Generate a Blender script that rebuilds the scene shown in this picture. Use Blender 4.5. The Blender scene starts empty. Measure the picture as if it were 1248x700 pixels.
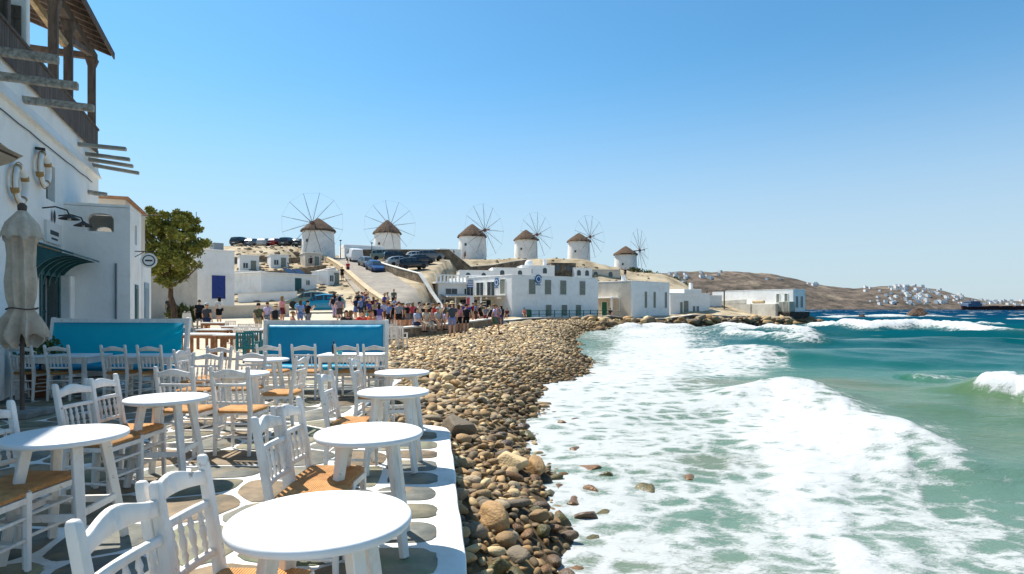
import bpy, bmesh, math, random
import numpy as np
from mathutils import Vector, Matrix, Euler

# ------------------------------------------------------------------ camera
SC = bpy.context.scene
CH = 1.57                      # eye height above the terrace, metres
FPX, UC, VH = 750.0, 624.0, 376.0   # focal length / centre column / horizon row of the 1248 px photo
cam_d = bpy.data.cameras.new('camera')
cam_d.sensor_width = 36.0
cam_d.lens = 36.0 * FPX / 1248.0
cam_d.shift_y = 26.0 / 1248.0
cam_d.clip_start, cam_d.clip_end = 0.05, 30000
cam = bpy.data.objects.new('camera', cam_d)
SC.collection.objects.link(cam)
cam.location = (0, 0, CH)
cam.rotation_euler = (math.radians(90), 0, 0)
SC.camera = cam

# ------------------------------------------------------------------ light
SUN_EL = math.radians(57)
SUN_AZ = math.atan2(0.76, 0.65)          # to the left of the view axis (+Y)
sd = Vector((-math.sin(SUN_AZ) * math.cos(SUN_EL), math.cos(SUN_AZ) * math.cos(SUN_EL), math.sin(SUN_EL)))
sl = bpy.data.lights.new('sun', 'SUN')
sl.energy = 4.5
sl.angle = math.radians(0.53)
sl.color = (1.0, 0.955, 0.88)
so = bpy.data.objects.new('sun', sl)
SC.collection.objects.link(so)
so.rotation_euler = sd.to_track_quat('Z', 'Y').to_euler()
so.location = (-20, 20, 60)

W = bpy.data.worlds.new('World')
SC.world = W
W.use_nodes = True
wn = W.node_tree.nodes
bg = wn['Background']
sky = wn.new('ShaderNodeTexSky')
sky.sky_type = 'NISHITA'
sky.sun_disc = False
sky.sun_elevation = SUN_EL
sky.sun_rotation = -SUN_AZ
sky.air_density = 1.0
sky.dust_density = 0.5
sky.ozone_density = 1.0
sky.altitude = 0
tint = wn.new('ShaderNodeMix'); tint.data_type = 'RGBA'; tint.blend_type = 'MULTIPLY'; tint.inputs[0].default_value = 1.0
tint.inputs[7].default_value = (0.30, 0.57, 0.66, 1)      # the cyan cast of the photograph's whole sky
W.node_tree.links.new(sky.outputs[0], tint.inputs[6])
wtc = wn.new('ShaderNodeTexCoord'); wsp = wn.new('ShaderNodeSeparateXYZ'); W.node_tree.links.new(wtc.outputs['Generated'], wsp.inputs[0])
wmr = wn.new('ShaderNodeMapRange'); wmr.inputs['From Min'].default_value = -0.02; wmr.inputs['From Max'].default_value = 0.42; wmr.inputs['To Min'].default_value = 0.80; wmr.inputs['To Max'].default_value = 0.0
wmr.interpolation_type = 'SMOOTHERSTEP'
W.node_tree.links.new(wsp.outputs['Z'], wmr.inputs[0])
haz = wn.new('ShaderNodeMix'); haz.data_type = 'RGBA'; W.node_tree.links.new(wmr.outputs[0], haz.inputs[0])
W.node_tree.links.new(tint.outputs[2], haz.inputs[6]); haz.inputs[7].default_value = (2.45, 2.75, 3.15, 1)   # pale sea haze all round the horizon
W.node_tree.links.new(haz.outputs[2], bg.inputs[0])
bg.inputs[1].default_value = 0.15

SC.view_settings.view_transform = 'Standard'
SC.view_settings.look = 'None'
SC.view_settings.exposure = 0.76
SC.view_settings.gamma = 1.0
SC.view_settings.use_curve_mapping = False
SC.render.engine = 'CYCLES'
SC.cycles.max_bounces = 9
SC.cycles.diffuse_bounces = 6
SC.cycles.transparent_max_bounces = 8
SC.cycles.use_denoising = True

random.seed(7)
RNG = np.random.default_rng(7)
COL = SC.collection
R = math.radians


def at(u, v, d):
    """point seen at photo pixel u, v at depth d along +Y"""
    return Vector(((u - UC) / FPX * d, d, CH - (v - VH) / FPX * d))


def ux(u, d):
    return (u - UC) / FPX * d


def vz(v, d):
    return CH - (v - VH) / FPX * d


# ------------------------------------------------------------------ numpy noise
def vnoise(x, y, seed=0):
    x = np.asarray(x, float); y = np.asarray(y, float)
    xi = np.floor(x).astype(np.int64); yi = np.floor(y).astype(np.int64)
    xf = x - xi; yf = y - yi
    xf = xf * xf * (3 - 2 * xf); yf = yf * yf * (3 - 2 * yf)

    def h(a, b):
        n = (a * 374761393 + b * 668265263 + seed * 1442695041) & 0x7fffffff
        n = ((n ^ (n >> 13)) * 1274126177) & 0x7fffffff
        n = n ^ (n >> 16)
        return (n & 0xffff) / 65535.0
    a = h(xi, yi); b = h(xi + 1, yi); c = h(xi, yi + 1); d = h(xi + 1, yi + 1)
    return (a * (1 - xf) + b * xf) * (1 - yf) + (c * (1 - xf) + d * xf) * yf


def fbm(x, y, seed=0, oct=4):
    s = 0; a = 0.5; t = 0
    for k in range(oct):
        s = s + a * vnoise(x, y, seed + k * 17); t += a
        x = x * 2.03 + 3.1; y = y * 2.03 + 1.7; a *= 0.5
    return s / t


def sstep(e0, e1, x):
    t = np.clip((np.asarray(x, float) - e0) / (e1 - e0), 0, 1)
    return t * t * (3 - 2 * t)


# ------------------------------------------------------------------ mesh builder
class MB:
    def __init__(s):
        s.v = []; s.f = []

    def add(s, vs, fs):
        o = len(s.v)
        s.v.extend([tuple(p) for p in vs])
        s.f.extend([tuple(i + o for i in f) for f in fs])
        return s

    def hexa(s, p):   # 8 points: bottom 4 ccw, top 4 ccw
        return s.add(p, [(3, 2, 1, 0), (4, 5, 6, 7), (0, 1, 5, 4), (1, 2, 6, 5), (2, 3, 7, 6), (3, 0, 4, 7)])

    def box(s, x0, x1, y0, y1, z0, z1):
        return s.hexa([(x0, y0, z0), (x1, y0, z0), (x1, y1, z0), (x0, y1, z0), (x0, y0, z1), (x1, y0, z1), (x1, y1, z1), (x0, y1, z1)])

    def bar(s, a, b, w, h, w2=None, h2=None, up=(0, 0, 1)):
        """rectangular bar from a to b, width w (sideways) and height h (along up)"""
        a = Vector(a); b = Vector(b); d = (b - a).normalized(); up = Vector(up)
        if abs(d.dot(up)) > 0.98:
            up = Vector((0, 1, 0))
        sx = d.cross(up).normalized(); uy = sx.cross(d).normalized()
        w2 = w if w2 is None else w2; h2 = h if h2 is None else h2
        P = []
        for c, ww, hh in ((a, w, h), (b, w2, h2)):
            for i, j in ((-1, -1), (1, -1), (1, 1), (-1, 1)):
                P.append(c + sx * (i * ww / 2) + uy * (j * hh / 2))
        return s.hexa(P)

    def tube(s, pts, rad, n=8, cap=True):
        pts = [Vector(p) for p in pts]
        if not hasattr(rad, '__len__'):
            rad = [rad] * len(pts)
        rings = []; ref = None
        for i, p in enumerate(pts):
            t = (pts[min(i + 1, len(pts) - 1)] - pts[max(i - 1, 0)]).normalized()
            if ref is None:
                ref = Vector((1, 0, 0)) if abs(t.x) < 0.9 else Vector((0, 1, 0))
            ref = (ref - t * ref.dot(t)).normalized()
            bn = t.cross(ref)
            rings.append([p + (ref * math.cos(2 * math.pi * k / n) + bn * math.sin(2 * math.pi * k / n)) * rad[i] for k in range(n)])
        vs = [q for r in rings for q in r]; fs = []
        for i in range(len(pts) - 1):
            for k in range(n):
                k2 = (k + 1) % n
                fs.append((i * n + k, i * n + k2, (i + 1) * n + k2, (i + 1) * n + k))
        if cap:
            fs.append(tuple(range(n - 1, -1, -1)))
            fs.append(tuple((len(pts) - 1) * n + k for k in range(n)))
        return s.add(vs, fs)

    def lathe(s, prof, n=24, c=(0, 0, 0), sx=1, sy=1, closed=True):
        vs = []; fs = []
        for r, z in prof:
            for k in range(n):
                a = 2 * math.pi * k / n
                vs.append((c[0] + r * math.cos(a) * sx, c[1] + r * math.sin(a) * sy, c[2] + z))
        for i in range(len(prof) - 1):
            for k in range(n):
                k2 = (k + 1) % n
                fs.append((i * n + k, i * n + k2, (i + 1) * n + k2, (i + 1) * n + k))
        if closed:
            if prof[0][0] > 1e-5:
                fs.append(tuple(range(n - 1, -1, -1)))
            if prof[-1][0] > 1e-5:
                fs.append(tuple((len(prof) - 1) * n + k for k in range(n)))
        return s.add(vs, fs)

    def prism(s, poly, z0, z1, inset=0.0, ch=0.0):
        """poly ccw in xy, extruded; ch = chamfer of the top edge"""
        n = len(poly); cx = sum(p[0] for p in poly) / n; cy = sum(p[1] for p in poly) / n
        vs = [(p[0], p[1], z0) for p in poly]
        if ch > 0:
            vs += [(p[0], p[1], z1 - ch) for p in poly]
            for p in poly:
                L = math.hypot(p[0] - cx, p[1] - cy) or 1
                k = max(0, (L - ch) / L)
                vs.append((cx + (p[0] - cx) * k, cy + (p[1] - cy) * k, z1))
            m = 2
        else:
            vs += [(p[0], p[1], z1) for p in poly]; m = 1
        fs = [tuple(range(n - 1, -1, -1))]
        for r in range(m):
            for k in range(n):
                k2 = (k + 1) % n
                fs.append((r * n + k, r * n + k2, (r + 1) * n + k2, (r + 1) * n + k))
        fs.append(tuple(m * n + k for k in range(n)))
        return s.add(vs, fs)

    def xf(s, M):
        s.v = [tuple(M @ Vector(p)) for p in s.v]
        return s

    def mesh(s, name, mat, smooth=None, bevel=0.0, seg=1, weld=False):
        me = bpy.data.meshes.new(name)
        me.from_pydata(s.v, [], s.f)
        if bevel > 0 or weld:
            bm = bmesh.new(); bm.from_mesh(me)
            if weld:
                bmesh.ops.remove_doubles(bm, verts=bm.verts, dist=1e-4)
            if bevel > 0:
                es = [e for e in bm.edges if len(e.link_faces) == 2 and e.calc_face_angle(0) > R(30)]
                bmesh.ops.bevel(bm, geom=es, offset=bevel, segments=seg, affect='EDGES', profile=0.5)
            bmesh.ops.recalc_face_normals(bm, faces=bm.faces)
            bm.to_mesh(me); bm.free()
        me.update()
        if mat:
            me.materials.append(mat)
        if smooth is not None:
            for p in me.polygons:
                p.use_smooth = True
            me.set_sharp_from_angle(angle=R(smooth))
        return me

    def build(s, name, mat, parent=None, smooth=None, bevel=0.0, seg=1, loc=None, rz=None, weld=False):
        o = bpy.data.objects.new(name, s.mesh(name, mat, smooth, bevel, seg, weld))
        COL.objects.link(o)
        if parent:
            o.parent = parent
        if loc is not None:
            o.location = loc
        if rz is not None:
            o.rotation_euler = (0, 0, rz)
        return o


def mobj(name, me, parent=None, loc=None, rot=None, scale=None):
    o = bpy.data.objects.new(name, me); COL.objects.link(o)
    if parent: o.parent = parent
    if loc is not None: o.location = loc
    if rot is not None: o.rotation_euler = rot
    if scale is not None: o.scale = scale
    return o


def tag(o, label=None, cat=None, group=None, kind=None):
    if label: o['label'] = label
    if cat: o['category'] = cat
    if group: o['group'] = group
    if kind: o['kind'] = kind
    return o


def thing(name, label, cat, loc=(0, 0, 0), rz=0.0, group=None):
    o = bpy.data.objects.new(name, None); COL.objects.link(o)
    o.empty_display_size = 0.2
    o.location = loc; o.rotation_euler = (0, 0, rz)
    return tag(o, label, cat, group)


KIDS = {}


def copy_tree(o, parent=None):
    if o.name not in KIDS:
        KIDS[o.name] = [q.name for q in COL.objects if q.parent == o]
    c = o.copy(); COL.objects.link(c)
    c.parent = parent
    for ch in KIDS[o.name]:
        copy_tree(bpy.data.objects[ch], c)
    return c


def tree_copy(o, loc, rz, label=None, group=None, scale=None):
    c = copy_tree(o)
    c.location = loc; c.rotation_euler = (0, 0, rz)
    if scale is not None: c.scale = scale if hasattr(scale, '__len__') else (scale,) * 3
    if label: c['label'] = label
    if group: c['group'] = group
    return c


# ------------------------------------------------------------------ materials
def srgb(r, g, b):
    def f(c):
        c /= 255.0
        return c / 12.92 if c <= 0.04045 else ((c + 0.055) / 1.055) ** 2.4
    return (f(r), f(g), f(b))


MATS = {}


def pm(name, c1, c2=None, scale=3.0, rough=0.7, bump=0.0, bscale=None, detail=6, spec=0.35, rnd=0.0, c3=None, s3=0.6, stretch=None, metal=0.0, lo=0.35, hi=0.65, bdist=0.02):
    """noise-varied principled material in object space; rnd = brightness change per object; c3 = large stains"""
    if name in MATS:
        return MATS[name]
    m = bpy.data.materials.new(name); m.use_nodes = True
    nt = m.node_tree; N = nt.nodes; L = nt.links
    b = N['Principled BSDF']
    tc = N.new('ShaderNodeTexCoord'); mp = N.new('ShaderNodeMapping')
    L.new(tc.outputs['Object'], mp.inputs[0])
    if stretch: mp.inputs['Scale'].default_value = stretch
    src = mp.outputs[0]
    if rnd:
        oi = N.new('ShaderNodeObjectInfo'); va = N.new('ShaderNodeVectorMath'); va.operation = 'ADD'
        sc_ = N.new('ShaderNodeMath'); sc_.operation = 'MULTIPLY'; sc_.inputs[1].default_value = 37.0
        L.new(oi.outputs['Random'], sc_.inputs[0]); L.new(src, va.inputs[0]); L.new(sc_.outputs[0], va.inputs[1]); src = va.outputs[0]
    c2 = c2 or tuple(x * 0.85 for x in c1)
    nz = N.new('ShaderNodeTexNoise'); nz.inputs['Scale'].default_value = scale; nz.inputs['Detail'].default_value = detail
    nz.inputs['Roughness'].default_value = 0.6
    L.new(src, nz.inputs['Vector'])
    rp = N.new('ShaderNodeValToRGB')
    rp.color_ramp.elements[0].position = lo; rp.color_ramp.elements[1].position = hi
    rp.color_ramp.elements[0].color = (*c1, 1); rp.color_ramp.elements[1].color = (*c2, 1)
    L.new(nz.outputs['Fac'], rp.inputs[0])
    out = rp.outputs[0]
    if c3:
        n3 = N.new('ShaderNodeTexNoise'); n3.inputs['Scale'].default_value = s3; n3.inputs['Detail'].default_value = 8; n3.inputs['Roughness'].default_value = 0.7
        L.new(src, n3.inputs['Vector'])
        r3 = N.new('ShaderNodeValToRGB'); r3.color_ramp.elements[0].position = 0.52; r3.color_ramp.elements[1].position = 0.72
        L.new(n3.outputs['Fac'], r3.inputs[0])
        mx = N.new('ShaderNodeMix'); mx.data_type = 'RGBA'
        L.new(r3.outputs[0], mx.inputs[0]); L.new(out, mx.inputs[6]); mx.inputs[7].default_value = (*c3, 1)
        out = mx.outputs[2]
    if rnd:
        hs = N.new('ShaderNodeHueSaturation')
        mr = N.new('ShaderNodeMapRange'); mr.inputs['To Min'].default_value = 1 - rnd; mr.inputs['To Max'].default_value = 1 + rnd
        L.new(oi.outputs['Random'], mr.inputs[0]); L.new(mr.outputs[0], hs.inputs['Value']); L.new(out, hs.inputs['Color'])
        out = hs.outputs[0]
    L.new(out, b.inputs['Base Color'])
    b.inputs['Roughness'].default_value = rough
    b.inputs['Specular IOR Level'].default_value = spec
    b.inputs['Metallic'].default_value = metal
    if bump:
        nb = N.new('ShaderNodeTexNoise'); nb.inputs['Scale'].default_value = bscale or scale * 3; nb.inputs['Detail'].default_value = 8
        L.new(src, nb.inputs['Vector'])
        bp = N.new('ShaderNodeBump'); bp.inputs['Strength'].default_value = bump; bp.inputs['Distance'].default_value = bdist
        L.new(nb.outputs['Fac'], bp.inputs['Height']); L.new(bp.outputs[0], b.inputs['Normal'])
    MATS[name] = m
    return m


def chip(m, col, scale, lo, hi):
    """worn patches: bare material shows where a sharp noise crosses its threshold"""
    N = m.node_tree.nodes; L = m.node_tree.links; b = N['Principled BSDF']
    src = b.inputs['Base Color'].links[0].from_socket
    tc = N.new('ShaderNodeTexCoord'); oi = N.new('ShaderNodeObjectInfo'); ad = N.new('ShaderNodeVectorMath'); ad.operation = 'MULTIPLY_ADD'
    L.new(oi.outputs['Location'], ad.inputs[0]); ad.inputs[1].default_value = (1.7, 1.7, 1.7); L.new(tc.outputs['Object'], ad.inputs[2])
    n = N.new('ShaderNodeTexNoise'); n.inputs['Scale'].default_value = scale; n.inputs['Detail'].default_value = 9; n.inputs['Roughness'].default_value = .72
    L.new(ad.outputs[0], n.inputs['Vector'])
    r = N.new('ShaderNodeMapRange'); r.inputs['From Min'].default_value = lo; r.inputs['From Max'].default_value = hi; L.new(n.outputs['Fac'], r.inputs[0])
    x = N.new('ShaderNodeMix'); x.data_type = 'RGBA'; L.new(r.outputs[0], x.inputs[0]); L.new(src, x.inputs[6]); x.inputs[7].default_value = (*col, 1); L.new(x.outputs[2], b.inputs['Base Color'])
    return m


def attr_mat(name, attr, rough=0.8, bump=0.3, bscale=12.0, spec=0.3, mottle=0.25, ms=14.0):
    """colour from a per-stone / per-vertex attribute, mottled by noise"""
    m = bpy.data.materials.new(name); m.use_nodes = True
    nt = m.node_tree; N = nt.nodes; L = nt.links; b = N['Principled BSDF']
    a = N.new('ShaderNodeAttribute'); a.attribute_name = attr
    tc = N.new('ShaderNodeTexCoord')
    nz = N.new('ShaderNodeTexNoise'); nz.inputs['Scale'].default_value = ms; nz.inputs['Detail'].default_value = 6
    L.new(tc.outputs['Object'], nz.inputs['Vector'])
    mr = N.new('ShaderNodeMapRange'); mr.inputs['From Min'].default_value = 0.3; mr.inputs['From Max'].default_value = 0.7
    mr.inputs['To Min'].default_value = 1 - mottle; mr.inputs['To Max'].default_value = 1 + mottle
    L.new(nz.outputs['Fac'], mr.inputs[0])
    hs = N.new('ShaderNodeHueSaturation'); L.new(a.outputs['Color'], hs.inputs['Color']); L.new(mr.outputs[0], hs.inputs['Value'])
    L.new(hs.outputs[0], b.inputs['Base Color'])
    L.new(a.outputs['Alpha'], b.inputs['Roughness']) if rough is None else None
    if rough is not None: b.inputs['Roughness'].default_value = rough
    b.inputs['Specular IOR Level'].default_value = spec
    if bump:
        nb = N.new('ShaderNodeTexNoise'); nb.inputs['Scale'].default_value = bscale; nb.inputs['Detail'].default_value = 8
        L.new(tc.outputs['Object'], nb.inputs['Vector'])
        bp = N.new('ShaderNodeBump'); bp.inputs['Strength'].default_value = bump; bp.inputs['Distance'].default_value = 0.02
        L.new(nb.outputs['Fac'], bp.inputs['Height']); L.new(bp.outputs[0], b.inputs['Normal'])
    MATS[name] = m
    return m


def np_mesh(name, v, faces, mat, smooth=True):
    """v (n,3) array, faces (m,k) array of equal-sided faces"""
    me = bpy.data.meshes.new(name)
    v = np.asarray(v, np.float32); faces = np.asarray(faces, np.int32)
    m, k = faces.shape
    me.vertices.add(len(v)); me.vertices.foreach_set('co', v.ravel())
    me.loops.add(m * k); me.loops.foreach_set('vertex_index', faces.ravel())
    me.polygons.add(m); me.polygons.foreach_set('loop_start', np.arange(0, m * k, k, dtype=np.int32))
    if smooth: me.polygons.foreach_set('use_smooth', np.ones(m, dtype=bool))
    me.update(calc_edges=True); me.validate()
    if mat: me.materials.append(mat)
    return me


def set_col(me, name, c):
    a = me.color_attributes.new(name, 'FLOAT_COLOR', 'POINT')
    c = np.asarray(c, np.float32)
    if c.shape[1] == 3: c = np.concatenate([c, np.ones((len(c), 1), np.float32)], 1)
    a.data.foreach_set('color', c.ravel())


def grid_faces(nx, ny):
    i = np.arange(nx - 1); j = np.arange(ny - 1)
    I, J = np.meshgrid(i, j, indexing='ij')
    a = (I * ny + J).ravel()
    return np.stack([a, a + ny, a + ny + 1, a + 1], 1)


WHITE = pm('whitewash', (0.87, 0.855, 0.82), (0.80, 0.785, 0.75), 1.3, 0.85, 0.35, 9, c3=(0.70, 0.67, 0.62), s3=0.9, spec=0.2)
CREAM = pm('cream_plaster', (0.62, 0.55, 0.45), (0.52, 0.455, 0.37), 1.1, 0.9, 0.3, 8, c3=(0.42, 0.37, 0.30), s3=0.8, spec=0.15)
PAINTW = pm('white_painted_wood', (0.85, 0.80, 0.735), (0.75, 0.70, 0.635), 7, 0.5, 0.18, 40, c3=(0.52, 0.46, 0.40), s3=4.0, rnd=0.05, stretch=(1, 1, 0.4))
chip(PAINTW, (0.34, 0.27, 0.20), 9, .625, .68)
TABLEW = pm('white_table_paint', (0.80, 0.795, 0.785), (0.74, 0.735, 0.72), 5, 0.42, 0.06, 30, rnd=0.03)
chip(TABLEW, (0.60, 0.57, 0.52), 5, .63, .74)
DWOOD = pm('dark_weathered_wood', (0.075, 0.052, 0.040), (0.13, 0.10, 0.08), 9, 0.8, 0.6, 30, rnd=0.2, stretch=(1, 1, 0.25))
GWOOD = pm('grey_weathered_wood', (0.52, 0.47, 0.40), (0.24, 0.20, 0.16), 6, 0.85, 0.6, 25, rnd=0.15, stretch=(0.3, 3, 3))
TEALP = pm('teal_paint', (0.018, 0.10, 0.11), (0.012, 0.07, 0.08), 6, 0.45, 0.1, 20)
GLASS = pm('window_glass', (0.03, 0.045, 0.055), (0.05, 0.07, 0.08), 2, 0.12, 0, spec=0.6)
IRON = pm('dark_iron', (0.03, 0.028, 0.026), (0.06, 0.05, 0.045), 12, 0.55, 0.2, 40)

# ================================================================== SETTING
SEA = -0.85
_BY = [-40, 2, 8.2, 8.75, 13.6, 24, 29, 36, 52, 68, 76, 80.5, 86, 92, 97, 104, 118, 140, 200, 420]
_BX = [5.2, -0.06, -0.83, -2.35, -2.45, -6.3, -5.96, -4.0, -1.8, 3.0, 9.0, 24, 31, 42, 46.5, 46.5, 38, 36, 50, 90]
_SY = [-40, 0, 3.6, 5.5, 9, 14, 18.1, 23.6, 31, 38, 50, 60, 68, 75, 80, 84, 90, 95, 97, 104, 118, 140, 200, 420]
_SX = [6.0, 0.55, 0.53, 0.52, 0.40, 0.32, 1.3, 3.0, 3.6, 3.8, 4.9, 6.6, 9.0, 13.0, 26, 33, 41, 47, 48, 48, 40, 38, 52, 92]


def xb(y): return np.interp(y, _BY, _BX)      # landward edge of the beach
def xs(y):                                    # waterline, scalloped by the run-up
    y = np.asarray(y, float)
    return np.interp(y, _SY, _SX) + (0.10 * np.sin(2.3 * y) + 0.13 * np.sin(0.9 * y + 1) + 0.06 * np.sin(5.1 * y)) * sstep(2, 4, y) * (1 - sstep(40, 60, y))


def bz(x, y):
    t = xs(y) - x
    up = 0.88 * (1 - np.exp(-np.maximum(t, 0) * 0.75))
    return SEA + np.where(t > 0, up, np.maximum(0.30 * t, -5.0)) + 0.05 * (fbm(np.asarray(x) * 0.9, np.asarray(y) * 0.9, 5) - 0.5)


def gz(x, y):
    x = np.asarray(x, float); y = np.asarray(y, float)
    l = np.interp(y, [-50, 13, 15, 28, 34, 45, 55, 65, 75, 85, 95, 105, 115, 160, 260, 420], [-.08, -.08, -.02, 0, .2, .85, 1.4, 2.9, 4.8, 6.8, 8.6, 10, 10.6, 11.3, 12, 2])
    r = np.interp(y, [-50, 13, 15, 28, 40, 60, 80, 92, 97, 103, 112, 130, 160, 220, 420], [-.08, -.08, -.02, 0, .2, .3, .35, .6, 2, 6, 10.6, 11.4, 11.6, 7, -1])
    r = 0.35 + (r - 0.35) * np.where(r > 0.35, 1 - 0.25 * sstep(12, 24, x) - 0.75 * sstep(24, 46, x), 1)
    w = sstep(-10.6, -8.4, x)
    z = l * (1 - w) + r * w
    z = z + 2.2 * (1 - sstep(-38, -34.5, x)) * sstep(84, 104, y)
    rough = sstep(58, 75, y) * 0.5 * (fbm(x * 0.25, y * 0.25, 9) - 0.5) * 2
    return z + rough * (1 - 0.85 * sstep(-58, -50, x) * (1 - sstep(-9.5, -7, x)))


def gp(x, y): return float(gz(x, y))


# ---- land sheet
gxs = np.concatenate([np.arange(-400, -60, 12), np.arange(-60, 52, 0.9), np.arange(52, 120, 10)])
gys = np.concatenate([np.arange(-40, 10, 2.0), np.arange(10, 135, 0.9), np.arange(135, 440, 8)])
GX, GY = np.meshgrid(gxs, gys, indexing='ij')
GZ = np.where(GX < xb(GY), gz(GX, GY), np.minimum(bz(GX, GY), gz(GX, GY)) - 0.4)
GZ = np.where((GY < 12.6) & (GX > -11), -1.7, GZ)
GZ = np.where((GY < 22) & (GX > xb(GY) - 1.3) & (GX < xb(GY)), np.minimum(GZ, bz(xb(GY), GY) - .35), GZ)
m = bpy.data.materials.new('dry_ground'); m.use_nodes = True
N = m.node_tree.nodes; L = m.node_tree.links; b = N['Principled BSDF']
tc = N.new('ShaderNodeTexCoord'); sp = N.new('ShaderNodeSeparateXYZ'); L.new(tc.outputs['Object'], sp.inputs[0])
n1 = N.new('ShaderNodeTexNoise'); n1.inputs['Scale'].default_value = 0.5; n1.inputs['Detail'].default_value = 8; L.new(tc.outputs['Object'], n1.inputs['Vector'])
r1 = N.new('ShaderNodeValToRGB'); e = r1.color_ramp.elements
e[0].position = 0.35; e[0].color = (*srgb(186, 170, 142), 1); e[1].position = 0.7; e[1].color = (*srgb(134, 118, 94), 1)
L.new(n1.outputs['Fac'], r1.inputs[0])
n2 = N.new('ShaderNodeTexNoise'); n2.inputs['Scale'].default_value = 1.4; n2.inputs['Detail'].default_value = 8; L.new(tc.outputs['Object'], n2.inputs['Vector'])
r2 = N.new('ShaderNodeValToRGB'); e = r2.color_ramp.elements
e[0].position = 0.3; e[0].color = (*srgb(202, 190, 170), 1); e[1].position = 0.75; e[1].color = (*srgb(176, 162, 140), 1)
L.new(n2.outputs['Fac'], r2.inputs[0])
mr = N.new('ShaderNodeMapRange'); mr.inputs['From Min'].default_value = 56; mr.inputs['From Max'].default_value = 60; L.new(sp.outputs['Y'], mr.inputs[0])
mx = N.new('ShaderNodeMix'); mx.data_type = 'RGBA'; L.new(mr.outputs[0], mx.inputs[0]); L.new(r2.outputs[0], mx.inputs[6]); L.new(r1.outputs[0], mx.inputs[7])
L.new(mx.outputs[2], b.inputs['Base Color']); b.inputs['Roughness'].default_value = 0.95; b.inputs['Specular IOR Level'].default_value = 0.1
nb = N.new('ShaderNodeTexNoise'); nb.inputs['Scale'].default_value = 3; nb.inputs['Detail'].default_value = 8; L.new(tc.outputs['Object'], nb.inputs['Vector'])
bp = N.new('ShaderNodeBump'); bp.inputs['Strength'].default_value = 0.5; bp.inputs['Distance'].default_value = 0.1
L.new(nb.outputs['Fac'], bp.inputs['Height']); L.new(bp.outputs[0], b.inputs['Normal'])
GROUNDM = m
tag(mobj('ground', np_mesh('ground', np.stack([GX, GY, GZ], -1).reshape(-1, 3), grid_faces(*GX.shape), GROUNDM)), 'pale paved quay and dry earth slope behind the beach', None, kind='structure')

# ---- beach bed (gravel and sand under the stones)
BT = np.linspace(0, 1, 60); BYs = np.concatenate([np.arange(-6, 30, 0.25), np.arange(30, 100, 0.8)])
T, Y = np.meshgrid(BT, BYs, indexing='ij')
x0 = xb(Y) - 0.25; x1 = xs(Y) + 7.0
X = x0 + (x1 - x0) * T
Z = bz(X, Y)
shelf = sstep(60, 72, Y)
Z = Z + shelf * (0.35 * (fbm(X * 0.6, Y * 0.6, 21) - 0.35)) * sstep(-1.5, 1.0, xs(Y) - X)
SAND = pm('gravel_and_gap_shade', srgb(104, 86, 62), srgb(58, 48, 36), 6.0, 0.9, 0.8, 20, c3=srgb(176, 148, 100), s3=0.35, spec=0.2)  # gravel colour darkened to paint shadow into the gaps between stones
beach = tag(mobj('beach', np_mesh('beach', np.stack([X, Y, Z], -1).reshape(-1, 3), grid_faces(*X.shape), SAND)), 'brown shingle beach running down from the terrace to the waves', None, kind='structure')


# ---- stones
def stone_proto(sub, seed, k=0.22, flat=0.62, sharp=False):
    bm = bmesh.new(); bmesh.ops.create_icosphere(bm, subdivisions=sub, radius=1.0)
    rs = np.random.default_rng(seed)
    nc = 13 if sub > 2 else 7
    dirs = rs.normal(size=(nc, 3)); dirs /= np.linalg.norm(dirs, axis=1)[:, None]
    cut = rs.uniform(0.5, 0.86, nc)
    ax = np.array([1.0, rs.uniform(0.68, 0.95), flat * rs.uniform(0.8, 1.15)])
    for v in bm.verts:
        p = np.array(v.co)
        for d, c in zip(dirs, cut):          # shave facets
            h = p @ d - c
            if h > 0: p = p - d * h * (0.96 if sharp else 0.78)
        q = np.array(v.co)
        n = sum(math.sin(q @ (dd * 4.1) + i) for i, dd in enumerate(dirs[:4])) * 0.25
        p = p * (1 + k * 0.35 * n)
        v.co = p * ax
    vs = np.array([v.co[:] for v in bm.verts]); fs = np.array([[x.index for x in f.verts] for f in bm.faces])
    bm.free()
    return vs, fs


STC = [tuple(np.array(srgb(*c)) * np.array([1.05, 1.0, .90])) for c in ((172, 146, 110), (156, 132, 102), (138, 124, 106), (188, 164, 126), (122, 110, 94), (164, 150, 128), (192, 172, 138), (148, 120, 86), (112, 104, 94), (204, 188, 158), (154, 136, 112), (132, 114, 90))]


def stone_mat(name, c1, c2, rough=0.75, moss=None):
    return pm(name, c1, c2, 5, rough, 0.5, 9, rnd=0.22, c3=moss, s3=2.2, spec=0.3, bdist=0.03)


STM = [stone_mat('stone_tan', STC[0], STC[1]), stone_mat('stone_grey', STC[5], STC[2]), stone_mat('stone_dark', STC[4], STC[8]),
       stone_mat('stone_pale', STC[6], STC[3]), stone_mat('stone_brown', STC[7], STC[1]), stone_mat('stone_rust', srgb(182, 144, 96), srgb(148, 118, 84))]
WETM = [stone_mat('wet_stone_brown', srgb(136, 98, 58), srgb(94, 68, 42), 0.3), stone_mat('wet_stone_olive', srgb(112, 98, 58), srgb(76, 70, 46), 0.3, srgb(60, 78, 22)),
        stone_mat('wet_stone_dark', srgb(112, 90, 68), srgb(78, 64, 50), 0.3)]
PRO = [stone_proto(2, 100 + i, sharp=(i % 3 != 1)) for i in range(10)]
PRO += [stone_proto(3, 500 + i, 0.4, sharp=True) for i in range(6)]
PRO_ME = {}


def stone_mesh(i, mat):
    k = (i, mat.name)
    if k not in PRO_ME:
        PRO_ME[k] = np_mesh('beach_stone', PRO[i][0], PRO[i][1], mat)
    return PRO_ME[k]


rs = np.random.default_rng(3)
# candidate stones: position, radius
cand = []
occ = {}


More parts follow.
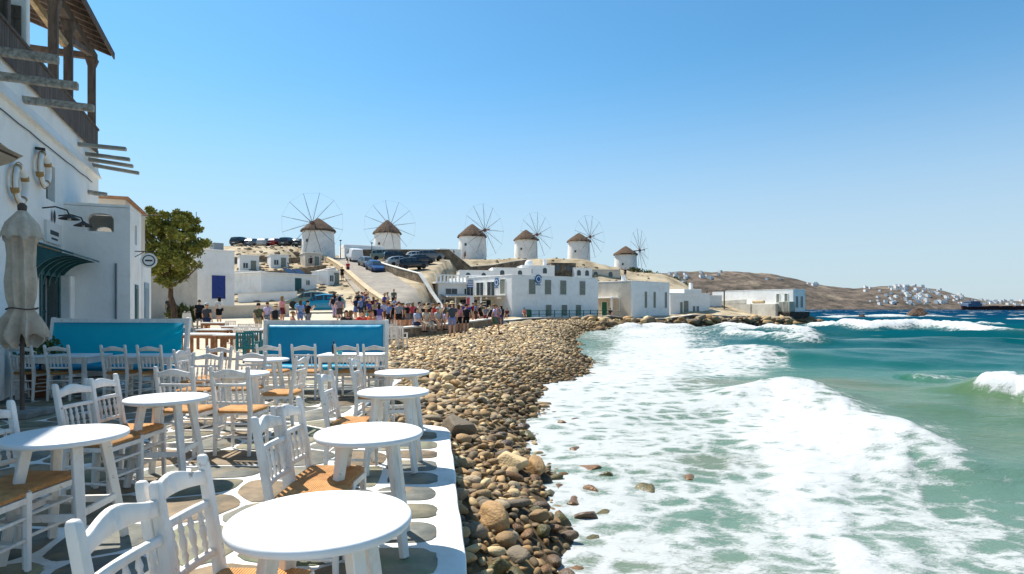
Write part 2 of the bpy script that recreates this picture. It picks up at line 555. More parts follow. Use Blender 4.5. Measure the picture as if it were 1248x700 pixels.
def free(x, y, r):
    cx, cy = int(x / 0.3), int(y / 0.3)
    for i in range(cx - 2, cx + 3):
        for j in range(cy - 2, cy + 3):
            for (a, b_, c) in occ.get((i, j), ()):
                if (a - x) ** 2 + (b_ - y) ** 2 < (0.70 * (c + r)) ** 2: return False
    return True


def put(x, y, r):
    occ.setdefault((int(x / 0.3), int(y / 0.3)), []).append((x, y, r))


# hand placed boulders seen in the photo: u, v, length px, kind
BOULD = [(0.32, 8.6, .24, 'stone_rust', 6), (0.02, 8.3, .27, 'stone_pale', 1), (-0.17, 5.9, .20, 'stone_rust', 3), (0.13, 4.75, .19, 'stone_pale', 5),
         (0.06, 5.35, .14, 'stone_dark', 2), (-0.12, 5.05, .12, 'wet_stone_olive', 4), (0.26, 6.3, .13, 'stone_brown', 7), (-0.80, 9.0, .34, 'stone_dark', 0)]
def _lab(o, t):
    o['label'] = t


nst = 0
for i, (x, y, r, mn, p) in enumerate(BOULD):
    o = mobj('beach_stone', stone_mesh(10 + i % 6, MATS[mn]), beach, (x, y, float(bz(x, y)) + r * 0.28), (rs.uniform(-.2, .2), rs.uniform(-.2, .2), rs.uniform(0, 6)), (r * rs.uniform(1, 1.25), r, r))
    put(x, y, r * 0.95); nst += 1
# stones in the wash (u, v, px width) sit in the shallow water
for (u, v, w, mn) in [(742, 580, 34, 'wet_stone_olive'), (790, 598, 40, 'wet_stone_olive'), (838, 583, 30, 'wet_stone_brown'), (700, 548, 26, 'wet_stone_brown'), (716, 572, 36, 'wet_stone_brown'),
                      (700, 612, 40, 'wet_stone_brown'), (715, 630, 48, 'wet_stone_dark'), (735, 628, 36, 'wet_stone_olive'), (692, 656, 34, 'wet_stone_brown'), (682, 516, 22, 'wet_stone_brown'),
                      (700, 512, 20, 'wet_stone_dark'), (678, 632, 34, 'wet_stone_brown'), (680, 600, 34, 'wet_stone_brown'), (660, 620, 30, 'wet_stone_brown'),
                      (725, 600, 30, 'wet_stone_brown'), (696, 680, 20, 'wet_stone_dark')]:
    d = FPX * (CH - SEA) / (v - VH); x = ux(u, d); r = w / FPX * d * 0.55
    o = mobj('beach_stone', stone_mesh(int(rs.integers(10, 16)), MATS[mn]), beach, (x, d, SEA - r * 0.18), (rs.uniform(-.5, .5), rs.uniform(-.5, .5), rs.uniform(0, 6)), (r * 1.15, r, r * 0.85))
    put(x, d, r); nst += 1

pts = []
for (ya, yb, rmin, rmax, n) in ((3.0, 9, .05, .15, 2600), (9, 16, .065, .18, 2800), (16, 26, .065, .155, 5600), (26, 40, .075, .18, 6400), (40, 72, .14, .30, 2600)):
    got = 0; tries = 0
    while got < n and tries < n * 9:
        tries += 1
        y = rs.uniform(ya, yb); a = float(xb(y)) + 0.02; c = float(xs(y)) + (0.95 if y < 14 else 0.55)
        x = rs.uniform(a, c)
        r = rmin + (rmax - rmin) * rs.random() ** 1.5
        if not free(x, y, r): continue
        put(x, y, r); pts.append((x, y, r)); got += 1
# rocks on the shelf under the far quay wall
for k in range(420):
    y = rs.uniform(66, 97); x = rs.uniform(float(xb(y)) + 0.4, float(xs(y)) + 1.2); r = 0.2 + 0.75 * rs.random() ** 2.5
    if free(x, y, r * .5): pts.append((x, y, r))
pts = np.array(pts)
app = pts[:, 2] / pts[:, 1]
order = np.argsort(-app)
ind = order[:300 - nst - 2]
for i in ind:
    x, y, r = pts[i]
    wet = (float(xs(y)) - x) < 0.35 + 0.25 * rs.random()
    mm = WETM[int(rs.integers(0, 3))] if wet else STM[int(rs.choice(6, p=[.26, .2, .18, .14, .14, .08]))]
    mobj('beach_stone', stone_mesh(int(rs.integers(0, 10)), mm), beach, (x, y, float(bz(x, y)) + r * rs.uniform(.05, .4)),
         (rs.uniform(-.35, .35), rs.uniform(-.35, .35), rs.uniform(0, 6.28)), (r * rs.uniform(1.0, 1.35), r * rs.uniform(.85, 1.05), r * rs.uniform(.8, 1.05)))
# the rest in one mesh
VV = []; FF = []; CC = []; off = 0
P1 = [stone_proto(1, 300 + i, sharp=(i % 2 == 0)) for i in range(8)]; P2 = [stone_proto(2, 340 + i, sharp=(i % 2 == 0)) for i in range(8)]
sc_ = np.array(STC)
for i in order[300 - nst - 2:]:
    x, y, r = pts[i]
    v, f = (P2 if y < 15 else P1)[int(rs.integers(0, 8))]
    e = Euler((rs.uniform(-.4, .4), rs.uniform(-.4, .4), rs.uniform(0, 6.28))).to_matrix()
    M = np.array(e) @ np.diag([r * rs.uniform(1.0, 1.4), r * rs.uniform(.85, 1.1), r * rs.uniform(.8, 1.1)])
    zz = float(bz(x, y)) if y < 64 else max(float(bz(x, y)), SEA - .1) + 0.12
    VV.append(v @ M.T + np.array([x, y, zz + r * rs.uniform(0.0, .35)]))
    FF.append(f + off); off += len(v)
    t = float(xs(y)) - x
    c = sc_[int(rs.integers(0, len(sc_)))] * rs.uniform(.72, 1.2) * np.array([1.0, .97, .90])
    wet = 1 - float(sstep(0.2, 1.3, t + rs.uniform(-.3, .3)))
    if y > 64: wet = 1 - float(sstep(0.5, 2.0, t))
    c = c * (1 + 0.30 * float(sstep(1.5, 6.0, t)))
    c = c * (1 - 0.45 * wet) * (np.array([1, .93, .82]) ** wet)
    CC.append(np.tile(c, (len(v), 1)))
me = np_mesh('beach_pebbles', np.concatenate(VV), np.concatenate(FF), attr_mat('pebble_mix', 'tint', 0.7, 0.4, 14))
set_col(me, 'tint', np.concatenate(CC))
o = mobj('beach_pebbles', me, beach); o['kind'] = 'stuff'

# ================================================================== SEA
def seapt(u, v):
    d = FPX * (CH - SEA) / (v - VH)
    return ux(u, d), d


FOAM = {405: [(700, .25), (740, .5), (780, .88), (820, .8), (860, .35), (895, .25), (940, .15), (990, .1), (1100, 0), (1240, 0)],
        420: [(690, .1), (730, .3), (770, .82), (820, .88), (860, .45), (900, .1), (950, .05), (1000, 0), (1100, 0), (1240, 0)],
        440: [(700, .15), (725, .5), (760, .82), (820, .82), (870, .82), (920, .8), (945, .5), (980, 0), (1050, 0), (1150, 0), (1240, 0)],
        455: [(690, .8), (740, .8), (800, .85), (850, .6), (885, .8), (920, .6), (950, .1), (1000, 0), (1100, 0), (1240, 0)],
        470: [(680, .8), (750, .8), (800, .7), (850, .45), (880, .25), (910, .2), (940, .1), (1000, 0), (1100, 0), (1240, .05)],
        490: [(660, .8), (720, .75), (800, .72), (870, .7), (905, .8), (950, .88), (985, .8), (1015, .15), (1060, 0), (1150, 0), (1240, .1)],
        510: [(640, .75), (700, .72), (800, .62), (870, .55), (900, .8), (960, .88), (1020, .88), (1055, .35), (1100, 0.05), (1200, .05), (1245, .1)],
        540: [(640, .7), (720, .68), (800, .62), (880, .6), (930, .88), (1000, .88), (1060, .88), (1100, .85), (1140, .25), (1200, .1), (1245, .1)],
        570: [(650, .7), (720, .66), (800, .58), (860, .4), (910, .62), (960, .88), (1030, .8), (1090, .75), (1130, .35), (1200, .15), (1245, .15)],
        600: [(680, .7), (740, .66), (800, .5), (860, .55), (920, .66), (960, .88), (1000, .8), (1050, .55), (1100, .5), (1150, .25), (1220, .2)],
        640: [(690, .7), (760, .68), (820, .55), (880, .5), (930, .64), (970, .82), (1000, .75), (1060, .55), (1120, .5), (1200, .42), (1245, .35)],
        690: [(690, .75), (760, .62), (820, .6), (880, .55), (940, .62), (1000, .58), (1040, .8), (1100, .66), (1160, .52), (1245, .5)],
        760: [(690, .6), (820, .6), (940, .6), (1040, .6), (1245, .5)], 396: [(760, .3), (820, .3), (900, 0), (1000, 0), (1200, 0)], 388: [(1000, 0), (1200, 0), (900, 0)]}
FP = np.array([(u, v, f) for v, l in FOAM.items() for u, f in l], float)
FA = np.stack([FP[:, 0] / 45.0, 5.5 * np.log(FP[:, 1] - VH)], 1)
# breaking crests: polyline of photo pixels on the water, height m, half width m (sea side, shore side), foam
CREST = [([(975, 396), (1010, 399), (1060, 402), (1105, 401), (1150, 402), (1200, 405), (1260, 410)], 0.85, 2.2, 1.6, 1.0, 0.25),
         ([(868, 399), (905, 402), (950, 406), (1010, 410)], 0.6, 1.8, 1.3, 0.85, 0.35),
         ([(880, 410), (893, 407), (915, 412), (960, 418), (1020, 421)], 0.5, 1.6, 1.2, 0.7, 0.35),
         ([(1000, 386.5), (1040, 387), (1085, 386.5), (1110, 387.2)], 0.6, 4, 4, 0.9, 0.5),
         ([(1125, 387.5), (1150, 387.0)], 0.6, 4, 4, 0.9, 0.6),
         ([(1190, 397.0), (1222, 395.8)], 0.35, 1.4, 1.4, 0.8, 0.4),
         ([(885, 500), (920, 483), (955, 479), (990, 492), (1030, 508), (1080, 533), (1120, 556), (1150, 590)], 0.30, 0.9, 1.3, 0.6, 0.2),
         ([(1207, 492), (1235, 484), (1290, 500)], 0.45, 0.7, 1.0, 1.0, 0.2),
         ([(1135, 466), (1180, 463)], 0.22, 1.0, 0.8, 0.55, 0.6),
         ([(745, 403), (775, 399), (815, 401), (850, 400)], 0.55, 1.8, 1.6, 0.9, 0.3),
         ([(860, 436), (920, 432), (945, 438)], 0.22, 1.0, 1.0, 0.6, 0.4)]
fa = np.linspace(-9, 46, 600); co = np.concatenate([np.arange(-180, -9, 3.0), fa, np.arange(47, 181, 3.0)])
rr = 3.0 * (14000 / 3.0) ** np.linspace(0, 1, 820)
A, RR = np.meshgrid(np.radians(co), rr, indexing='ij')
X = RR * np.sin(A); Y = RR * np.cos(A)
d = np.maximum(Y, 0.5)
U = UC + FPX * X / d; V = VH + FPX * (CH - SEA) / d
foam = np.zeros_like(X)
near = (Y > 3) & (Y < 150) & (U > 560) & (U < 1500)
q = np.stack([U[near] / 45.0, 5.5 * np.log(V[near] - VH)], 1)
res = np.zeros(len(q))
for a in range(0, len(q), 40000):
    dd = ((q[a:a + 40000, None, :] - FA[None]) ** 2).sum(-1) + 0.02
    w = dd ** -2.2
    res[a:a + 40000] = (w * FP[None, :, 2]).sum(1) / w.sum(1)
foam[near] = res
tsh = X - xs(np.clip(Y, -40, 420))           # metres seaward of the waterline
off_ = np.clip(tsh, 0, None)
amp = sstep(0.5, 14, off_)
damp = lambda wl: np.clip(1 - RR * 0.0077 * 2.2 / wl, 0, 1)
wx = X + 2.5 * (fbm(X * 0.05, Y * 0.05, 31, 3) - .5) * 2; wy = Y + 4.0 * (fbm(X * 0.035 + 9, Y * 0.035, 33, 3) - .5) * 2
H = np.zeros_like(X)
for (ang, wl, h, ph) in ((8, 15.0, .24, .4), (-14, 9.0, .13, 1.9), (22, 5.2, .075, .2), (-35, 3.3, .045, 2.2), (40, 2.1, .028, 1.1), (5, 1.35, .018, .3), (-60, 1.0, .012, 4.0)):
    k = 2 * math.pi / wl
    s_ = np.sin(k * (wx * math.sin(R(ang)) + wy * math.cos(R(ang))) + ph)
    H += h * (0.75 * s_ + 0.25 * np.abs(s_) * 2 - .25) * damp(wl)
H *= 0.22 + 0.78 * amp
sea_f = np.zeros_like(X)
Vc = np.clip(V, VH + 0.1, 900)
for (pl, h, wsea, wsh, fo, nz_) in CREST:
    P = np.array([seapt(u, v) for u, v in pl])
    bb = (X > P[:, 0].min() - 12) & (X < P[:, 0].max() + 12) & (Y > P[:, 1].min() - 12) & (Y < P[:, 1].max() + 12)
    if not bb.any(): continue
    px = X[bb] + 1.2 * (fbm(X[bb] * .5, Y[bb] * .5, 41) - .5); py = Y[bb] + 1.6 * (fbm(X[bb] * .45 + 5, Y[bb] * .45, 43) - .5)
    best = np.full(px.shape, 1e9); sgn = np.zeros(px.shape); tt = np.zeros(px.shape)
    for i in range(len(P) - 1):
        a = P[i]; e = P[i + 1] - a; Ls = e @ e
        t = ((px - a[0]) * e[0] + (py - a[1]) * e[1]) / Ls; tcl = np.clip(t, 0, 1)
        dx = px - a[0] - tcl * e[0]; dy = py - a[1] - tcl * e[1]; D = np.hypot(dx, dy)
        m_ = D < best
        best[m_] = D[m_]; sgn[m_] = np.sign(dx * e[1] - dy * e[0])[m_]; tt[m_] = (i + tcl[m_]) / (len(P) - 1)
    # right of travel = shore side (towards the camera)
    wd = np.where(sgn > 0, wsh, wsea)
    prof = np.exp(-(best / (0.5 * (wsea + wsh))) ** 2)
    tap = sstep(0, 1, np.minimum(tt, 1 - tt) * 5)
    lump = 0.75 + 0.5 * fbm(px * 1.3, py * 1.3, 47)
    H[bb] += h * prof * tap * lump
    fm = fo * np.exp(-(np.clip(best - 0.15 * wd, 0, None) / (np.where(sgn > 0, wsh * 1.15, wsea * 0.45))) ** 2) * np.clip(tap * 1.3, 0, 1)
    fm *= np.clip(1.35 - nz_ * 1.6 * fbm(px * .35, py * .35, 49), 0, 1.1)
    foam[bb] = np.maximum(foam[bb], np.clip(fm, 0, 1))
# scattered white caps far out
capn = fbm(X / 14.0, Y / 9.0, 61, 4); 
capm = sstep(0.69, 0.76, capn) * sstep(60, 140, Y) * (1 - sstep(1500, 3500, Y)) * 0.8
foam = np.maximum(foam, capm)
# the whitewater itself is lumpy
H += 0.10 * foam ** 2 * (fbm(X * 2.2, Y * 2.2, 71) - .35) * damp(.8) * np.clip(off_ * .6, 0.15, 1)
H += sstep(.3, 1, foam) * 0.06
# run-up over the stones
edge = np.exp(-(tsh / 0.8) ** 2)
H += 0.03 * edge * (fbm(X * 1.1, Y * 1.1, 77) - .5)
foam = np.maximum(foam, 0.72 * np.exp(-((tsh - .25) / .7) ** 2) * (Y < 24) * (Y > 0))
deep = np.interp(np.log(np.maximum(RR, 1)), np.log([1, 8, 12, 17, 24, 32, 48, 75, 130, 260, 600, 14000]), [.10, .12, .20, .28, .38, .52, .64, .74, .84, .95, 1, 1])
deep = np.minimum(deep, 0.10 + 0.065 * off_ + 0.5 * sstep(60, 90, Y))
deep = deep + 0.16 * (fbm(X / 6.0, Y / 3.5, 81) - .5) * (1 - sstep(60, 200, RR))
shal = 1 - sstep(0.2, 4.0, tsh)
m = bpy.data.materials.new('sea_water'); m.use_nodes = True
N = m.node_tree.nodes; L = m.node_tree.links; b = N['Principled BSDF']
at_ = N.new('ShaderNodeAttribute'); at_.attribute_name = 'sea'
sp = N.new('ShaderNodeSeparateColor'); L.new(at_.outputs['Color'], sp.inputs[0])
tc = N.new('ShaderNodeTexCoord')
rp = N.new('ShaderNodeValToRGB'); cr = rp.color_ramp
cr.elements[0].position = 0.0; cr.elements[0].color = (*srgb(100, 122, 108), 1)
cr.elements[1].position = 1.0; cr.elements[1].color = (*srgb(12, 50, 76), 1)
for p_, c in ((.14, (80, 110, 94)), (.24, (74, 100, 74)), (.33, (76, 102, 72)), (.42, (44, 94, 76)), (.54, (16, 82, 78)), (.66, (6, 70, 74)), (.80, (5, 70, 82)), (.92, (6, 56, 80))):
    el = cr.elements.new(p_); el.color = (*srgb(*c), 1)
L.new(sp.outputs[1], rp.inputs[0])
# suspended sand: broad brown drifts
ns = N.new('ShaderNodeTexNoise'); ns.inputs['Scale'].default_value = 0.16; ns.inputs['Detail'].default_value = 5
mps = N.new('ShaderNodeMapping'); mps.inputs['Scale'].default_value = (0.7, 1.8, 1); L.new(tc.outputs['Object'], mps.inputs[0]); L.new(mps.outputs[0], ns.inputs['Vector'])
rs_ = N.new('ShaderNodeMapRange'); rs_.inputs['From Min'].default_value = 0.52; rs_.inputs['From Max'].default_value = 0.7; L.new(ns.outputs['Fac'], rs_.inputs[0])
w1 = N.new('ShaderNodeMapRange'); w1.inputs['From Min'].default_value = 0.52; w1.inputs['From Max'].default_value = 0.34; w1.inputs['To Max'].default_value = 0.7; L.new(sp.outputs[1], w1.inputs[0])
w2 = N.new('ShaderNodeMath'); w2.operation = 'MULTIPLY'; L.new(rs_.outputs[0], w2.inputs[0]); L.new(w1.outputs[0], w2.inputs[1])
mxs = N.new('ShaderNodeMix'); mxs.data_type = 'RGBA'; L.new(w2.outputs[0], mxs.inputs[0]); L.new(rp.outputs[0], mxs.inputs[6]); mxs.inputs[7].default_value = (*srgb(112, 98, 68), 1)
# foam mask
def noise(scale, det, stretch, rough=0.6, dist=0.0):
    mp = N.new('ShaderNodeMapping'); mp.inputs['Scale'].default_value = stretch; L.new(tc.outputs['Object'], mp.inputs[0])
    n = N.new('ShaderNodeTexNoise'); n.inputs['Scale'].default_value = scale; n.inputs['Detail'].default_value = det; n.inputs['Roughness'].default_value = rough; n.inputs['Distortion'].default_value = dist
    L.new(mp.outputs[0], n.inputs['Vector']); return n.outputs['Fac']
nA = noise(1.0, 8, (0.7, 1.5, 1), 0.62, 0.7)
nB = noise(4.2, 6, (0.8, 1.3, 1), 0.65, 1.2)
nF = noise(13.0, 5, (0.8, 1.3, 1), 0.65, 1.6)
vo = N.new('ShaderNodeTexVoronoi'); vo.feature = 'DISTANCE_TO_EDGE'; vo.inputs['Scale'].default_value = 2.6
wv = N.new('ShaderNodeTexNoise'); wv.inputs['Scale'].default_value = 1.6; wv.inputs['Detail'].default_value = 4; L.new(tc.outputs['Object'], wv.inputs['Vector'])
mxv = N.new('ShaderNodeMix'); mxv.data_type = 'VECTOR'; mxv.inputs[0].default_value = 0.28; L.new(tc.outputs['Object'], mxv.inputs[4]); L.new(wv.outputs['Color'], mxv.inputs[5])
L.new(mxv.outputs[1], vo.inputs['Vector'])
vr = N.new('ShaderNodeMapRange'); vr.inputs['From Max'].default_value = 0.32; L.new(vo.outputs['Distance'], vr.inputs[0])
def mth(op, a, b_=None, c=None):
    n = N.new('ShaderNodeMath'); n.operation = op
    for i, x in enumerate((a, b_, c)):
        if x is None: continue
        if isinstance(x, (int, float)): n.inputs[i].default_value = x
        else: L.new(x, n.inputs[i])
    return n.outputs[0]
thr = mth('ADD', mth('MULTIPLY', nA, 0.52), mth('ADD', mth('MULTIPLY_ADD', nF, 0.34, -0.11), mth('ADD', mth('MULTIPLY', nB, 0.36), mth('MULTIPLY', vr.outputs[0], 0.16))))   # about .3 .. .85
# coverage 0..1 -> threshold
mk = N.new('ShaderNodeMapRange'); mk.interpolation_type = 'SMOOTHSTEP'
L.new(mth('SUBTRACT', mth('MULTIPLY_ADD', sp.outputs[0], 0.42, 0.362), thr), mk.inputs[0])
mk.inputs['From Min'].default_value = -0.085; mk.inputs['From Max'].default_value = 0.10
gate = N.new('ShaderNodeMapRange'); gate.inputs['From Min'].default_value = 0.02; gate.inputs['From Max'].default_value = 0.22; L.new(sp.outputs[0], gate.inputs[0])
mask = mth('MULTIPLY', mk.outputs[0], gate.outputs[0])
# thin milky bubbles under the foam
mb = N.new('ShaderNodeMix'); mb.data_type = 'RGBA'; L.new(mth('MULTIPLY', sp.outputs[0], 0.38), mb.inputs[0]); L.new(mxs.outputs[2], mb.inputs[6]); mb.inputs[7].default_value = (*srgb(132, 150, 136), 1)
mf = N.new('ShaderNodeMix'); mf.data_type = 'RGBA'; L.new(mask, mf.inputs[0]); L.new(mb.outputs[2], mf.inputs[6]); 
thick = N.new('ShaderNodeMapRange'); thick.inputs['From Min'].default_value = .62; thick.inputs['From Max'].default_value = .95; thick.inputs['To Min'].default_value = .0; L.new(mth('ADD', sp.outputs[0], mth('MULTIPLY_ADD', nB, .5, -.25)), thick.inputs[0])
fc = N.new('ShaderNodeMix'); fc.data_type = 'RGBA'; L.new(thick.outputs[0], fc.inputs[0]); fc.inputs[6].default_value = (0.42, 0.435, 0.42, 1); fc.inputs[7].default_value = (0.50, 0.51, 0.505, 1)
L.new(fc.outputs[2], mf.inputs[7])
L.new(mf.outputs[2], b.inputs['Base Color'])
L.new(mth('MULTIPLY_ADD', mask, 0.6, 0.16), b.inputs['Roughness'])
spl = N.new('ShaderNodeMapRange'); spl.inputs['From Min'].default_value = .3; spl.inputs['From Max'].default_value = .7; spl.inputs['To Min'].default_value = .16; spl.inputs['To Max'].default_value = .0
L.new(sp.outputs[1], spl.inputs[0]); L.new(spl.outputs[0], b.inputs['Specular IOR Level'])
b.inputs['IOR'].default_value = 1.33
nC = noise(2.4, 8, (0.8, 1.4, 1), 0.6, 0.5)
bp = N.new('ShaderNodeBump'); bp.inputs['Strength'].default_value = 0.55; bp.inputs['Distance'].default_value = 0.10
L.new(mth('ADD', nC, mth('MULTIPLY', mask, 0.25)), bp.inputs['Height']); L.new(bp.outputs[0], b.inputs['Normal'])
SEAM = m
me = np_mesh('sea', np.stack([X, Y, SEA + H], -1).reshape(-1, 3), grid_faces(*X.shape), SEAM)
set_col(me, 'sea', np.stack([np.clip(foam, 0, 1).ravel(), np.clip(deep, 0, 1).ravel(), shal.ravel()], 1))
tag(mobj('sea', me), 'teal sea with white breaking surf rolling onto the beach', None, kind='structure')

# rocks standing in the sea far out
for (u, v, w, h, dd, lb) in ((1118, 388, 40, 10, 170, 'large brown rock standing out of the waves off the headland'), (1050, 389, 14, 3.2, 160, 'low dark rock awash in the breakers off the headland')):
    r = w / FPX * dd / 2
    vs, fs = stone_proto(3, 900 + u, 0.5, 0.7, True)
    vs = vs.copy(); vs[:, 2] += 0.25 * np.sin(vs[:, 0] * 3 + 1); hh = h / FPX * dd
    ex = np.clip((vs[:, 2] + 1), 0, 2)
    vs = vs * np.array([r, r * .7, hh * 1.5])
    o = mobj('sea_rock', np_mesh('sea_rock', vs, fs, pm('sea_rock_stone', srgb(104, 78, 58), srgb(56, 44, 36), 0.9, 0.8, 0.9, 2.2, bdist=.4)), None, (ux(u, dd), dd, SEA))
    tag(o, lb, 'rock')

# ================================================================== FAR HEADLAND
hx = np.linspace(0.02, 1.35, 260); hy = np.concatenate([np.linspace(0, 1, 60)])
S, T = np.meshgrid(hx, hy, indexing='ij')       # S = X/Y slope, T across the ridge
ridge_u = [560, 640, 740, 800, 830, 870, 910, 940, 960, 985, 1010, 1040, 1070, 1100, 1125, 1150, 1175, 1200, 1248, 1320, 1420, 1500, 1700]
ridge_v = [372, 366, 340, 333, 331, 330.5, 331, 334, 337.5, 344, 348.5, 351, 348.5, 347.3, 349, 354, 361, 366, 366.5, 367, 370, 374, 376]
D0 = 1150 + 250 * S; D1 = D0 + 520
U_ = UC + FPX * S
top = np.interp(U_, ridge_u, ridge_v)
Zr = (VH - top) / FPX * (D0 + 330)
prof = np.sin(np.clip(T / 0.64, 0, 1) * math.pi / 2) ** 0.9
prof = np.where(T > 0.64, 1 - 0.5 * ((T - .64) / .36) ** 2, prof)
Dd = D0 + (D1 - D0) * T
Zh = SEA - 1 + (Zr + 1) * prof * (1 + 0.10 * (fbm(S * 40, T * 6, 91, 5) - .5) * np.sin(T * math.pi)) + 3 * (fbm(S * 90, T * 14, 95) - .5) * np.sin(np.clip(T, 0, 1) * math.pi)
HEADM = pm('dry_scrub_hill', srgb(116, 102, 90), srgb(66, 62, 54), 0.035, 0.95, 0.9, 0.06, c3=srgb(150, 134, 114), s3=0.014, spec=0.1, bdist=6)
tag(mobj('headland', np_mesh('headland', np.stack([S * Dd, Dd, Zh], -1).reshape(-1, 3), grid_faces(*S.shape), HEADM)), 'dry brown headland dotted with white houses across the bay', None, kind='structure')
from mathutils.bvhtree import BVHTree
_hv = np.stack([S * Dd, Dd, Zh], -1).reshape(-1, 3)
HBVH = BVHTree.FromPolygons([tuple(map(float, p)) for p in _hv], [tuple(map(int, f)) for f in grid_faces(*S.shape)])


def head_hit(u, v):
    dr = Vector(((u - UC) / FPX, 1.0, -(v - VH) / FPX)).normalized()
    return HBVH.ray_cast(Vector((0, 0, CH)), dr)[0]

# ================================================================== TERRACE
def edge_x(y): return -0.26 - 0.1253 * (y - 3.63)


TERW = pm('painted_joint_paint', (0.78, 0.765, 0.73), (0.68, 0.66, 0.61), 3.0, 0.7, 0.35, 14, c3=(0.52, 0.48, 0.42), s3=2.2, spec=0.25)
chip(TERW, (0.34, 0.30, 0.25), 6, .64, .70)
poly = [(edge_x(-3), -3.0)] + [(edge_x(y_) + 0.005 * math.sin(y_ * 3.3) + 0.003 * math.sin(y_ * 9.7 + 1), y_) for y_ in np.arange(1.0, 7.9, .16)] + [(edge_x(7.9), 7.9), (edge_x(8.05) - .04, 8.1), (edge_x(8.2) - .16, 8.24), (-1.6, 8.5), (-2.30, 8.8), (-2.36, 9.2), (-2.42, 13.6), (-12.0, 13.6), (-12.0, -3.0)]
mb = MB(); mb.prism(poly, -1.35, 0.0)
terrace = mb.build('terrace', TERW, bevel=0.025, seg=2)
tag(terrace, 'seaside terrace of dark flagstones with white painted joints', None, kind='structure')


def clip_half(P, n, c):
    out = []
    for i in range(len(P)):
        a = P[i]; b_ = P[(i + 1) % len(P)]
        da = a[0] * n[0] + a[1] * n[1] - c; db = b_[0] * n[0] + b_[1] * n[1] - c
        if da <= 0: out.append(a)
        if (da < 0) != (db < 0) and abs(da - db) > 1e-12:
            t = da / (da - db); out.append((a[0] + (b_[0] - a[0]) * t, a[1] + (b_[1] - a[1]) * t))
    return out


def area(P):
    return 0.5 * sum(P[i][0] * P[(i + 1) % len(P)][1] - P[(i + 1) % len(P)][0] * P[i][1] for i in range(len(P)))


def inset(P, d):
    Q = list(P)
    n = len(P)
    for i in range(n):
        a = P[i]; b_ = P[(i + 1) % n]
        ex, ey = b_[0] - a[0], b_[1] - a[1]; L_ = math.hypot(ex, ey)
        if L_ < 1e-6: continue
        nx, ny = ey / L_, -ex / L_
        Q = clip_half(Q, (nx, ny), nx * a[0] + ny * a[1] - d)
        if len(Q) < 3: return []
    return Q


def chaikin(P, k=2, f=0.25):
    for _ in range(k):
        Q = []
        for i in range(len(P)):
            a = P[i]; b_ = P[(i + 1) % len(P)]
            Q.append((a[0] + (b_[0] - a[0]) * f, a[1] + (b_[1] - a[1]) * f)); Q.append((a[0] + (b_[0] - a[0]) * (1 - f), a[1] + (b_[1] - a[1]) * (1 - f)))
        P = Q
    return P


FLAG = [pm('flagstone_olive', srgb(146, 136, 110), srgb(100, 97, 82), 4.0, 0.7, 0.6, 8, rnd=0.2, c3=srgb(112, 128, 92), s3=3.0, spec=0.3),
        pm('flagstone_brown', srgb(148, 126, 98), srgb(102, 90, 72), 4.4, 0.7, 0.6, 8, rnd=0.2, c3=srgb(86, 84, 72), s3=3.2, spec=0.3),
        pm('flagstone_slate', srgb(126, 124, 112), srgb(86, 88, 82), 4.0, 0.65, 0.6, 8, rnd=0.2, c3=srgb(150, 126, 90), s3=2.8, spec=0.3)]
rs = np.random.default_rng(11)


def flag(P):
    if len(P) < 3 or area(P) < 0.012: return
    P = [(p[0] + rs.normal() * .0035, p[1] + rs.normal() * .0035) for p in P]
    cx = sum(p[0] for p in P) / len(P); cy = sum(p[1] for p in P) / len(P)
    q = MB(); q.prism([(p[0] - cx, p[1] - cy) for p in P], -0.02, 0.006 + rs.uniform(0, .003), ch=0.004)
    q.build('flagstone', FLAG[int(rs.integers(0, 3))], terrace, smooth=50, loc=(cx, cy, 0))


# the row of squared stones along the sea edge
y = 1.6
while y < 7.9:
    ln = rs.uniform(0.34, 0.52); g = rs.uniform(0.06, 0.10)
    y1 = min(y + ln, 7.95)
    w0, w1 = rs.uniform(.165, .195), rs.uniform(.62, .70)
    if y1 - y > 0.15:
        P = [(edge_x(y) - w1 + rs.uniform(-.02, .02), y), (edge_x(y) - w0, y + rs.uniform(-.015, .015)), (edge_x(y1) - w0, y1 + rs.uniform(-.015, .015)), (edge_x(y1) - w1 + rs.uniform(-.02, .02), y1)]
        flag(chaikin(P, 3, 0.2))
    y = y1 + g
# irregular stones over the rest of the terrace
pp = []
ty = 1.7
row = 0
while ty < 13.4:
    tx = edge_x(min(ty, 8.2)) - 1.0 if ty < 8.3 else -2.75
    xl = max(-0.86 * ty - 0.8, -10.2)
    tx += 0.2 * (row % 2)
    while tx > xl:
        s_ = 0.72 if ty < 9 else 0.85
        pp.append((tx + rs.uniform(-.2, .2), ty + rs.uniform(-.2, .2)))
        tx -= s_ * rs.uniform(.8, 1.25)
    ty += 0.60 if ty < 9 else 0.72
    row += 1
pa = np.array(pp)
for i, (x, y) in enumerate(pp):
    P = [(x - 1, y - 1), (x + 1, y - 1), (x + 1, y + 1), (x - 1, y + 1)]
    dd = np.hypot(pa[:, 0] - x, pa[:, 1] - y)
    for j in np.argsort(dd)[1:16]:
        nx, ny = pa[j, 0] - x, pa[j, 1] - y
        P = clip_half(P, (nx, ny), (pa[j, 0] ** 2 + pa[j, 1] ** 2 - x * x - y * y) / 2)
    # keep off the edge row and the painted border
    if y < 8.6:
        n = (1, 0.1253); P = clip_half(P, n, -0.26 + 0.1253 * 3.63 - 0.68)
        P = clip_half(P, (0.30, 0.954), 0.30 * -1.6 + 0.954 * 8.35) if len(P) > 2 else P
    else:
        P = clip_half(P, (1, 0), -2.5)
    P = clip_half(P, (0, 1), 13.5) if len(P) > 2 else P
    if len(P) < 3: continue
    P = inset(P, rs.uniform(.02, .038))
    if len(P) < 3: continue
    flag(chaikin(P, 3, 0.17))

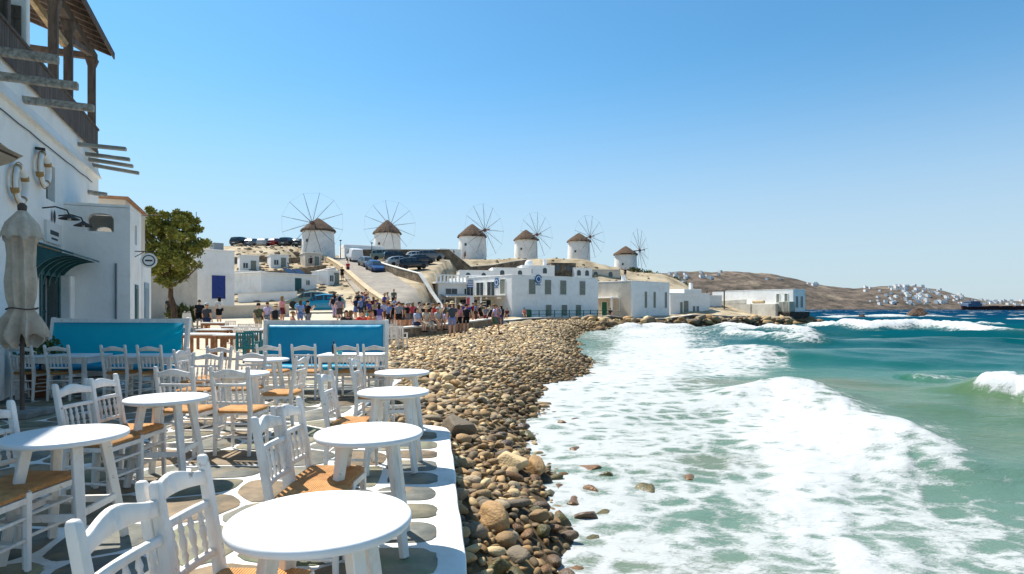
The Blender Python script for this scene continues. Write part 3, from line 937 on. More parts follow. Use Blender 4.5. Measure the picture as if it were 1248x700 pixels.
# ================================================================== TAVERNA BUILDING (left)
# local frame: +x along the wall away from the viewer, -y out over the terrace
TW = (-8.67, 10.4, 0.0); TRZ = math.atan2(0.92, -0.391)
tav = thing('taverna', 'white taverna with dark timber balcony and teal door awning beside the terrace', 'building', TW, TRZ)


def ring_wall(mb, s0, s1, y0, y1, z0, z1, holes):
    """wall slab from s0..s1, thickness y0..y1, with rectangular holes (a, b, c, d) in s, z"""
    xs_ = sorted({s0, s1} | {h[0] for h in holes} | {h[1] for h in holes}); zs = sorted({z0, z1} | {h[2] for h in holes} | {h[3] for h in holes})
    for i in range(len(xs_) - 1):
        k = 0
        while k < len(zs) - 1:
            def hole(kk): return any(h[0] - 1e-6 <= xs_[i] and xs_[i + 1] <= h[1] + 1e-6 and h[2] - 1e-6 <= zs[kk] and zs[kk + 1] <= h[3] + 1e-6 for h in holes)
            if hole(k): k += 1; continue
            e = k
            while e + 1 < len(zs) - 1 and not hole(e + 1): e += 1
            mb.box(xs_[i], xs_[i + 1], y0, y1, zs[k], zs[e + 1]); k = e + 1
    return mb


# main wall with door and window openings (front face at y = 0)
mb = ring_wall(MB(), -9, 7.4, 0, 0.45, -0.1, 5.9, [(2.25, 3.45, -0.1, 2.25), (2.6, 3.24, 3.86, 4.62)])
mb.box(-9, 7.4, 0.45, 6.0, -0.1, 5.86)
wall = mb.build('wall', WHITE, tav)
mb = MB(); mb.hexa([(-9, -0.11, 5.17), (7.3, -0.11, 5.17), (7.3, 0, 5.17), (-9, 0, 5.17), (-9, -0.06, 5.27), (7.3, -0.06, 5.27), (7.3, 0, 5.45), (-9, 0, 5.45)])
mb.build('cornice', WHITE, tav)
mb = MB(); mb.tube([(-9, -0.03, 4.95)] + [(s, -0.03, 4.95 - 0.02 * abs(math.sin(s * 2.1))) for s in np.linspace(-8, 6.5, 24)], 0.012, 5)
mb.build('cable', IRON, tav)
mb = MB(); mb.tube([(1.9, 0.05, 4.74), (1.9, -0.16, 4.72)], 0.03, 8); mb.build('drain_spout', IRON, tav)
mb = MB(); mb.tube([(6.2, 0.05, 4.62), (6.2, -0.42, 4.57)], 0.06, 10); mb.build('drain_spout', GWOOD, tav)
# upper storey, set back, with the pier and hanging shutter
mb = MB(); mb.box(-9, 1.9, 0.62, 5.5, 5.86, 9.6); mb.box(1.72, 1.9, 0.08, 0.62, 5.86, 9.6)
mb.build('upper_wall', WHITE, tav, bevel=0.02)
mb = MB()
for k in range(4):
    mb.box(1.655, 1.685, 0.16 + k * 0.105, 0.16 + k * 0.105 + 0.098, 6.0, 7.40)
for zz in (6.25, 7.15): mb.box(1.63, 1.655, 0.16, 0.575, zz, zz + 0.07)
mb.build('shutter', DWOOD, tav)
# window in the lower wall
mb = MB(); mb.box(2.6, 3.24, 0.16, 0.19, 3.86, 4.62); w_ = mb.build('window', GLASS, tav)
mb = MB()
for (a, b_, c, d_) in ((2.6, 3.24, 3.86, 3.92), (2.6, 3.24, 4.56, 4.62), (2.6, 2.66, 3.92, 4.56), (3.18, 3.24, 3.92, 4.56), (2.9, 2.94, 3.92, 4.56)): mb.box(a, b_, 0.13, 0.16, c, d_)
mb.build('frame', pm('grey_green_paint', srgb(120, 134, 130), srgb(100, 112, 108), 5, .6), w_)
# ---- timber gallery along the top of the wall
balc = MB(); balc.box(-4.0, 7.25, -0.03, 0.6, 5.87, 5.93)
balc = balc.build('balcony', DWOOD, tav)
for s, z in ((-1.2, 5.52), (0.0, 5.50), (1.2, 5.47)):
    mb = MB(); mb.bar((s, 0.1, z), (s, -1.12, z - .02), 0.12, 0.13); mb.build('beam', GWOOD, balc, bevel=0.012)
for i, (s, z, l) in enumerate(((5.2, 5.62, 1.02), (5.95, 5.56, .98), (6.3, 5.50, 1.0), (6.7, 5.44, 1.08))):
    mb = MB(); mb.bar((s, 0.1, z), (s, -l, z - 0.02 - 0.04 * i), 0.15, 0.085); mb.build('beam', pm('silvered_beam', srgb(168, 166, 156), srgb(120, 116, 106), 5, .85, .5, 25, stretch=(1, .3, 1)), tav, bevel=0.01)
for s in (-1.5, 0.4, 3.36, 4.57, 6.9):
    mb = MB(); mb.bar((s, 0.06, 5.86), (s, 0.06, 8.36), 0.17, 0.17); mb.bar((s, 0.06, 8.12), (s, 0.06, 8.36), 0.17, 0.17, 0.30, 0.30)
    mb.build('post', DWOOD, balc, bevel=0.015)
k = 0
s = -3.0
while s < 6.95:
    mb = MB(); mb.box(s, s + 0.108, -0.075, -0.05, 5.80, 6.42 + 0.012 * math.sin(k * 2.7)); mb.build('railing_board', DWOOD, balc)
    s += 0.12; k += 1
mb = MB(); mb.box(-3.0, 7.0, -0.10, -0.025, 6.42, 6.49); mb.build('handrail', DWOOD, balc, bevel=0.01)
mb = MB(); mb.box(6.98, 7.02, -0.02, 0.6, 5.94, 6.42); mb.build('end_panel', DWOOD, balc)
# ---- gallery roof: sloping planks on rafters
def roof_z(y): return 8.70 + (y + 0.36) * 0.34
roof = MB()
roof.hexa([(-6, -.36, roof_z(-.36)), (7.35, -.36, roof_z(-.36)), (7.35, 2.6, roof_z(2.6)), (-6, 2.6, roof_z(2.6)), (-6, -.36, roof_z(-.36) + .05), (7.35, -.36, roof_z(-.36) + .05), (7.35, 2.6, roof_z(2.6) + .05), (-6, 2.6, roof_z(2.6) + .05)])
rf = roof.build('roof', pm('roof_board', srgb(150, 118, 88), srgb(96, 72, 54), 5, .85, .5, 20, stretch=(.4, 3, 1)), tav)
for k in range(33):
    s = -5.9 + k * 0.41
    mb = MB(); mb.bar((s, -.34, roof_z(-.34) - 0.05), (s, 2.55, roof_z(2.55) - 0.05), 0.075, 0.095); mb.build('rafter', DWOOD, rf)
mb = MB(); mb.box(-6, 7.37, -.395, -.363, roof_z(-.36) - 0.12, roof_z(-.36) + 0.06); mb.build('fascia', DWOOD, rf)
mb = MB(); mb.box(-6, 7.2, -.02, .14, 8.36, 8.58); mb.build('wall_plate', DWOOD, rf)
mb = MB(); mb.bar((7.0, .06, 8.45), (7.0, 2.5, 8.45), .14, .16); mb.build('tie_beam', DWOOD, rf)
mb = MB(); mb.bar((6.9, 2.4, 5.86), (6.9, 2.4, 9.5), .15, .15); mb.build('post', DWOOD, rf)
mb = MB(); mb.bar((4.57, 2.4, 5.86), (4.57, 2.4, 9.5), .15, .15); mb.build('post', DWOOD, rf)
mb = MB(); mb.bar((4.3, .06, 7.7), (2.6, .9, 8.95), .12, .14); mb.build('brace', pm('pale_timber', srgb(196, 170, 130), srgb(150, 122, 88), 6, .8, .4, 20), rf)
mb = MB(); mb.bar((4.8, .06, 8.0), (6.6, .06, 8.42), .12, .14); mb.build('brace', DWOOD, rf)
# ---- door and awning
mb = MB(); mb.box(2.25, 3.45, 0.22, 0.27, -0.1, 2.25); dr = mb.build('door', TEALP, tav)
for (a, b_) in ((2.33, 2.80), (2.90, 3.37)):
    mb = MB(); mb.box(a, b_, 0.205, 0.22, 0.9, 2.1); mb.build('pane', GLASS, dr)
    mb = MB(); mb.box((a + b_) / 2 - .02, (a + b_) / 2 + .02, 0.19, 0.204, 0.9, 2.1); mb.box(a, b_, 0.188, 0.2035, 1.48, 1.52); mb.build('glazing_bar', TEALP, dr)
mb = MB(); mb.box(2.15, 2.25, -0.03, 0.2, 0, 2.35); mb.box(3.45, 3.55, -0.03, 0.2, 0, 2.35); mb.box(2.25, 3.45, -0.03, 0.2, 2.25, 2.35); mb.build('door_frame', TEALP, tav)
aw = MB(); a0, a1 = 1.5, 3.75
aw.hexa([(a0, -0.72, 2.62), (a1, -0.72, 2.62), (a1, 0, 2.86), (a0, 0, 2.86), (a0, -0.72, 2.655), (a1, -0.72, 2.655), (a1, 0, 2.905), (a0, 0, 2.905)])
awn = aw.build('awning', TEALP, tav)
for s in np.linspace(a0 + .12, a1 - .12, 6):
    mb = MB(); P = []
    for t in np.linspace(0, 1, 9):
        P.append((0.0 - 0.62 * (1 - math.cos(t * math.pi / 2)), 2.05 + 0.56 * math.sin(t * math.pi / 2)))
    poly = [(0, 2.82), (0, 2.05)] + P[1:] + [(-0.66, 2.62)]
    n = len(poly); vs = [(s - .035, p[0], p[1]) for p in poly] + [(s + .035, p[0], p[1]) for p in poly]
    fs = [tuple(range(n)), tuple(range(2 * n - 1, n - 1, -1))] + [(i, i + n, (i + 1) % n + n, (i + 1) % n) for i in range(n)]
    mb.add(vs, fs); mb.build('bracket', TEALP, awn)
# ---- wall sign with dark emblem and two lines of lettering too small to read, and lamps
sg = MB(); sg.box(2.45, 3.55, -0.05, 0.0, 2.95, 3.40)
sgo = sg.build('wall_sign', pm('sign_white', (.74, .74, .72), (.68, .68, .66), 4, .6), tav)
mb = MB()
for (a, b_, c, d_) in ((2.70, 3.30, 3.13, 3.22), (2.78, 3.22, 3.03, 3.07)): mb.box(a, b_, -0.056, -0.05, c, d_)
mb.build('lettering', pm('sign_ink', (.03, .045, .05), None, 5, .6), sgo)
mb = MB(); mb.lathe([(0, -.15), (.06, -.10), (.09, 0), (.06, .10), (0, .15)], 12, (3.0, -0.05, 3.53), 1, .15); mb.build('emblem', IRON, sgo)
for s in (2.35, 3.5):
    mb = MB(); mb.tube([(s, 0.0, 3.62), (s, -0.22, 3.66), (s, -0.42, 3.60), (s, -0.46, 3.50)], 0.016, 6)
    lp = mb.build('wall_lamp', IRON, tav)
    mb = MB(); mb.lathe([(.03, .08), (.05, .06), (.19, -.02), (.185, -.03), (.045, .045)], 16, (s, -0.46, 3.44)); mb.build('lamp_shade', IRON, lp, smooth=40)
    mb = MB(); mb.lathe([(0, -.06), (.03, -.04), (.035, 0), (.02, .03)], 10, (s, -0.46, 3.44)); mb.build('bulb', pm('bulb_glass', (.7, .7, .66), None, 4, .2), lp, smooth=40)
# door surround piers beside the block
mb = MB(); mb.box(3.56, 3.90, -0.22, 0.0, 0, 2.3); mb.build('pier', WHITE, tav, bevel=0.03, seg=2)

# ---- life rings hung on the wall
ROPE = pm('ring_rope', srgb(190, 152, 100), srgb(150, 114, 70), 20, .9, .6, 60)
RINGW = pm('ring_canvas', (.84, .82, .78), (.74, .71, .66), 6, .7, .3, 20)
def tor(n0, n1, Rr, r, n=24, m=10):
    vs = []; fs = []
    for i in range(n + 1):
        a = n0 + (n1 - n0) * i / n
        for j in range(m):
            b_ = 2 * math.pi * j / m
            vs.append(((Rr + r * math.cos(b_)) * math.cos(a), r * math.sin(b_), (Rr + r * math.cos(b_)) * math.sin(a)))
    for i in range(n):
        for j in range(m):
            fs.append((i * m + j, i * m + (j + 1) % m, (i + 1) * m + (j + 1) % m, (i + 1) * m + j))
    return MB().add(vs, fs)
cT, sT = math.cos(TRZ), math.sin(TRZ)
def tw(x, y, z): return (TW[0] + cT * x - sT * y, TW[1] + sT * x + cT * y, z)
for (s, z, lb) in ((0.67, 3.80, 'white life ring with tan bands hung lower, beside the roof drain'), (2.06, 4.36, 'white life ring with tan bands hung higher, next to the small window')):
    lr = thing('life_ring', lb, 'life ring', tw(s, -0.10, z), TRZ, 'life rings on the taverna wall')
    tor(0, 2 * math.pi, .30, .058, 48).build('ring', RINGW, lr, smooth=60)
    for k in range(4):
        a = k * math.pi / 2 + .5
        tor(a - .15, a + .15, .30, .064, 8).build('band', ROPE, lr, smooth=60)
    tor(0, 2 * math.pi, .385, .01, 40, 6).build('grab_rope', ROPE, lr, smooth=60)

# ---- white block jutting from the wall, arched opening in front, added slab on top shading the inside
blk = thing('stair_block', 'white plastered block with an arched opening jutting from the taverna wall', 'building', tw(3.92, 0, 0), TRZ)
mb = MB()
def arch_wall(mb, y0, y1, xa, xb_, z0, z1, ha, hb, hz0, hz1, hz2):
    """wall in the y/z plane from xa..xb_ thick with a segmental arched hole ha..hb"""
    def quad(y_a, y_b, z_a, z_b): mb.box(xa, xb_, y_a, y_b, z_a, z_b)
    quad(y0, ha, z0, z1); quad(hb, y1, z0, z1); quad(ha, hb, z0, hz0)
    n = 8
    for i in range(n):
        ya = ha + (hb - ha) * i / n; yb = ha + (hb - ha) * (i + 1) / n
        f = lambda y: hz1 + (hz2 - hz1) * math.sqrt(max(0, 1 - ((y - (ha + hb) / 2) / ((hb - ha) / 2)) ** 2))
        za, zb = f(ya), f(yb)
        mb.hexa([(xa, ya, za), (xb_, ya, za), (xb_, yb, zb), (xa, yb, zb), (xa, ya, z1), (xb_, ya, z1), (xb_, yb, z1), (xa, yb, z1)])
arch_wall(mb, -1.30, 0.0, 0.0, 0.24, 0.0, 3.93, -0.97, -0.44, 3.36, 3.66, 3.78)
mb.box(0.24, 1.6, -1.30, 0, 0, 2.9)
mb.build('wall', WHITE, blk)
mb = MB(); arch_wall(mb, -1.06, 0.0, 1.38, 1.6, 2.9, 3.9, -0.7, -0.35, 3.3, 3.5, 3.62); mb.build('back_wall', WHITE, blk)
mb = MB(); mb.box(0.24, 0.62, -1.30, -1.06, 2.9, 3.93); mb.box(0.95, 1.6, -1.30, -1.06, 2.9, 3.93); mb.box(0.62, 0.95, -1.30, -1.06, 2.9, 3.14); mb.box(0.62, 0.95, -1.30, -1.06, 3.62, 3.93); mb.build('side_wall', WHITE, blk)
mb = MB(); mb.box(0.0, 1.6, -1.30, 0, 3.94, 4.0); mb.build('roof', WHITE, blk)  # slab added to keep sun out and darken the space behind the arch
mb = MB(); mb.box(1.6, 3.05, -1.34, 0, 0, 2.78); mb.build('low_wing', WHITE, blk, bevel=0.04, seg=2)
mb = MB(); mb.box(0.62, 1.02, -1.325, -1.30, 0.02, 2.15); d_ = mb.build('door', pm('teal_door', srgb(70, 108, 116), srgb(56, 90, 98), 4, .5), blk)
mb = MB(); mb.box(0.67, 0.97, -1.335, -1.325, 1.2, 2.05); mb.build('panel', TEALP, d_)
mb = MB(); mb.box(1.75, 2.5, -1.365, -1.34, 0.02, 2.25); d_ = mb.build('door', pm('pale_blue_door', srgb(150, 172, 184), srgb(128, 150, 162), 4, .5), blk)
mb = MB(); mb.box(1.83, 2.42, -1.375, -1.365, 1.1, 2.1); mb.build('panel', pm('pale_blue_panel', srgb(120, 146, 160), None, 4, .5), d_)
mb = MB(); mb.tube([(-0.03, -1.02, 0.1), (-0.03, -1.02, 2.62)], 0.022, 8); mb.build('downpipe', pm('grey_pipe', srgb(116, 124, 130), None, 5, .6), blk)
# hanging round shop sign on bracket
hs = thing('hanging_sign', 'round white hanging sign on an iron bracket outside the white block', 'sign', tw(4.55, -1.30, 2.85), TRZ)
mb = MB(); mb.tube([(0, 0, .12), (0, -.42, .12)], .013, 6); mb.tube([(0, 0, -.02), (0, -.2, .11)], .01, 6); mb.build('bracket', IRON, hs)
mb = MB(); mb.lathe([(0, -.015), (.17, -.015), (.185, 0), (.17, .015), (0, .015)], 24); mb.xf(Matrix.Translation((0, -.30, -.10)) @ Matrix.Rotation(R(90), 4, 'Y'))
pl = mb.build('plate', pm('sign_white', (.74, .74, .72)), hs, smooth=40)
mb = MB(); mb.lathe([(.115, -.019), (.14, -.019), (.14, .019), (.115, .019)], 24, closed=False); mb.xf(Matrix.Translation((0, -.30, -.10)) @ Matrix.Rotation(R(90), 4, 'Y')); mb.build('printed_ring', IRON, pl)
mb = MB(); mb.box(-.018, .018, -.38, -.22, -.12, -.08); mb.build('printed_bar', IRON, pl)
# cream house behind the block
cb = thing('cream_house', 'cream house with tiled coping showing above the white block', 'building', (ux(138, 22), 22, 0), TRZ)
mb = MB(); mb.box(-1.0, 3.2, -0.55, 2.5, 0, 5.35); mb.build('wall', CREAM, cb, bevel=0.03)
mb = MB(); mb.box(-1.08, 3.28, -0.63, 2.58, 5.35, 5.43); mb.build('coping', pm('terracotta', srgb(172, 128, 96), srgb(140, 100, 74), 4, .9), cb)
mb = MB(); mb.tube([(2.0, 1.2, 5.4), (2.0, 1.2, 5.95)], .05, 8); mb.build('chimney_pipe', IRON, cb)
mb = MB(); mb.tube([(1.2, -.5, 5.1), (1.2, -1.4, 5.15)], .015, 5); mb.build('lamp_arm', IRON, cb)

# ================================================================== PARASOLS
CANV = pm('taupe_canvas', srgb(214, 198, 178), srgb(184, 168, 150), 5, .9, .35, 30, spec=.15)
cp = thing('closed_parasol', 'furled taupe canvas parasol tied with cord beside the teal awning', 'parasol', (ux(27, 8.9), 8.9, 0))
mb = MB(); mb.tube([(0, 0, 0.06), (0, 0, 3.0)], 0.028, 10); mb.build('pole', DWOOD, cp, smooth=50)
mb = MB(); mb.lathe([(0, 3.10), (.03, 3.09), (.06, 3.05), (.055, 2.99), (.03, 2.96)], 14); mb.build('finial', DWOOD, cp, smooth=50)
n = 64; prof = [(2.99, .05, .0), (2.93, .10, .06), (2.75, .20, .12), (2.62, .245, .14), (2.50, .20, .2), (2.2, .195, .22), (1.95, .225, .22), (1.72, .20, .22), (1.60, .165, .2), (1.54, .175, .22), (1.42, .26, .3), (1.28, .33, .36), (1.16, .34, .4), (1.10, .30, .4)]
vs = []; fs = []
for i, (z, r, fo) in enumerate(prof):
    for k in range(n):
        a = 2 * math.pi * k / n
        rr_ = .78 * r * (1 + fo * 1.15 * (1 - 2 * abs(math.sin(4 * a + 0.35 * math.sin(z * 3))) ** .7) + .10 * fo * math.sin(19 * a + z * 4) + .06 * math.sin(a * 3 + z))
        zz = z + (0.11 * math.cos(8 * a + 1.3) * (i >= len(prof) - 3)) + (0.05 * math.cos(4 * a) if i == 3 else 0)
        vs.append((rr_ * math.cos(a), rr_ * math.sin(a), zz))
for i in range(len(prof) - 1):
    for k in range(n): fs.append((i * n + k, (i + 1) * n + k, (i + 1) * n + (k + 1) % n, i * n + (k + 1) % n))
MB().add(vs, fs).build('canvas', CANV, cp, smooth=80)
mb = MB(); mb.tube([(.185 * math.cos(a), .185 * math.sin(a), 1.565 + .012 * math.sin(3 * a)) for a in np.linspace(0, 6.28, 30)], .011, 6); mb.build('tie_cord', DWOOD, cp)
# short valance cape at the top
vs = []; fs = []
for i, (z, r) in enumerate(((2.98, .055), (2.80, .18), (2.60, .235))):
    for k in range(n):
        a = 2 * math.pi * k / n; q = r * (1 + .10 * i * math.cos(8 * a)); vs.append((q * math.cos(a), q * math.sin(a), z - (0.05 * (math.cos(8 * a) > .2) if i == 2 else 0)))
for i in range(2):
    for k in range(n): fs.append((i * n + k, (i + 1) * n + k, (i + 1) * n + (k + 1) % n, i * n + (k + 1) % n))
MB().add(vs, fs).build('vent_cape', CANV, cp, smooth=80)
mb = MB(); mb.box(-.28, .28, -.28, .28, 0.008, .10); mb.build('base', pm('concrete', srgb(150, 148, 142), srgb(120, 118, 112), 6, .9, .4, 20), cp, bevel=.015)

op = thing('open_parasol', 'open taupe canvas parasol whose rim shows beside the life rings', 'parasol', (-6.33, 5.5, 0))
mb = MB(); mb.tube([(0, 0, 0.06), (0, 0, 3.80)], .028, 10); mb.build('pole', DWOOD, op, smooth=50)
vs = [(0, 0, 3.80)]; fs = []
for i, r in enumerate((.5, 1.0, 1.55)):
    for k in range(32):
        a = 2 * math.pi * k / 32; s_ = abs(math.sin(4 * a)); rr_ = r * (1 - .045 * s_ * i / 2)
        vs.append((rr_ * math.cos(a), rr_ * math.sin(a), 3.80 - r * .385 - .03 * s_ * i))
for k in range(32): fs.append((0, 1 + k, 1 + (k + 1) % 32))
for i in range(2):
    for k in range(32): fs.append((1 + i * 32 + k, 1 + (i + 1) * 32 + k, 1 + (i + 1) * 32 + (k + 1) % 32, 1 + i * 32 + (k + 1) % 32))
MB().add(vs, fs).build('canopy', CANV, op, smooth=80)
for k in range(8):
    a = 2 * math.pi * k / 8
    mb = MB(); mb.tube([(0, 0, 3.75), (1.5 * math.cos(a), 1.5 * math.sin(a), 3.75 - 1.5 * .385)], .012, 5); mb.build('rib', DWOOD, op)
mb = MB(); mb.box(-.28, .28, -.28, .28, 0.008, .10); mb.build('base', MATS['concrete'], op, bevel=.015)

# ================================================================== FURNITURE
# woven rush: fine strands, running one way or the other in the four triangles of the seat
m = bpy.data.materials.new('woven_rush'); m.use_nodes = True
N = m.node_tree.nodes; L = m.node_tree.links; b = N['Principled BSDF']
tc = N.new('ShaderNodeTexCoord'); sp = N.new('ShaderNodeSeparateXYZ'); L.new(tc.outputs['Object'], sp.inputs[0])
def mnode(op, a, b_=None):
    n = N.new('ShaderNodeMath'); n.operation = op
    for i, x in enumerate((a, b_)):
        if x is None: continue
        if isinstance(x, (int, float)): n.inputs[i].default_value = x
        else: L.new(x, n.inputs[i])
    return n.outputs[0]
side = mnode('GREATER_THAN', mnode('ABSOLUTE', sp.outputs[0]), mnode('ABSOLUTE', sp.outputs[1]))
pos = mnode('ADD', mnode('MULTIPLY', sp.outputs[0], mnode('SUBTRACT', 1.0, side)), mnode('MULTIPLY', sp.outputs[1], side))
nz = N.new('ShaderNodeTexNoise'); nz.inputs['Scale'].default_value = 14; nz.inputs['Detail'].default_value = 4; L.new(tc.outputs['Object'], nz.inputs['Vector'])
strand = mnode('SINE', mnode('ADD', mnode('MULTIPLY', pos, 520.0), mnode('MULTIPLY', nz.outputs['Fac'], 4.0)))
rp = N.new('ShaderNodeValToRGB'); e = rp.color_ramp.elements
e[0].position = 0.0; e[0].color = (*srgb(150, 98, 52), 1); e[1].position = 1.0; e[1].color = (*srgb(226, 172, 112), 1)
L.new(mnode('ADD', mnode('MULTIPLY', strand, 0.22), nz.outputs['Fac']), rp.inputs[0])
L.new(rp.outputs[0], b.inputs['Base Color']); b.inputs['Roughness'].default_value = 0.75; b.inputs['Specular IOR Level'].default_value = 0.25
bp = N.new('ShaderNodeBump'); bp.inputs['Strength'].default_value = 0.7; bp.inputs['Distance'].default_value = 0.004; L.new(strand, bp.inputs['Height']); L.new(bp.outputs[0], b.inputs['Normal'])
RUSH = m
oi = N.new('ShaderNodeObjectInfo'); hv = N.new('ShaderNodeHueSaturation'); mr = N.new('ShaderNodeMapRange'); mr.inputs['To Min'].default_value = .85; mr.inputs['To Max'].default_value = 1.12
L.new(oi.outputs['Random'], mr.inputs[0]); L.new(mr.outputs[0], hv.inputs['Value']); L.new(rp.outputs[0], hv.inputs['Color']); L.new(hv.outputs[0], b.inputs['Base Color'])


def make_chair():
    t = thing('taverna_chair', 'x', 'chair')
    SH = 0.46
    def backy(z): return -0.185 - max(0, z - SH) * 0.17 - 0.01 * max(0, z - SH) ** 2
    for s in (-1, 1):
        mb = MB(); P = []
        prof = [(0.0, .030), (.10, .034), (.30, .040), (SH, .043), (.62, .042), (.78, .040), (.90, .038), (.935, .036), (.952, .026)]
        for i, (z, w) in enumerate(prof):
            y = backy(z) + (0.03 * (1 - z / SH) * -1 if z < SH else 0)
            x = s * (0.185 + 0.012 * max(0, (z - SH)) / .5)
            for (a, c) in ((-1, -1), (1, -1), (1, 1), (-1, 1)): P.append((x + a * w / 2, y + c * w / 2, z))
        F = [(3, 2, 1, 0)]
        for i in range(len(prof) - 1):
            for k in range(4): F.append((i * 4 + k, i * 4 + (k + 1) % 4, (i + 1) * 4 + (k + 1) % 4, (i + 1) * 4 + k))
        q = (len(prof) - 1) * 4; F.append((q, q + 1, q + 2, q + 3))
        mb.add(P, F); mb.build('back_post', PAINTW, t, smooth=40, bevel=.005, seg=2)
        mb = MB(); mb.bar((s * .195, .185, 0), (s * .195, .180, SH + .01), .030, .030, .040, .040); mb.build('leg', PAINTW, t, bevel=.005)
    # arched crest rail, slightly bowed back
    n = 14; vs = []
    for i in range(n + 1):
        u = -1 + 2 * i / n; x = u * .178
        top = .892 + .036 * (math.cos(u * math.pi) * .5 + .5); bot = .835 + .016 * math.cos(u * math.pi / 2)
        for z, dy in ((bot, 0), (top, 0)):
            y = backy(z) - .022 * (1 - u * u)
            vs += [(x, y - .012, z), (x, y + .012, z)]
    F = []
    for i in range(n):
        a = i * 4; b_ = a + 4
        F += [(a, a + 1, b_ + 1, b_), (a + 1, a + 3, b_ + 3, b_ + 1), (a + 3, a + 2, b_ + 2, b_ + 3), (a + 2, a, b_, b_ + 2)]
    F += [(0, 2, 3, 1), (n * 4, n * 4 + 1, n * 4 + 3, n * 4 + 2)]
    MB().add(vs, F).build('crest_rail', PAINTW, t, smooth=50, bevel=.003)
    def bowed(zc, h):
        vs = []; k = 8
        for i in range(k + 1):
            u = -1 + 2 * i / k; x = u * .18
            for z in (zc - h / 2, zc + h / 2):
                y = backy(z) - .016 * (1 - u * u); vs.extend([(x, y - .011, z), (x, y + .011, z)])
        F = []
        for i in range(k):
            a = i * 4; b_ = a + 4
            F += [(a, a + 1, b_ + 1, b_), (a + 1, a + 3, b_ + 3, b_ + 1), (a + 3, a + 2, b_ + 2, b_ + 3), (a + 2, a, b_, b_ + 2)]
        F += [(0, 2, 3, 1), (k * 4, k * 4 + 1, k * 4 + 3, k * 4 + 2)]
        return MB().add(vs, F)
    bowed(.755, .030).build('back_rail', PAINTW, t, smooth=50, bevel=.003)
    bowed(.560, .030).build('back_rail', PAINTW, t, smooth=50, bevel=.003)
    for k in range(5):
        u = (-2 + k) / 2 * .70
        x = u * .18; bow = .016 * (1 - u * u); z0, z1 = .574, .742
        prof = [(0, .007), (.10, .009), (.2, .013), (.30, .008), (.38, .012), (.5, .015), (.62, .012), (.70, .008), (.8, .013), (.9, .009), (1, .007)]
        P = [(x, backy(z0 + (z1 - z0) * a) - bow, z0 + (z1 - z0) * a) for a, r in prof]
        MB().tube(P, [r for a, r in prof], 8).build('spindle', PAINTW, t, smooth=70)
    # rush seat: slightly dished pad with rounded edge
    vs = []; F = []; n = 16
    for j in range(n + 1):
        for i in range(n + 1):
            u = -1 + 2 * i / n; v = -1 + 2 * j / n
            w = .205 + .012 * (v + 1) / 2
            e_ = max(abs(u), abs(v)); edge = (max(0, e_ - .86) / .14) ** 2
            ridge = .004 * math.exp(-((abs(u) - abs(v)) / .06) ** 2)
            vs.append((u * w, v * .192, SH + .030 - .018 * edge - .008 * (1 - u * u) * (1 - v * v) - ridge))
    for j in range(n):
        for i in range(n):
            a = j * (n + 1) + i; F.append((a, a + 1, a + n + 2, a + n + 1))
    o0 = len(vs); ring = [i for i in range(n)] + [n + j * (n + 1) for j in range(n)] + [(n + 1) * n + n - i for i in range(n)] + [(n + 1) * (n - j) for j in range(n)]
    for q in ring: vs.append((vs[q][0] * .97, vs[q][1] * .97, SH - .012))
    for k in range(len(ring)):
        k2 = (k + 1) % len(ring); F.append((ring[k2], ring[k], o0 + k, o0 + k2))
    F.append(tuple(o0 + k for k in range(len(ring) - 1, -1, -1)))
    MB().add(vs, F).build('seat', RUSH, t, smooth=60)
    # seat rails and stretchers
    for s in (-1, 1):
        MB().bar((s * .192, -.19, SH - .035), (s * .197, .185, SH - .035), .026, .036).build('seat_rail', PAINTW, t)
        for z in (.155, .285): MB().tube([(s * .19, -.195, z), (s * .195, .185, z - .01)], .0115, 8).build('stretcher', PAINTW, t, smooth=60)
    MB().bar((-.19, .185, SH - .035), (.19, .185, SH - .035), .026, .036).build('seat_rail', PAINTW, t)
    for z in (.19, .32): MB().tube([(-.195, .184, z), (.195, .184, z)], .0115, 8).build('stretcher', PAINTW, t, smooth=60)
    for z in (.20, .34): MB().tube([(-.185, -.205, z), (.185, -.205, z)], .0115, 8).build('stretcher', PAINTW, t, smooth=60)
    return t


FX, FY, FN, FL = -math.pi / 2, 0.0, math.pi, math.pi / 2     # facing +x, +y, -y, -x
# back centre x, y, facing, label
CH_ = []
def chr_(x, y, f, lab, grp='rush seated taverna chairs', jit=.06): CH_.append((x, y, f + random.uniform(-jit, jit), lab, grp))
chr_(-1.26, 1.97, FX, 'white rush chair beside the big white table, paint chipped on its crest rail')
chr_(-1.30, 2.37, FX, 'white rush chair pulled up at the far side of the chipped chair')
chr_(-1.45, 3.65, FX, 'white rush chair in sun, first of a pair at the second sea edge table')
chr_(-1.48, 4.04, FX, 'white rush chair in sun, second of a pair at the second sea edge table')
chr_(-1.80, 5.92, FX, 'white rush chair seen edge on, tucked to the third sea edge table')
chr_(-1.99, 7.75, FX, 'white rush chair seen edge on, at the terrace corner table')
chr_(-3.67, 5.15, FX, 'white rush chair in shade behind the left round table, near one of a pair')
chr_(-3.71, 5.56, FX, 'white rush chair in shade behind the left round table, far one of a pair')
chr_(-3.35, 3.90, FX, 'white rush chair with sun flecks on its seat, under the parasol shade')
chr_(-3.33, 3.46, FX, 'white rush chair half in shade at the left round table')
chr_(-3.54, 6.44, FY, 'white rush chair with its back to the small round table, nearer the wall')
chr_(-2.96, 6.44, FY, 'white rush chair with its back to the small round table, nearer the sea')
chr_(-4.25, 8.6, FN, 'white rush chair across the middle round table, nearer the wall')
chr_(-3.70, 8.75, FN, 'white rush chair across the middle round table, nearer the sea')
chr_(-2.72, 8.0, FL, 'white rush chair turned to the wall at the middle round table')
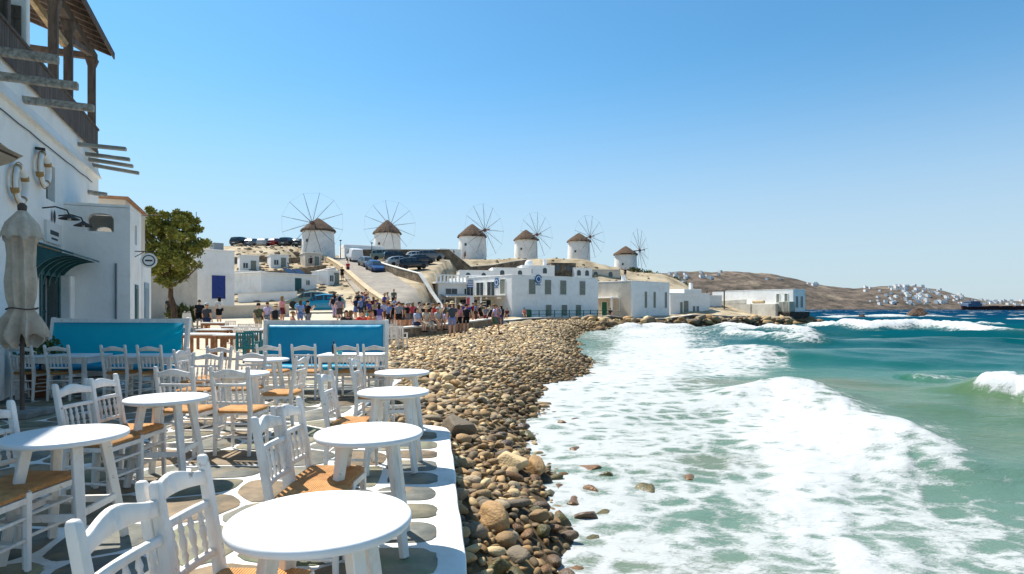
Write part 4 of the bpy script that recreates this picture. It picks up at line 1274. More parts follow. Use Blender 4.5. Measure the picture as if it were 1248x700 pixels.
for i, (x, l) in enumerate(((-8.25, 'next to the furled parasol'), (-7.63, 'second from the furled parasol'), (-6.68, 'third from the furled parasol'), (-6.08, 'fourth from the furled parasol, partly in sun'))):
    chr_(x, 10.3, FY, 'white rush chair before the left blue bench, ' + l, jit=.03)
for i, (x, l) in enumerate(((-4.16, 'at its end by the path'), (-3.56, 'second from the path'), (-2.83, 'second from the shingle'), (-2.34, 'at its end by the shingle'))):
    chr_(x, 10.5, FY, 'white rush chair before the right blue bench, ' + l, jit=.03)
chr_(-5.0, 9.3, FX, 'white rush chair alone between the two blue benches')
chr_(-4.75, 10.0, FN, 'white rush chair turned towards the sea between the benches')
chair0 = make_chair()
for i, (x, y, f, lab, grp) in enumerate(CH_):
    # origin is the seat centre, the back sits 0.2 m behind it
    cx = x + 0.27 * -math.sin(f); cy = y + 0.27 * math.cos(f)
    if i == 0:
        chair0.location = (cx, cy, .009); chair0.rotation_euler = (0, 0, f); chair0['label'] = lab; chair0['group'] = grp
    else: tree_copy(chair0, (cx, cy, .009), f, lab, grp)


def make_rtable():
    t = thing('round_table', 'x', 'table')
    prof = [(0, .715), (.335, .715), (.344, .718), (.349, .725), (.35, .735), (.349, .743), (.345, .749), (.338, .752), (0, .752)]
    MB().lathe(prof, 64).build('table_top', TABLEW, t, smooth=50)
    F_, T_ = .235, .145
    cs = [(-1, -1), (1, -1), (1, 1), (-1, 1)]
    for (a, c) in cs: MB().bar((a * F_, c * F_, 0), (a * T_, c * T_, .714), .047, .047, .058, .058, up=(a, -c, 0)).build('leg', PAINTW, t, bevel=.004)
    z = .27; k = F_ + (T_ - F_) * z / .715
    for i in range(4):
        a, b_ = cs[i], cs[(i + 1) % 4]; zz = z + (.02 if i % 2 else 0)
        MB().bar((a[0] * k, a[1] * k, zz), (b_[0] * k, b_[1] * k, zz), .024, .045).build('stretcher', PAINTW, t, bevel=.003)
    MB().bar((-T_, -T_, .69), (T_, T_, .69), .03, .045).build('apron', PAINTW, t); MB().bar((-T_, T_, .688), (T_, -T_, .688), .03, .045).build('apron', PAINTW, t)
    return t


RT = [(-.745, 2.40, .1, 'white round table first along the sea edge, beside the chipped chair'), (-.94, 4.05, .15, 'white round table second along the sea edge of the terrace'), (-1.165, 6.05, .05, 'white round table third along the sea edge of the terrace'),
      (-1.41, 7.90, .2, 'white round table at the far sea corner of the terrace, by the shingle'), (-2.88, 3.98, .08, 'white round table with parasol shadow across its rim, by the sun flecked chair'), (-3.15, 5.62, .12, 'white round table between the shaded chair pair and two chair backs'),
      (-3.42, 7.75, .3, 'white round table in the middle of a ring of chairs'), (-3.95, 9.9, .1, 'white round table just before the right blue bench chairs')]
rt0 = make_rtable()
for i, (x, y, r, lab) in enumerate(RT):
    if i == 0: rt0.location = (x, y, .009); rt0.rotation_euler = (0, 0, r); rt0['label'] = lab; rt0['group'] = 'white round tables'
    else: tree_copy(rt0, (x, y, .009), r, lab, 'white round tables')


def make_ltable(lab, loc, w, dp, rz=0):
    t = thing('dining_table', lab, 'table', loc, rz, 'long dining tables')
    MB().box(-w / 2, w / 2, -dp / 2, dp / 2, .715, .75).build('table_top', TABLEW, t, bevel=.006)
    for a in (-1, 1):
        for c in (-1, 1): MB().bar((a * (w / 2 - .06), c * (dp / 2 - .06), 0), (a * (w / 2 - .06), c * (dp / 2 - .06), .714), .06, .06).build('leg', PAINTW, t, bevel=.005)
        MB().box(a * (w / 2 - .035) - .011, a * (w / 2 - .035) + .011, -dp / 2 + .09, dp / 2 - .09, .62, .714).build('apron', PAINTW, t)
        MB().box(-w / 2 + .09, w / 2 - .09, a * (dp / 2 - .035) - .011, a * (dp / 2 - .035) + .011, .62, .714).build('apron', PAINTW, t)
    return t


make_ltable('white dining table before the left blue bench near the wall', (-7.85, 10.78, .009), 1.25, .72)
make_ltable('white dining table before the left blue bench near the path', (-6.35, 10.78, .009), 1.15, .72)
make_ltable('white dining table before the right blue bench near the shingle', (-2.85, 11.0, .009), 1.1, .68)

# ---- high backed benches with blue covers
m = bpy.data.materials.new('blue_cover'); m.use_nodes = True
N = m.node_tree.nodes; L = m.node_tree.links; b = N['Principled BSDF']
tc = N.new('ShaderNodeTexCoord')
nz = N.new('ShaderNodeTexNoise'); nz.inputs['Scale'].default_value = 2; L.new(tc.outputs['Object'], nz.inputs['Vector'])
rp = N.new('ShaderNodeValToRGB'); e = rp.color_ramp.elements; e[0].color = (*srgb(0, 132, 170), 1); e[1].color = (*srgb(6, 150, 184), 1); L.new(nz.outputs['Fac'], rp.inputs[0])
L.new(rp.outputs[0], b.inputs['Base Color']); b.inputs['Roughness'].default_value = 0.45; b.inputs['Specular IOR Level'].default_value = 0.3
n2 = N.new('ShaderNodeTexNoise'); n2.inputs['Scale'].default_value = 5; n2.inputs['Detail'].default_value = 5; L.new(tc.outputs['Object'], n2.inputs['Vector'])
bp = N.new('ShaderNodeBump'); bp.inputs['Strength'].default_value = .35; bp.inputs['Distance'].default_value = .03; L.new(n2.outputs['Fac'], bp.inputs['Height']); L.new(bp.outputs[0], b.inputs['Normal'])
BLUE = m
# thin stretched cover: the same cloth, letting some sun through
m2 = m.copy(); m2.name = 'blue_cover_thin'
N2 = m2.node_tree.nodes; L2 = m2.node_tree.links
tr_ = N2.new('ShaderNodeBsdfTranslucent'); tr_.inputs[0].default_value = (*srgb(0, 190, 214), 1)
ms = N2.new('ShaderNodeMixShader'); ms.inputs[0].default_value = 0.36
L2.new(N2['Principled BSDF'].outputs[0], ms.inputs[1]); L2.new(tr_.outputs[0], ms.inputs[2]); L2.new(ms.outputs[0], N2['Material Output'].inputs[0])
bpn = [n for n in N2 if n.type == 'BUMP'][0]; L2.new(bpn.outputs[0], tr_.inputs['Normal'])
BLUE_T = m2


def make_bench(lab, loc, rz, w, top, lean, scallop, wrk, seed, sheer=False):
    """bench facing local -y; back plane at y=0"""
    t = thing('high_back_bench', lab, 'bench', loc, rz, 'high backed benches with blue covers')
    tl = math.tan(lean)
    def yb(z): return (z - .45) * tl
    # frame back with scalloped top
    n = 40; vs = []; F = []
    for i in range(n + 1):
        u = i / n; x = -w / 2 + w * u; zt = top - scallop * abs(math.sin(u * math.pi * 3)) * .6 + scallop * .3 * math.sin(u * 9)
        for z in ((0.25 if not sheer else top - .13), zt):
            vs += [(x, yb(z) + .03, z), (x, yb(z) + .075, z)]
    for i in range(n):
        a = i * 4; c = a + 4; F += [(a, c, c + 2, a + 2), (a + 1, a + 3, c + 3, c + 1), (a + 2, c + 2, c + 3, a + 3), (a, a + 1, c + 1, c)]
    F += [(0, 2, 3, 1), (n * 4, n * 4 + 1, n * 4 + 3, n * 4 + 2)]
    MB().add(vs, F).build('back_panel', PAINTW, t)
    for s in (-1, 1):
        x = s * (w / 2 + .03)
        MB().bar((x, yb(0) - .0 + .05, 0), (x, yb(top + .01) + .05, top + .01), .075, .075).build('post', PAINTW, t, bevel=.008)
        MB().bar((x, -.52, 0), (x, -.52, .44), .07, .07).build('leg', PAINTW, t, bevel=.006)
        MB().bar((x, -.54, .40), (x, yb(.4), .40), .05, .08).build('side_rail', PAINTW, t, bevel=.005)
    MB().box(-w / 2, w / 2, -.555, -.50, .33, .43).build('front_rail', PAINTW, t, bevel=.005)
    MB().box(-w / 2, w / 2, -.50, .02, .38, .42).build('seat_board', PAINTW, t)
    # seat cushion
    def pad(name, x0, x1, f, nu=90, nv=26):
        vs = []; F = []
        for j in range(nv + 1):
            for i in range(nu + 1): vs.append(f(i / nu, j / nv, 0))
        if sheer and name == 'back_cushion':
            return MB().add(vs, [(j * (nu + 1) + i, j * (nu + 1) + i + 1, (j + 1) * (nu + 1) + i + 1, (j + 1) * (nu + 1) + i) for j in range(nv) for i in range(nu)]).build('back_cover', BLUE_T, t, smooth=80)
        k0 = len(vs)
        for j in range(nv + 1):
            for i in range(nu + 1): vs.append(f(i / nu, j / nv, 1))
        W1 = nu + 1
        for j in range(nv):
            for i in range(nu):
                a = j * W1 + i; F.append((a, a + 1, a + W1 + 1, a + W1)); F.append((k0 + a, k0 + a + W1, k0 + a + W1 + 1, k0 + a + 1))
        for i in range(nu): F.append((i, k0 + i, k0 + i + 1, i + 1)); q = nv * W1 + i; F.append((q, q + 1, k0 + q + 1, k0 + q))
        for j in range(nv): a = j * W1; F.append((a, a + W1, k0 + a + W1, k0 + a)); q = j * W1 + nu; F.append((q, k0 + q, k0 + q + W1, q + W1))
        return MB().add(vs, F).build(name, BLUE_T if (sheer and name == 'back_cushion') else BLUE, t, smooth=80)
    z0, z1 = .50, top - .085
    def backf(u, v, sde):
        x = -w / 2 + .03 + (w - .06) * u; z = z0 + (z1 - z0) * v
        e_ = min(u * (w / .12), (1 - u) * (w / .12), v * 6, (1 - v) * 6, 1.0); rnd_ = math.sqrt(max(0, 1 - (1 - e_) ** 2))
        th = .10 * (.25 + .75 * rnd_) if not sheer else .03 + .03 * rnd_
        # pulled folds running diagonally to the right hand end
        fold = wrk * (.010 * math.sin(26 * (z - z0) - 16 * (u - .8) + 2.5 * math.sin(9 * u + seed)) * float(sstep(.45, .95, u)) + .006 * math.sin(40 * u + 9 * v + seed) * (1 - v))
        return (x, yb(z) + .03 - (th + fold if sde == 0 else 0.0), z)
    pad('back_cushion', 0, 1, backf)
    def seatf(u, v, sde):
        x = -w / 2 + .03 + (w - .06) * u; y = -.56 + .50 * v
        e_ = min(u * (w / .1), (1 - u) * (w / .1), v * 5, (1 - v) * 5, 1.0); r_ = math.sqrt(max(0, 1 - (1 - e_) ** 2))
        return (x, y, .425 + (.09 * (.3 + .7 * r_) + .004 * math.sin(30 * u + seed) if sde == 0 else 0))
    pad('seat_cushion', 0, 1, seatf, 60, 14)
    return t


make_bench('long white bench with wrinkled blue cover, partly in the taverna shadow', (-7.62, 11.75, .009), R(-7), 2.8, 1.37, R(9), .03, 1.0, 1.0, True)
make_bench('white bench with smooth blue cover beside the shingle', (-3.60, 11.85, .009), R(2), 2.26, 1.33, R(4), .0, .25, 2.0)

# ---- small things on the tables and the floor
bt = thing('oil_bottle', 'small dark bottle on the table before the right blue bench', 'bottle', (-3.18, 10.98, .760))
MB().lathe([(0, 0), (.032, 0), (.034, .01), (.034, .12), (.028, .14), (.013, .165), (.012, .21)], 14).build('glass_body', pm('dark_bottle', (.02, .018, .015), None, 4, .15), bt, smooth=40)
MB().lathe([(.014, .21), (.015, .212), (.015, .232), (0, .234)], 10).build('cap', IRON, bt, smooth=40)
tn = thing('table_number', 'small turquoise cup hanging by the table edge before the right bench', 'cup', (-2.97, 10.62, .752))
MB().lathe([(0, .008), (.036, .008), (.04, .02), (.042, .085), (.038, .086), (.035, .025), (0, .02)], 16).build('cup_body', pm('turquoise_cup', srgb(60, 176, 190), None, 4, .3), tn, smooth=40)
tn.name = 'table_cup'; tn['label'] = 'small turquoise cup on the table edge before the right blue bench'

# potted plant by the parasol
def leaf_clump(name, mat, parent, pts, size, n, seed, up=.3):
    rs_ = np.random.default_rng(seed); V_ = []; F_ = []
    for k in range(n):
        c = pts[int(rs_.integers(0, len(pts)))] + rs_.normal(size=3) * size * .35
        d1 = rs_.normal(size=3); d1[2] += up; d1 /= np.linalg.norm(d1); d2 = np.cross(d1, rs_.normal(size=3)); d2 /= np.linalg.norm(d2)
        L_ = size * rs_.uniform(.6, 1.2); w_ = L_ * .28; o_ = len(V_)
        V_ += [c, c + d1 * L_ * .5 + d2 * w_, c + d1 * L_, c + d1 * L_ * .5 - d2 * w_]; F_.append((o_, o_ + 1, o_ + 2, o_ + 3))
    me = np_mesh(name, np.array(V_), np.array(F_), mat, False)
    return mobj(name, me, parent)
LEAFG = pm('leaf_green', srgb(86, 110, 48), srgb(52, 72, 28), 9, .6, 0, rnd=.1)
pp_ = thing('potted_plant', 'small leafy plant in a pot behind the first shaded chair', 'plant', (ux(48, 10.9), 10.9, .009))
MB().lathe([(0, 0), (.13, 0), (.16, .05), (.19, .42), (.21, .44), (.20, .47), (.17, .45), (0, .43)], 18).build('pot', pm('terracotta_pot', srgb(150, 96, 66), srgb(120, 76, 52), 6, .85, .2), pp_, smooth=40)
MB().tube([(0, 0, .4), (.02, .01, .75)], [.02, .012], 6).build('stem', DWOOD, pp_)
leaf_clump('foliage', LEAFG, pp_, np.array([(random.uniform(-.26, .26), random.uniform(-.18, .18), random.uniform(.62, 1.02)) for _ in range(60)]), .085, 700, 5)
# white cloth covered side table left of the first chair
sb = thing('side_cabinet', 'white painted cabinet against the taverna wall left of the chairs', 'cabinet', (-8.75, 9.75, .009), TRZ + math.pi / 2)
MB().box(-.5, .5, -.25, .25, 0.05, .92).build('body', PAINTW, sb, bevel=.01); MB().box(-.53, .53, -.28, .28, .92, .96).build('top', PAINTW, sb, bevel=.008)
MB().box(-.48, .48, .25, .265, .1, .88).build('door', PAINTW, sb)

# ================================================================== QUAY WALLS, ROAD
STW = pm('rubble_stone', srgb(142, 122, 98), srgb(92, 80, 66), 2.2, .95, .9, 5, c3=srgb(176, 158, 130), s3=1.4, bdist=.08)
STD = pm('dark_rubble_stone', srgb(112, 98, 82), srgb(66, 58, 50), 1.6, .95, .9, 4, c3=srgb(146, 128, 104), s3=1.1, bdist=.08)
CAPW = pm('whitewashed_cap', (.72, .68, .60), (.60, .55, .47), 2, .85, .3, 8)


def wall_run(name, label, pts, th, h, mat, cap=None, capw=.06, base=None, cat='wall', group=None, bz0=None):
    """a wall that follows the ground through pts [(x, y), ...]; h may be a list"""
    t = thing(name, label, cat, (pts[0][0], pts[0][1], gp(*pts[0])), 0, group)
    P = [Vector((p[0], p[1], 0)) for p in pts]; n = len(P)
    nr = []
    for i in range(n):
        d_ = (P[min(i + 1, n - 1)] - P[max(i - 1, 0)]).normalized(); nr.append(Vector((-d_.y, d_.x, 0)))
    def strip(mat_, nm, w, z0f, z1f, bev=0):
        vs = []; F = []
        for i in range(n):
            z0, z1 = z0f(i), z1f(i)
            for s_, z in ((-1, z0), (1, z0), (1, z1), (-1, z1)):
                q = P[i] + nr[i] * (s_ * w / 2); vs.append((q.x - pts[0][0], q.y - pts[0][1], z - gp(*pts[0])))
        for i in range(n - 1):
            a = i * 4; c = a + 4
            for k in range(4): F.append((a + k, a + (k + 1) % 4, c + (k + 1) % 4, c + k))
        F += [(3, 2, 1, 0), tuple((n - 1) * 4 + k for k in range(4))]
        return MB().add(vs, F).build(nm, mat_, t, weld=True)
    hh = h if hasattr(h, '__len__') else [h] * n
    gnd = (lambda i: bz0[i]) if bz0 else (lambda i: gp(P[i].x, P[i].y))
    strip(mat, 'masonry', th, lambda i: gnd(i) - 1.3, lambda i: gnd(i) + hh[i])
    if cap: strip(cap, 'coping', th + capw, lambda i: gnd(i) + hh[i], lambda i: gnd(i) + hh[i] + .09)
    return t


def dense(pts, step=1.5):
    out = []
    for i in range(len(pts) - 1):
        a = Vector(pts[i]); b_ = Vector(pts[i + 1]); k = max(1, int((b_ - a).length / step))
        out += [tuple(a + (b_ - a) * (j / k)) for j in range(k)]
    return out + [tuple(pts[-1])]


wl = [(-6.4, 22.5), (-6.35, 26), (-5.95, 29.0), (-5.2, 32), (-4.1, 36), (-2.9, 43), (-1.9, 50), (-1.0, 57)]
wall_run('quay_wall', 'low rubble wall with pale coping that people sit on above the shingle', wl, .45, .52, STW, CAPW, bz0=[0.0, 0.0, 0.02, .04, .06, .1, .15, .2])
wall_run('sea_wall', 'dark rubble sea wall below the white restaurant', dense([(-1.0, 57.6), (1.0, 66), (3.2, 69.5), (8.6, 75.6), (16, 78.6), (23.6, 80.8), (30.4, 86.0), (36, 89)], 3), .5, .10, STD, CAPW, bz0=None)

ROADM = pm('old_asphalt', srgb(150, 140, 126), srgb(124, 116, 106), 1.2, .9, .3, 9, c3=srgb(168, 156, 138), s3=.3)


def ribbon(name, pts, w, mat, lift, label):
    vs = []; F = []; pts = dense(pts, 1.2); n = len(pts)
    for i in range(n):
        a = Vector(pts[max(i - 1, 0)]); b_ = Vector(pts[min(i + 1, n - 1)]); d_ = (b_ - a).normalized(); nx = Vector((d_.y, -d_.x))
        ww = w(i / (n - 1)) if callable(w) else w
        for k in range(9):
            q = Vector(pts[i]) + nx * (ww * (k / 8 - .5)); vs.append((q.x, q.y, gp(q.x, q.y) + lift))
    for i in range(n - 1):
        for k in range(8): F.append((i * 9 + k, (i + 1) * 9 + k, (i + 1) * 9 + k + 1, i * 9 + k + 1))
    o = MB().add(vs, F).build(name, mat, None, smooth=60)
    return tag(o, label, None, kind='structure')


# road climbs from the quay to the mills
RD = [(ux(520, 46), 46), (ux(500, 54), 54), (ux(482, 62), 62), (ux(462, 72), 72), (ux(443, 84), 84), (ux(425, 97), 97), (ux(405, 110), 110)]
ribbon('road', RD, lambda t: 7.0 - 1.5 * t, ROADM, .16, 'grey road climbing from the quay to the windmills')
# pale stone parapet down the left side of the road
pl_ = [(ux(474, 56), 56), (ux(462, 60), 60), (ux(446, 67), 67), (ux(430, 76), 76), (ux(412, 88), 88), (ux(396, 101), 101), (ux(390, 108), 108)]
SANDST = pm('sandstone_wall', srgb(206, 184, 150), srgb(176, 152, 118), 1.5, .95, .6, 5, c3=srgb(150, 128, 98), s3=.9)
wall_run('road_wall', 'pale sandstone wall stepping down the hill on the inland side of the road', dense(pl_, 3), .6, .6, SANDST, SANDST)
pw_ = [(ux(443, 92), 92), (ux(462, 86), 86), (ux(486, 80), 80), (ux(512, 75), 75), (ux(541, 71), 71)]
wall_run('parking_wall', 'rubble wall with white coping between the road and the parked cars', dense(pw_, 2.5), .5, 1.0, STW, CAPW)
wall_run('retaining_wall', 'long dark retaining wall below the windmills', dense([(ux(436, 104), 104), (ux(520, 104), 104), (ux(600, 106), 106), (ux(645, 108), 108)], 3), .8, 1.6, STD, CAPW)
wall_run('terrace_wall', 'dry stone field wall on the slope left of the road, lower', dense([(ux(290, 76), 76), (ux(350, 79), 79), (ux(396, 84), 84)], 3), .6, .9, STW)
wall_run('terrace_wall', 'dry stone field wall on the slope left of the road, upper', dense([(ux(280, 90), 90), (ux(340, 93), 93), (ux(380, 98), 98)], 3), .6, .8, STW)
wall_run('plaza_wall', 'cream plastered wall along the back of the quay below the blue shuttered house', dense([(ux(225, 44), 44), (ux(300, 45.5), 45.5), (ux(352, 47), 47)], 3), .35, .85, CREAM, CAPW)

# ================================================================== BUILDINGS
BLUESH = pm('blue_shutter', srgb(34, 62, 140), srgb(26, 48, 112), 6, .5, .1)
GREYSH = pm('grey_shutter', srgb(140, 142, 128), srgb(112, 116, 106), 6, .6, .1)
GREEN = pm('green_paint', srgb(22, 104, 72), srgb(16, 82, 58), 5, .5, .1)


class House:
    """box house given by its front-left and front-right corners; local x along the front, y into the house"""
    def __init__(s, name, label, A, B, depth, z0, h, mat=WHITE, cat='building', group=None, base=1.0, roofmat=None):
        s.A = Vector(A); s.B = Vector(B); d_ = s.B - s.A; s.w = d_.length; s.h = h; s.dp = depth
        s.t = thing(name, label, cat, (A[0], A[1], z0), math.atan2(d_.y, d_.x), group)
        mb = MB(); mb.box(0, s.w, 0, depth, -base, h); s.wall = mb.build('wall', mat, s.t, bevel=.05, seg=2)

    def roofcap(s, th=.12, over=.06, mat=None, par=0):
        mb = MB(); mb.box(-over, s.w + over, -over, s.dp + over, s.h + .003, s.h + th); mb.build('roof', mat or WHITE, s.t, bevel=.02); return s

    def win(s, side, a, z, w, h, mat=GREYSH, name='window', frame=WHITE, sill=True, bars=False):
        """recessed-looking opening built on the face: frame proud, pane behind. side 'f' front, 'l' left, 'r' right; a along that side"""
        def bx(mb, a0, a1, z0, z1, o0, o1):
            if side == 'f': mb.box(a0, a1, -o1, -o0, z0, z1)
            elif side == 'l': mb.box(-o1, -o0, a0, a1, z0, z1)
            else: mb.box(s.w + o0, s.w + o1, a0, a1, z0, z1)
            return mb
        o = bx(MB(), a - w / 2, a + w / 2, z, z + h, .004, .03).build(name, mat, s.t)
        f = MB(); k = .06
        bx(f, a - w / 2 - k, a - w / 2, z - k, z + h + k, .004, .07); bx(f, a + w / 2, a + w / 2 + k, z - k, z + h + k, .004, .07); bx(f, a - w / 2, a + w / 2, z + h, z + h + k, .004, .07)
        f.build('frame', frame, o)
        if sill: bx(MB(), a - w / 2 - .1, a + w / 2 + .1, z - k - .05, z - k, .004, .12).build('sill', frame, o)
        bx(MB(), a - .02, a + .02, z, z + h, .03, .045).build('mullion', frame if mat is GLASS else mat, o)
        return o

    def arch(s, side, a, z, w, h, mat):
        n = 10; pts_ = [(a - w / 2, z), (a + w / 2, z)] + [(a + w / 2 * math.cos(t), z + h - w / 2 + w / 2 * math.sin(t)) for t in np.linspace(0, math.pi, n)]
        P = [(-.03 if side == 'f' else 0, p) for p in pts_]
        k = len(pts_)
        vs = [((p[0], -.03, p[1]) if side == 'f' else (-.03, p[0], p[1])) for p in pts_] + [((p[0], -.004, p[1]) if side == 'f' else (-.004, p[0], p[1])) for p in pts_]
        F = [tuple(range(k)), tuple(range(2 * k - 1, k - 1, -1))] + [(i, i + k, (i + 1) % k + k, (i + 1) % k) for i in range(k)]
        return MB().add(vs, F).build('arched_opening', mat, s.t, weld=True)


# ---- house with blue shutter, and its cream neighbour
h = House('shuttered_house', 'white house with one dark blue shutter behind the pine tree', (ux(240, 48), 48), (ux(286, 50), 50), 6, 1.0, 5.15)
h.win('f', 1.6, 1.35, 1.05, 1.85, BLUESH, 'shutter')
h.roofcap(.1)
mb = MB(); mb.box(1.9, 2.7, 2, 3, 5.2, 6.0); mb.build('water_tank', pm('grey_tank', srgb(130, 136, 140), None, 4, .6), h.t)
for (a, c, e_) in ((.4, 1.5, .35), (1.0, 2.2, .3), (.2, 3.0, .4)):
    MB().tube([(a, c, 5.2), (a, c, 5.2 + e_ + .3)], .05, 6).build('roof_pipe', IRON, h.t)
MB().tube([(0.2, .8, 5.2), (0.2, .8, 8.2)], .025, 5).build('aerial', IRON, h.t)
h = House('cream_plaza_house', 'blank cream plastered house behind the pine tree trunk', (ux(170, 40), 40), (ux(241, 46.2), 46.2), 6, .6, 4.4, CREAM); h.roofcap(.1, .05, CREAM)
# ---- low white house with solar panels left of the road
h = House('solar_house', 'low white flat roofed house with dark solar panels left of the road', (ux(318, 64), 64), (ux(386, 70), 70), 6, 2.9, 2.35)
h.roofcap(.12, .15)
h.win('f', 4.6, .1, .9, 1.9, TEALP, 'door', sill=False); h.win('f', 5.9, 1.3, .5, .5, GLASS)
PANEL = pm('solar_panel', (.012, .016, .04), (.02, .025, .06), 3, .2, spec=.5)
for k in range(2):
    mb = MB(); x0 = 4.2 + k * 1.3; mb.hexa([(x0, 1.2, 2.55), (x0 + 1.1, 1.2, 2.55), (x0 + 1.1, 2.2, 3.1), (x0, 2.2, 3.1), (x0, 1.2, 2.6), (x0 + 1.1, 1.2, 2.6), (x0 + 1.1, 2.2, 3.15), (x0, 2.2, 3.15)]); mb.build('solar_panel', PANEL, h.t)
h = House('small_annex', 'small white outbuilding with dark windows on the slope left of the solar house', (ux(288, 72), 72), (ux(322, 74), 74), 4, 4.0, 1.9); h.roofcap(.12, .1)
h.win('f', .8, .7, .9, .6, GLASS); h.win('f', 2.1, .7, 1.0, .6, GLASS)
h = House('hill_house', 'long low white house beneath the second windmill on the ridge', (ux(420, 106), 106), (ux(512, 112), 112), 5, 9.9, 2.1)
for a in (1.0, 3.0, 5.6, 8.6, 10.0): h.win('f', a, .8, .6, .7, GLASS, sill=False)
mb = MB(); mb.box(0, 7.0, .5, 5, 2.1, 2.75); mb.build('upper_wall', WHITE, h.t, bevel=.05)
h = House('ridge_hut', 'little white parapet hut below the third windmill', (ux(536, 112), 112), (ux(562, 114), 114), 4, 11.0, 1.5); h.win('f', 1.1, .5, .6, .6, GLASS, sill=False)

# ---- restaurant by the sea wall
RB = House('restaurant', 'long two storey white restaurant with grey shutters above the sea wall', (0.0, 72.0), (11.3, 80.6), 14.0, .30, 5.15)
RB.roofcap(.10, .05)
for a in (3.0, 5.5, 8.0, 11.3): RB.win('f', a, 3.0, 1.05, 1.75, GREYSH)
for a in (5.6, 8.2, 10.6): RB.win('f', a, 0.35, .95, 1.35, GREYSH, sill=False)
for a in (1.8,): RB.win('l', a, 3.0, 1.0, 1.75, GREYSH)
for a in (4.2, 6.6, 8.8): RB.win('l', a, 2.8, 1.6, 1.7, GLASS)
for a in (5.2, 8.2, 11.0): RB.win('l', a, 0.2, 2.0, 2.1, GLASS, sill=False)
# round blue emblem signs with their small caption
def emblem(hs_, side, a, z, r, lab):
    rz = math.atan2((hs_.B - hs_.A).y, (hs_.B - hs_.A).x)
    loc = hs_.t.location; c, s_ = math.cos(rz), math.sin(rz)
    lx, ly = (a, -.06) if side == 'f' else (-.06, a)
    t = thing('restaurant_sign', lab, 'sign', (loc.x + c * lx - s_ * ly, loc.y + s_ * lx + c * ly, loc.z + z), rz + (0 if side == 'f' else -math.pi / 2), 'blue emblem signs on the restaurant')
    rot = Matrix.Rotation(R(90), 4, 'X')
    mb = MB(); mb.lathe([(0, 0), (r, 0), (r, .05), (0, .05)], 28); mb.xf(rot); mb.build('disc', pm('emblem_blue', srgb(34, 108, 158), srgb(24, 84, 132), 3, .6), t)
    mb = MB(); mb.lathe([(r * .55, .055), (r * .78, .055), (r * .78, .065), (r * .55, .065)], 20, closed=False); mb.xf(Matrix.Translation((r * .12, 0, r * .1)) @ rot); mb.build('swirl', pm('emblem_white', (.7, .72, .74), None, 3, .6), t)
    for k in range(5):
        an = 1.2 + k * .35
        MB().box(-.1, .1, -.065, -.01, r * .9, r * 1.22).xf(Matrix.Rotation(an - math.pi / 2, 4, 'Y')).build('crest_ray', MATS['emblem_blue'], t)
    MB().box(-r * .7, r * .7, -.06, -.012, -r * 1.38, -r * 1.18).build('caption_bar', MATS['emblem_blue'], t)
emblem(RB, 'f', 3.9, 4.75, .5, 'round blue emblem sign on the seaward face of the restaurant')
emblem(RB, 'l', 3.0, 4.35, .46, 'round blue emblem sign on the sunny side of the restaurant')
# ground floor porch on the sunny side
pt = MB(); pt.box(-3.6, -.05, 1.2, 9.5, 2.62, 2.78); prch = pt.build('porch_roof', CREAM, RB.t)
for (a, c) in ((-3.5, 1.3), (-3.5, 4.0), (-3.5, 6.8), (-3.5, 9.4)): MB().box(a - .07, a + .07, c - .07, c + .07, -.2, 2.62).build('porch_post', PAINTW, prch)
for k in range(6): MB().box(-2.6, -2.55, 1.6, 3.4, .5 + k * .3, .62 + k * .3).build('slat', PAINTW, prch)
# green railing along the seaward front
gr = thing('green_railing', 'dark green railing in front of the restaurant windows', 'railing', (RB.A.x, RB.A.y, .3), math.atan2(8.6, 11.3))
for zz in (.15, .55, .95): MB().box(1.8, 15.2, -1.32, -1.27, zz, zz + .06).build('rail', GREEN, gr)
for k in range(12): MB().box(1.8 + k * 1.21, 1.87 + k * 1.21, -1.335, -1.255, -.1, 1.05).build('post', GREEN, gr)
MB().box(.9, 1.75, -1.33, -1.26, -.1, 1.15).build('panel', GREEN, gr)

AN = House('restaurant_annex', 'flat roofed white annex with white balustrade and awnings left of the restaurant', (ux(534, 78), 78), (ux(607, 82), 82), 7.5, .4, 4.3)
AN.roofcap(.2, .5)
for (a, w_) in ((1.5, 2.0), (4.2, 2.4), (6.6, 1.8)): AN.win('f', a, .1, w_, 2.2, GLASS, sill=False)
for (a, w_) in ((1.8, 1.6), (4.4, 1.6)): AN.win('f', a, 2.75, w_, .95, GLASS)
mb = MB(); mb.hexa([(.3, -2.2, 2.55), (4.2, -2.2, 2.55), (4.2, 0, 2.95), (.3, 0, 2.95), (.3, -2.2, 2.6), (4.2, -2.2, 2.6), (4.2, 0, 3.0), (.3, 0, 3.0)]); mb.build('awning', pm('white_awning', (.72, .70, .65), (.62, .6, .55), 3, .8), AN.t)
bl = MB(); bl.box(-.4, AN.w + .4, -.4, -.25, 5.35, 5.47); bl.box(-.4, AN.w + .4, -.39, -.26, 4.5, 4.58); bo = bl.build('balustrade', WHITE, AN.t)
for k in range(16): MB().box(-.35 + k * .5, -.15 + k * .5, -.38, -.28, 4.58, 5.35).build('baluster', WHITE, bo)
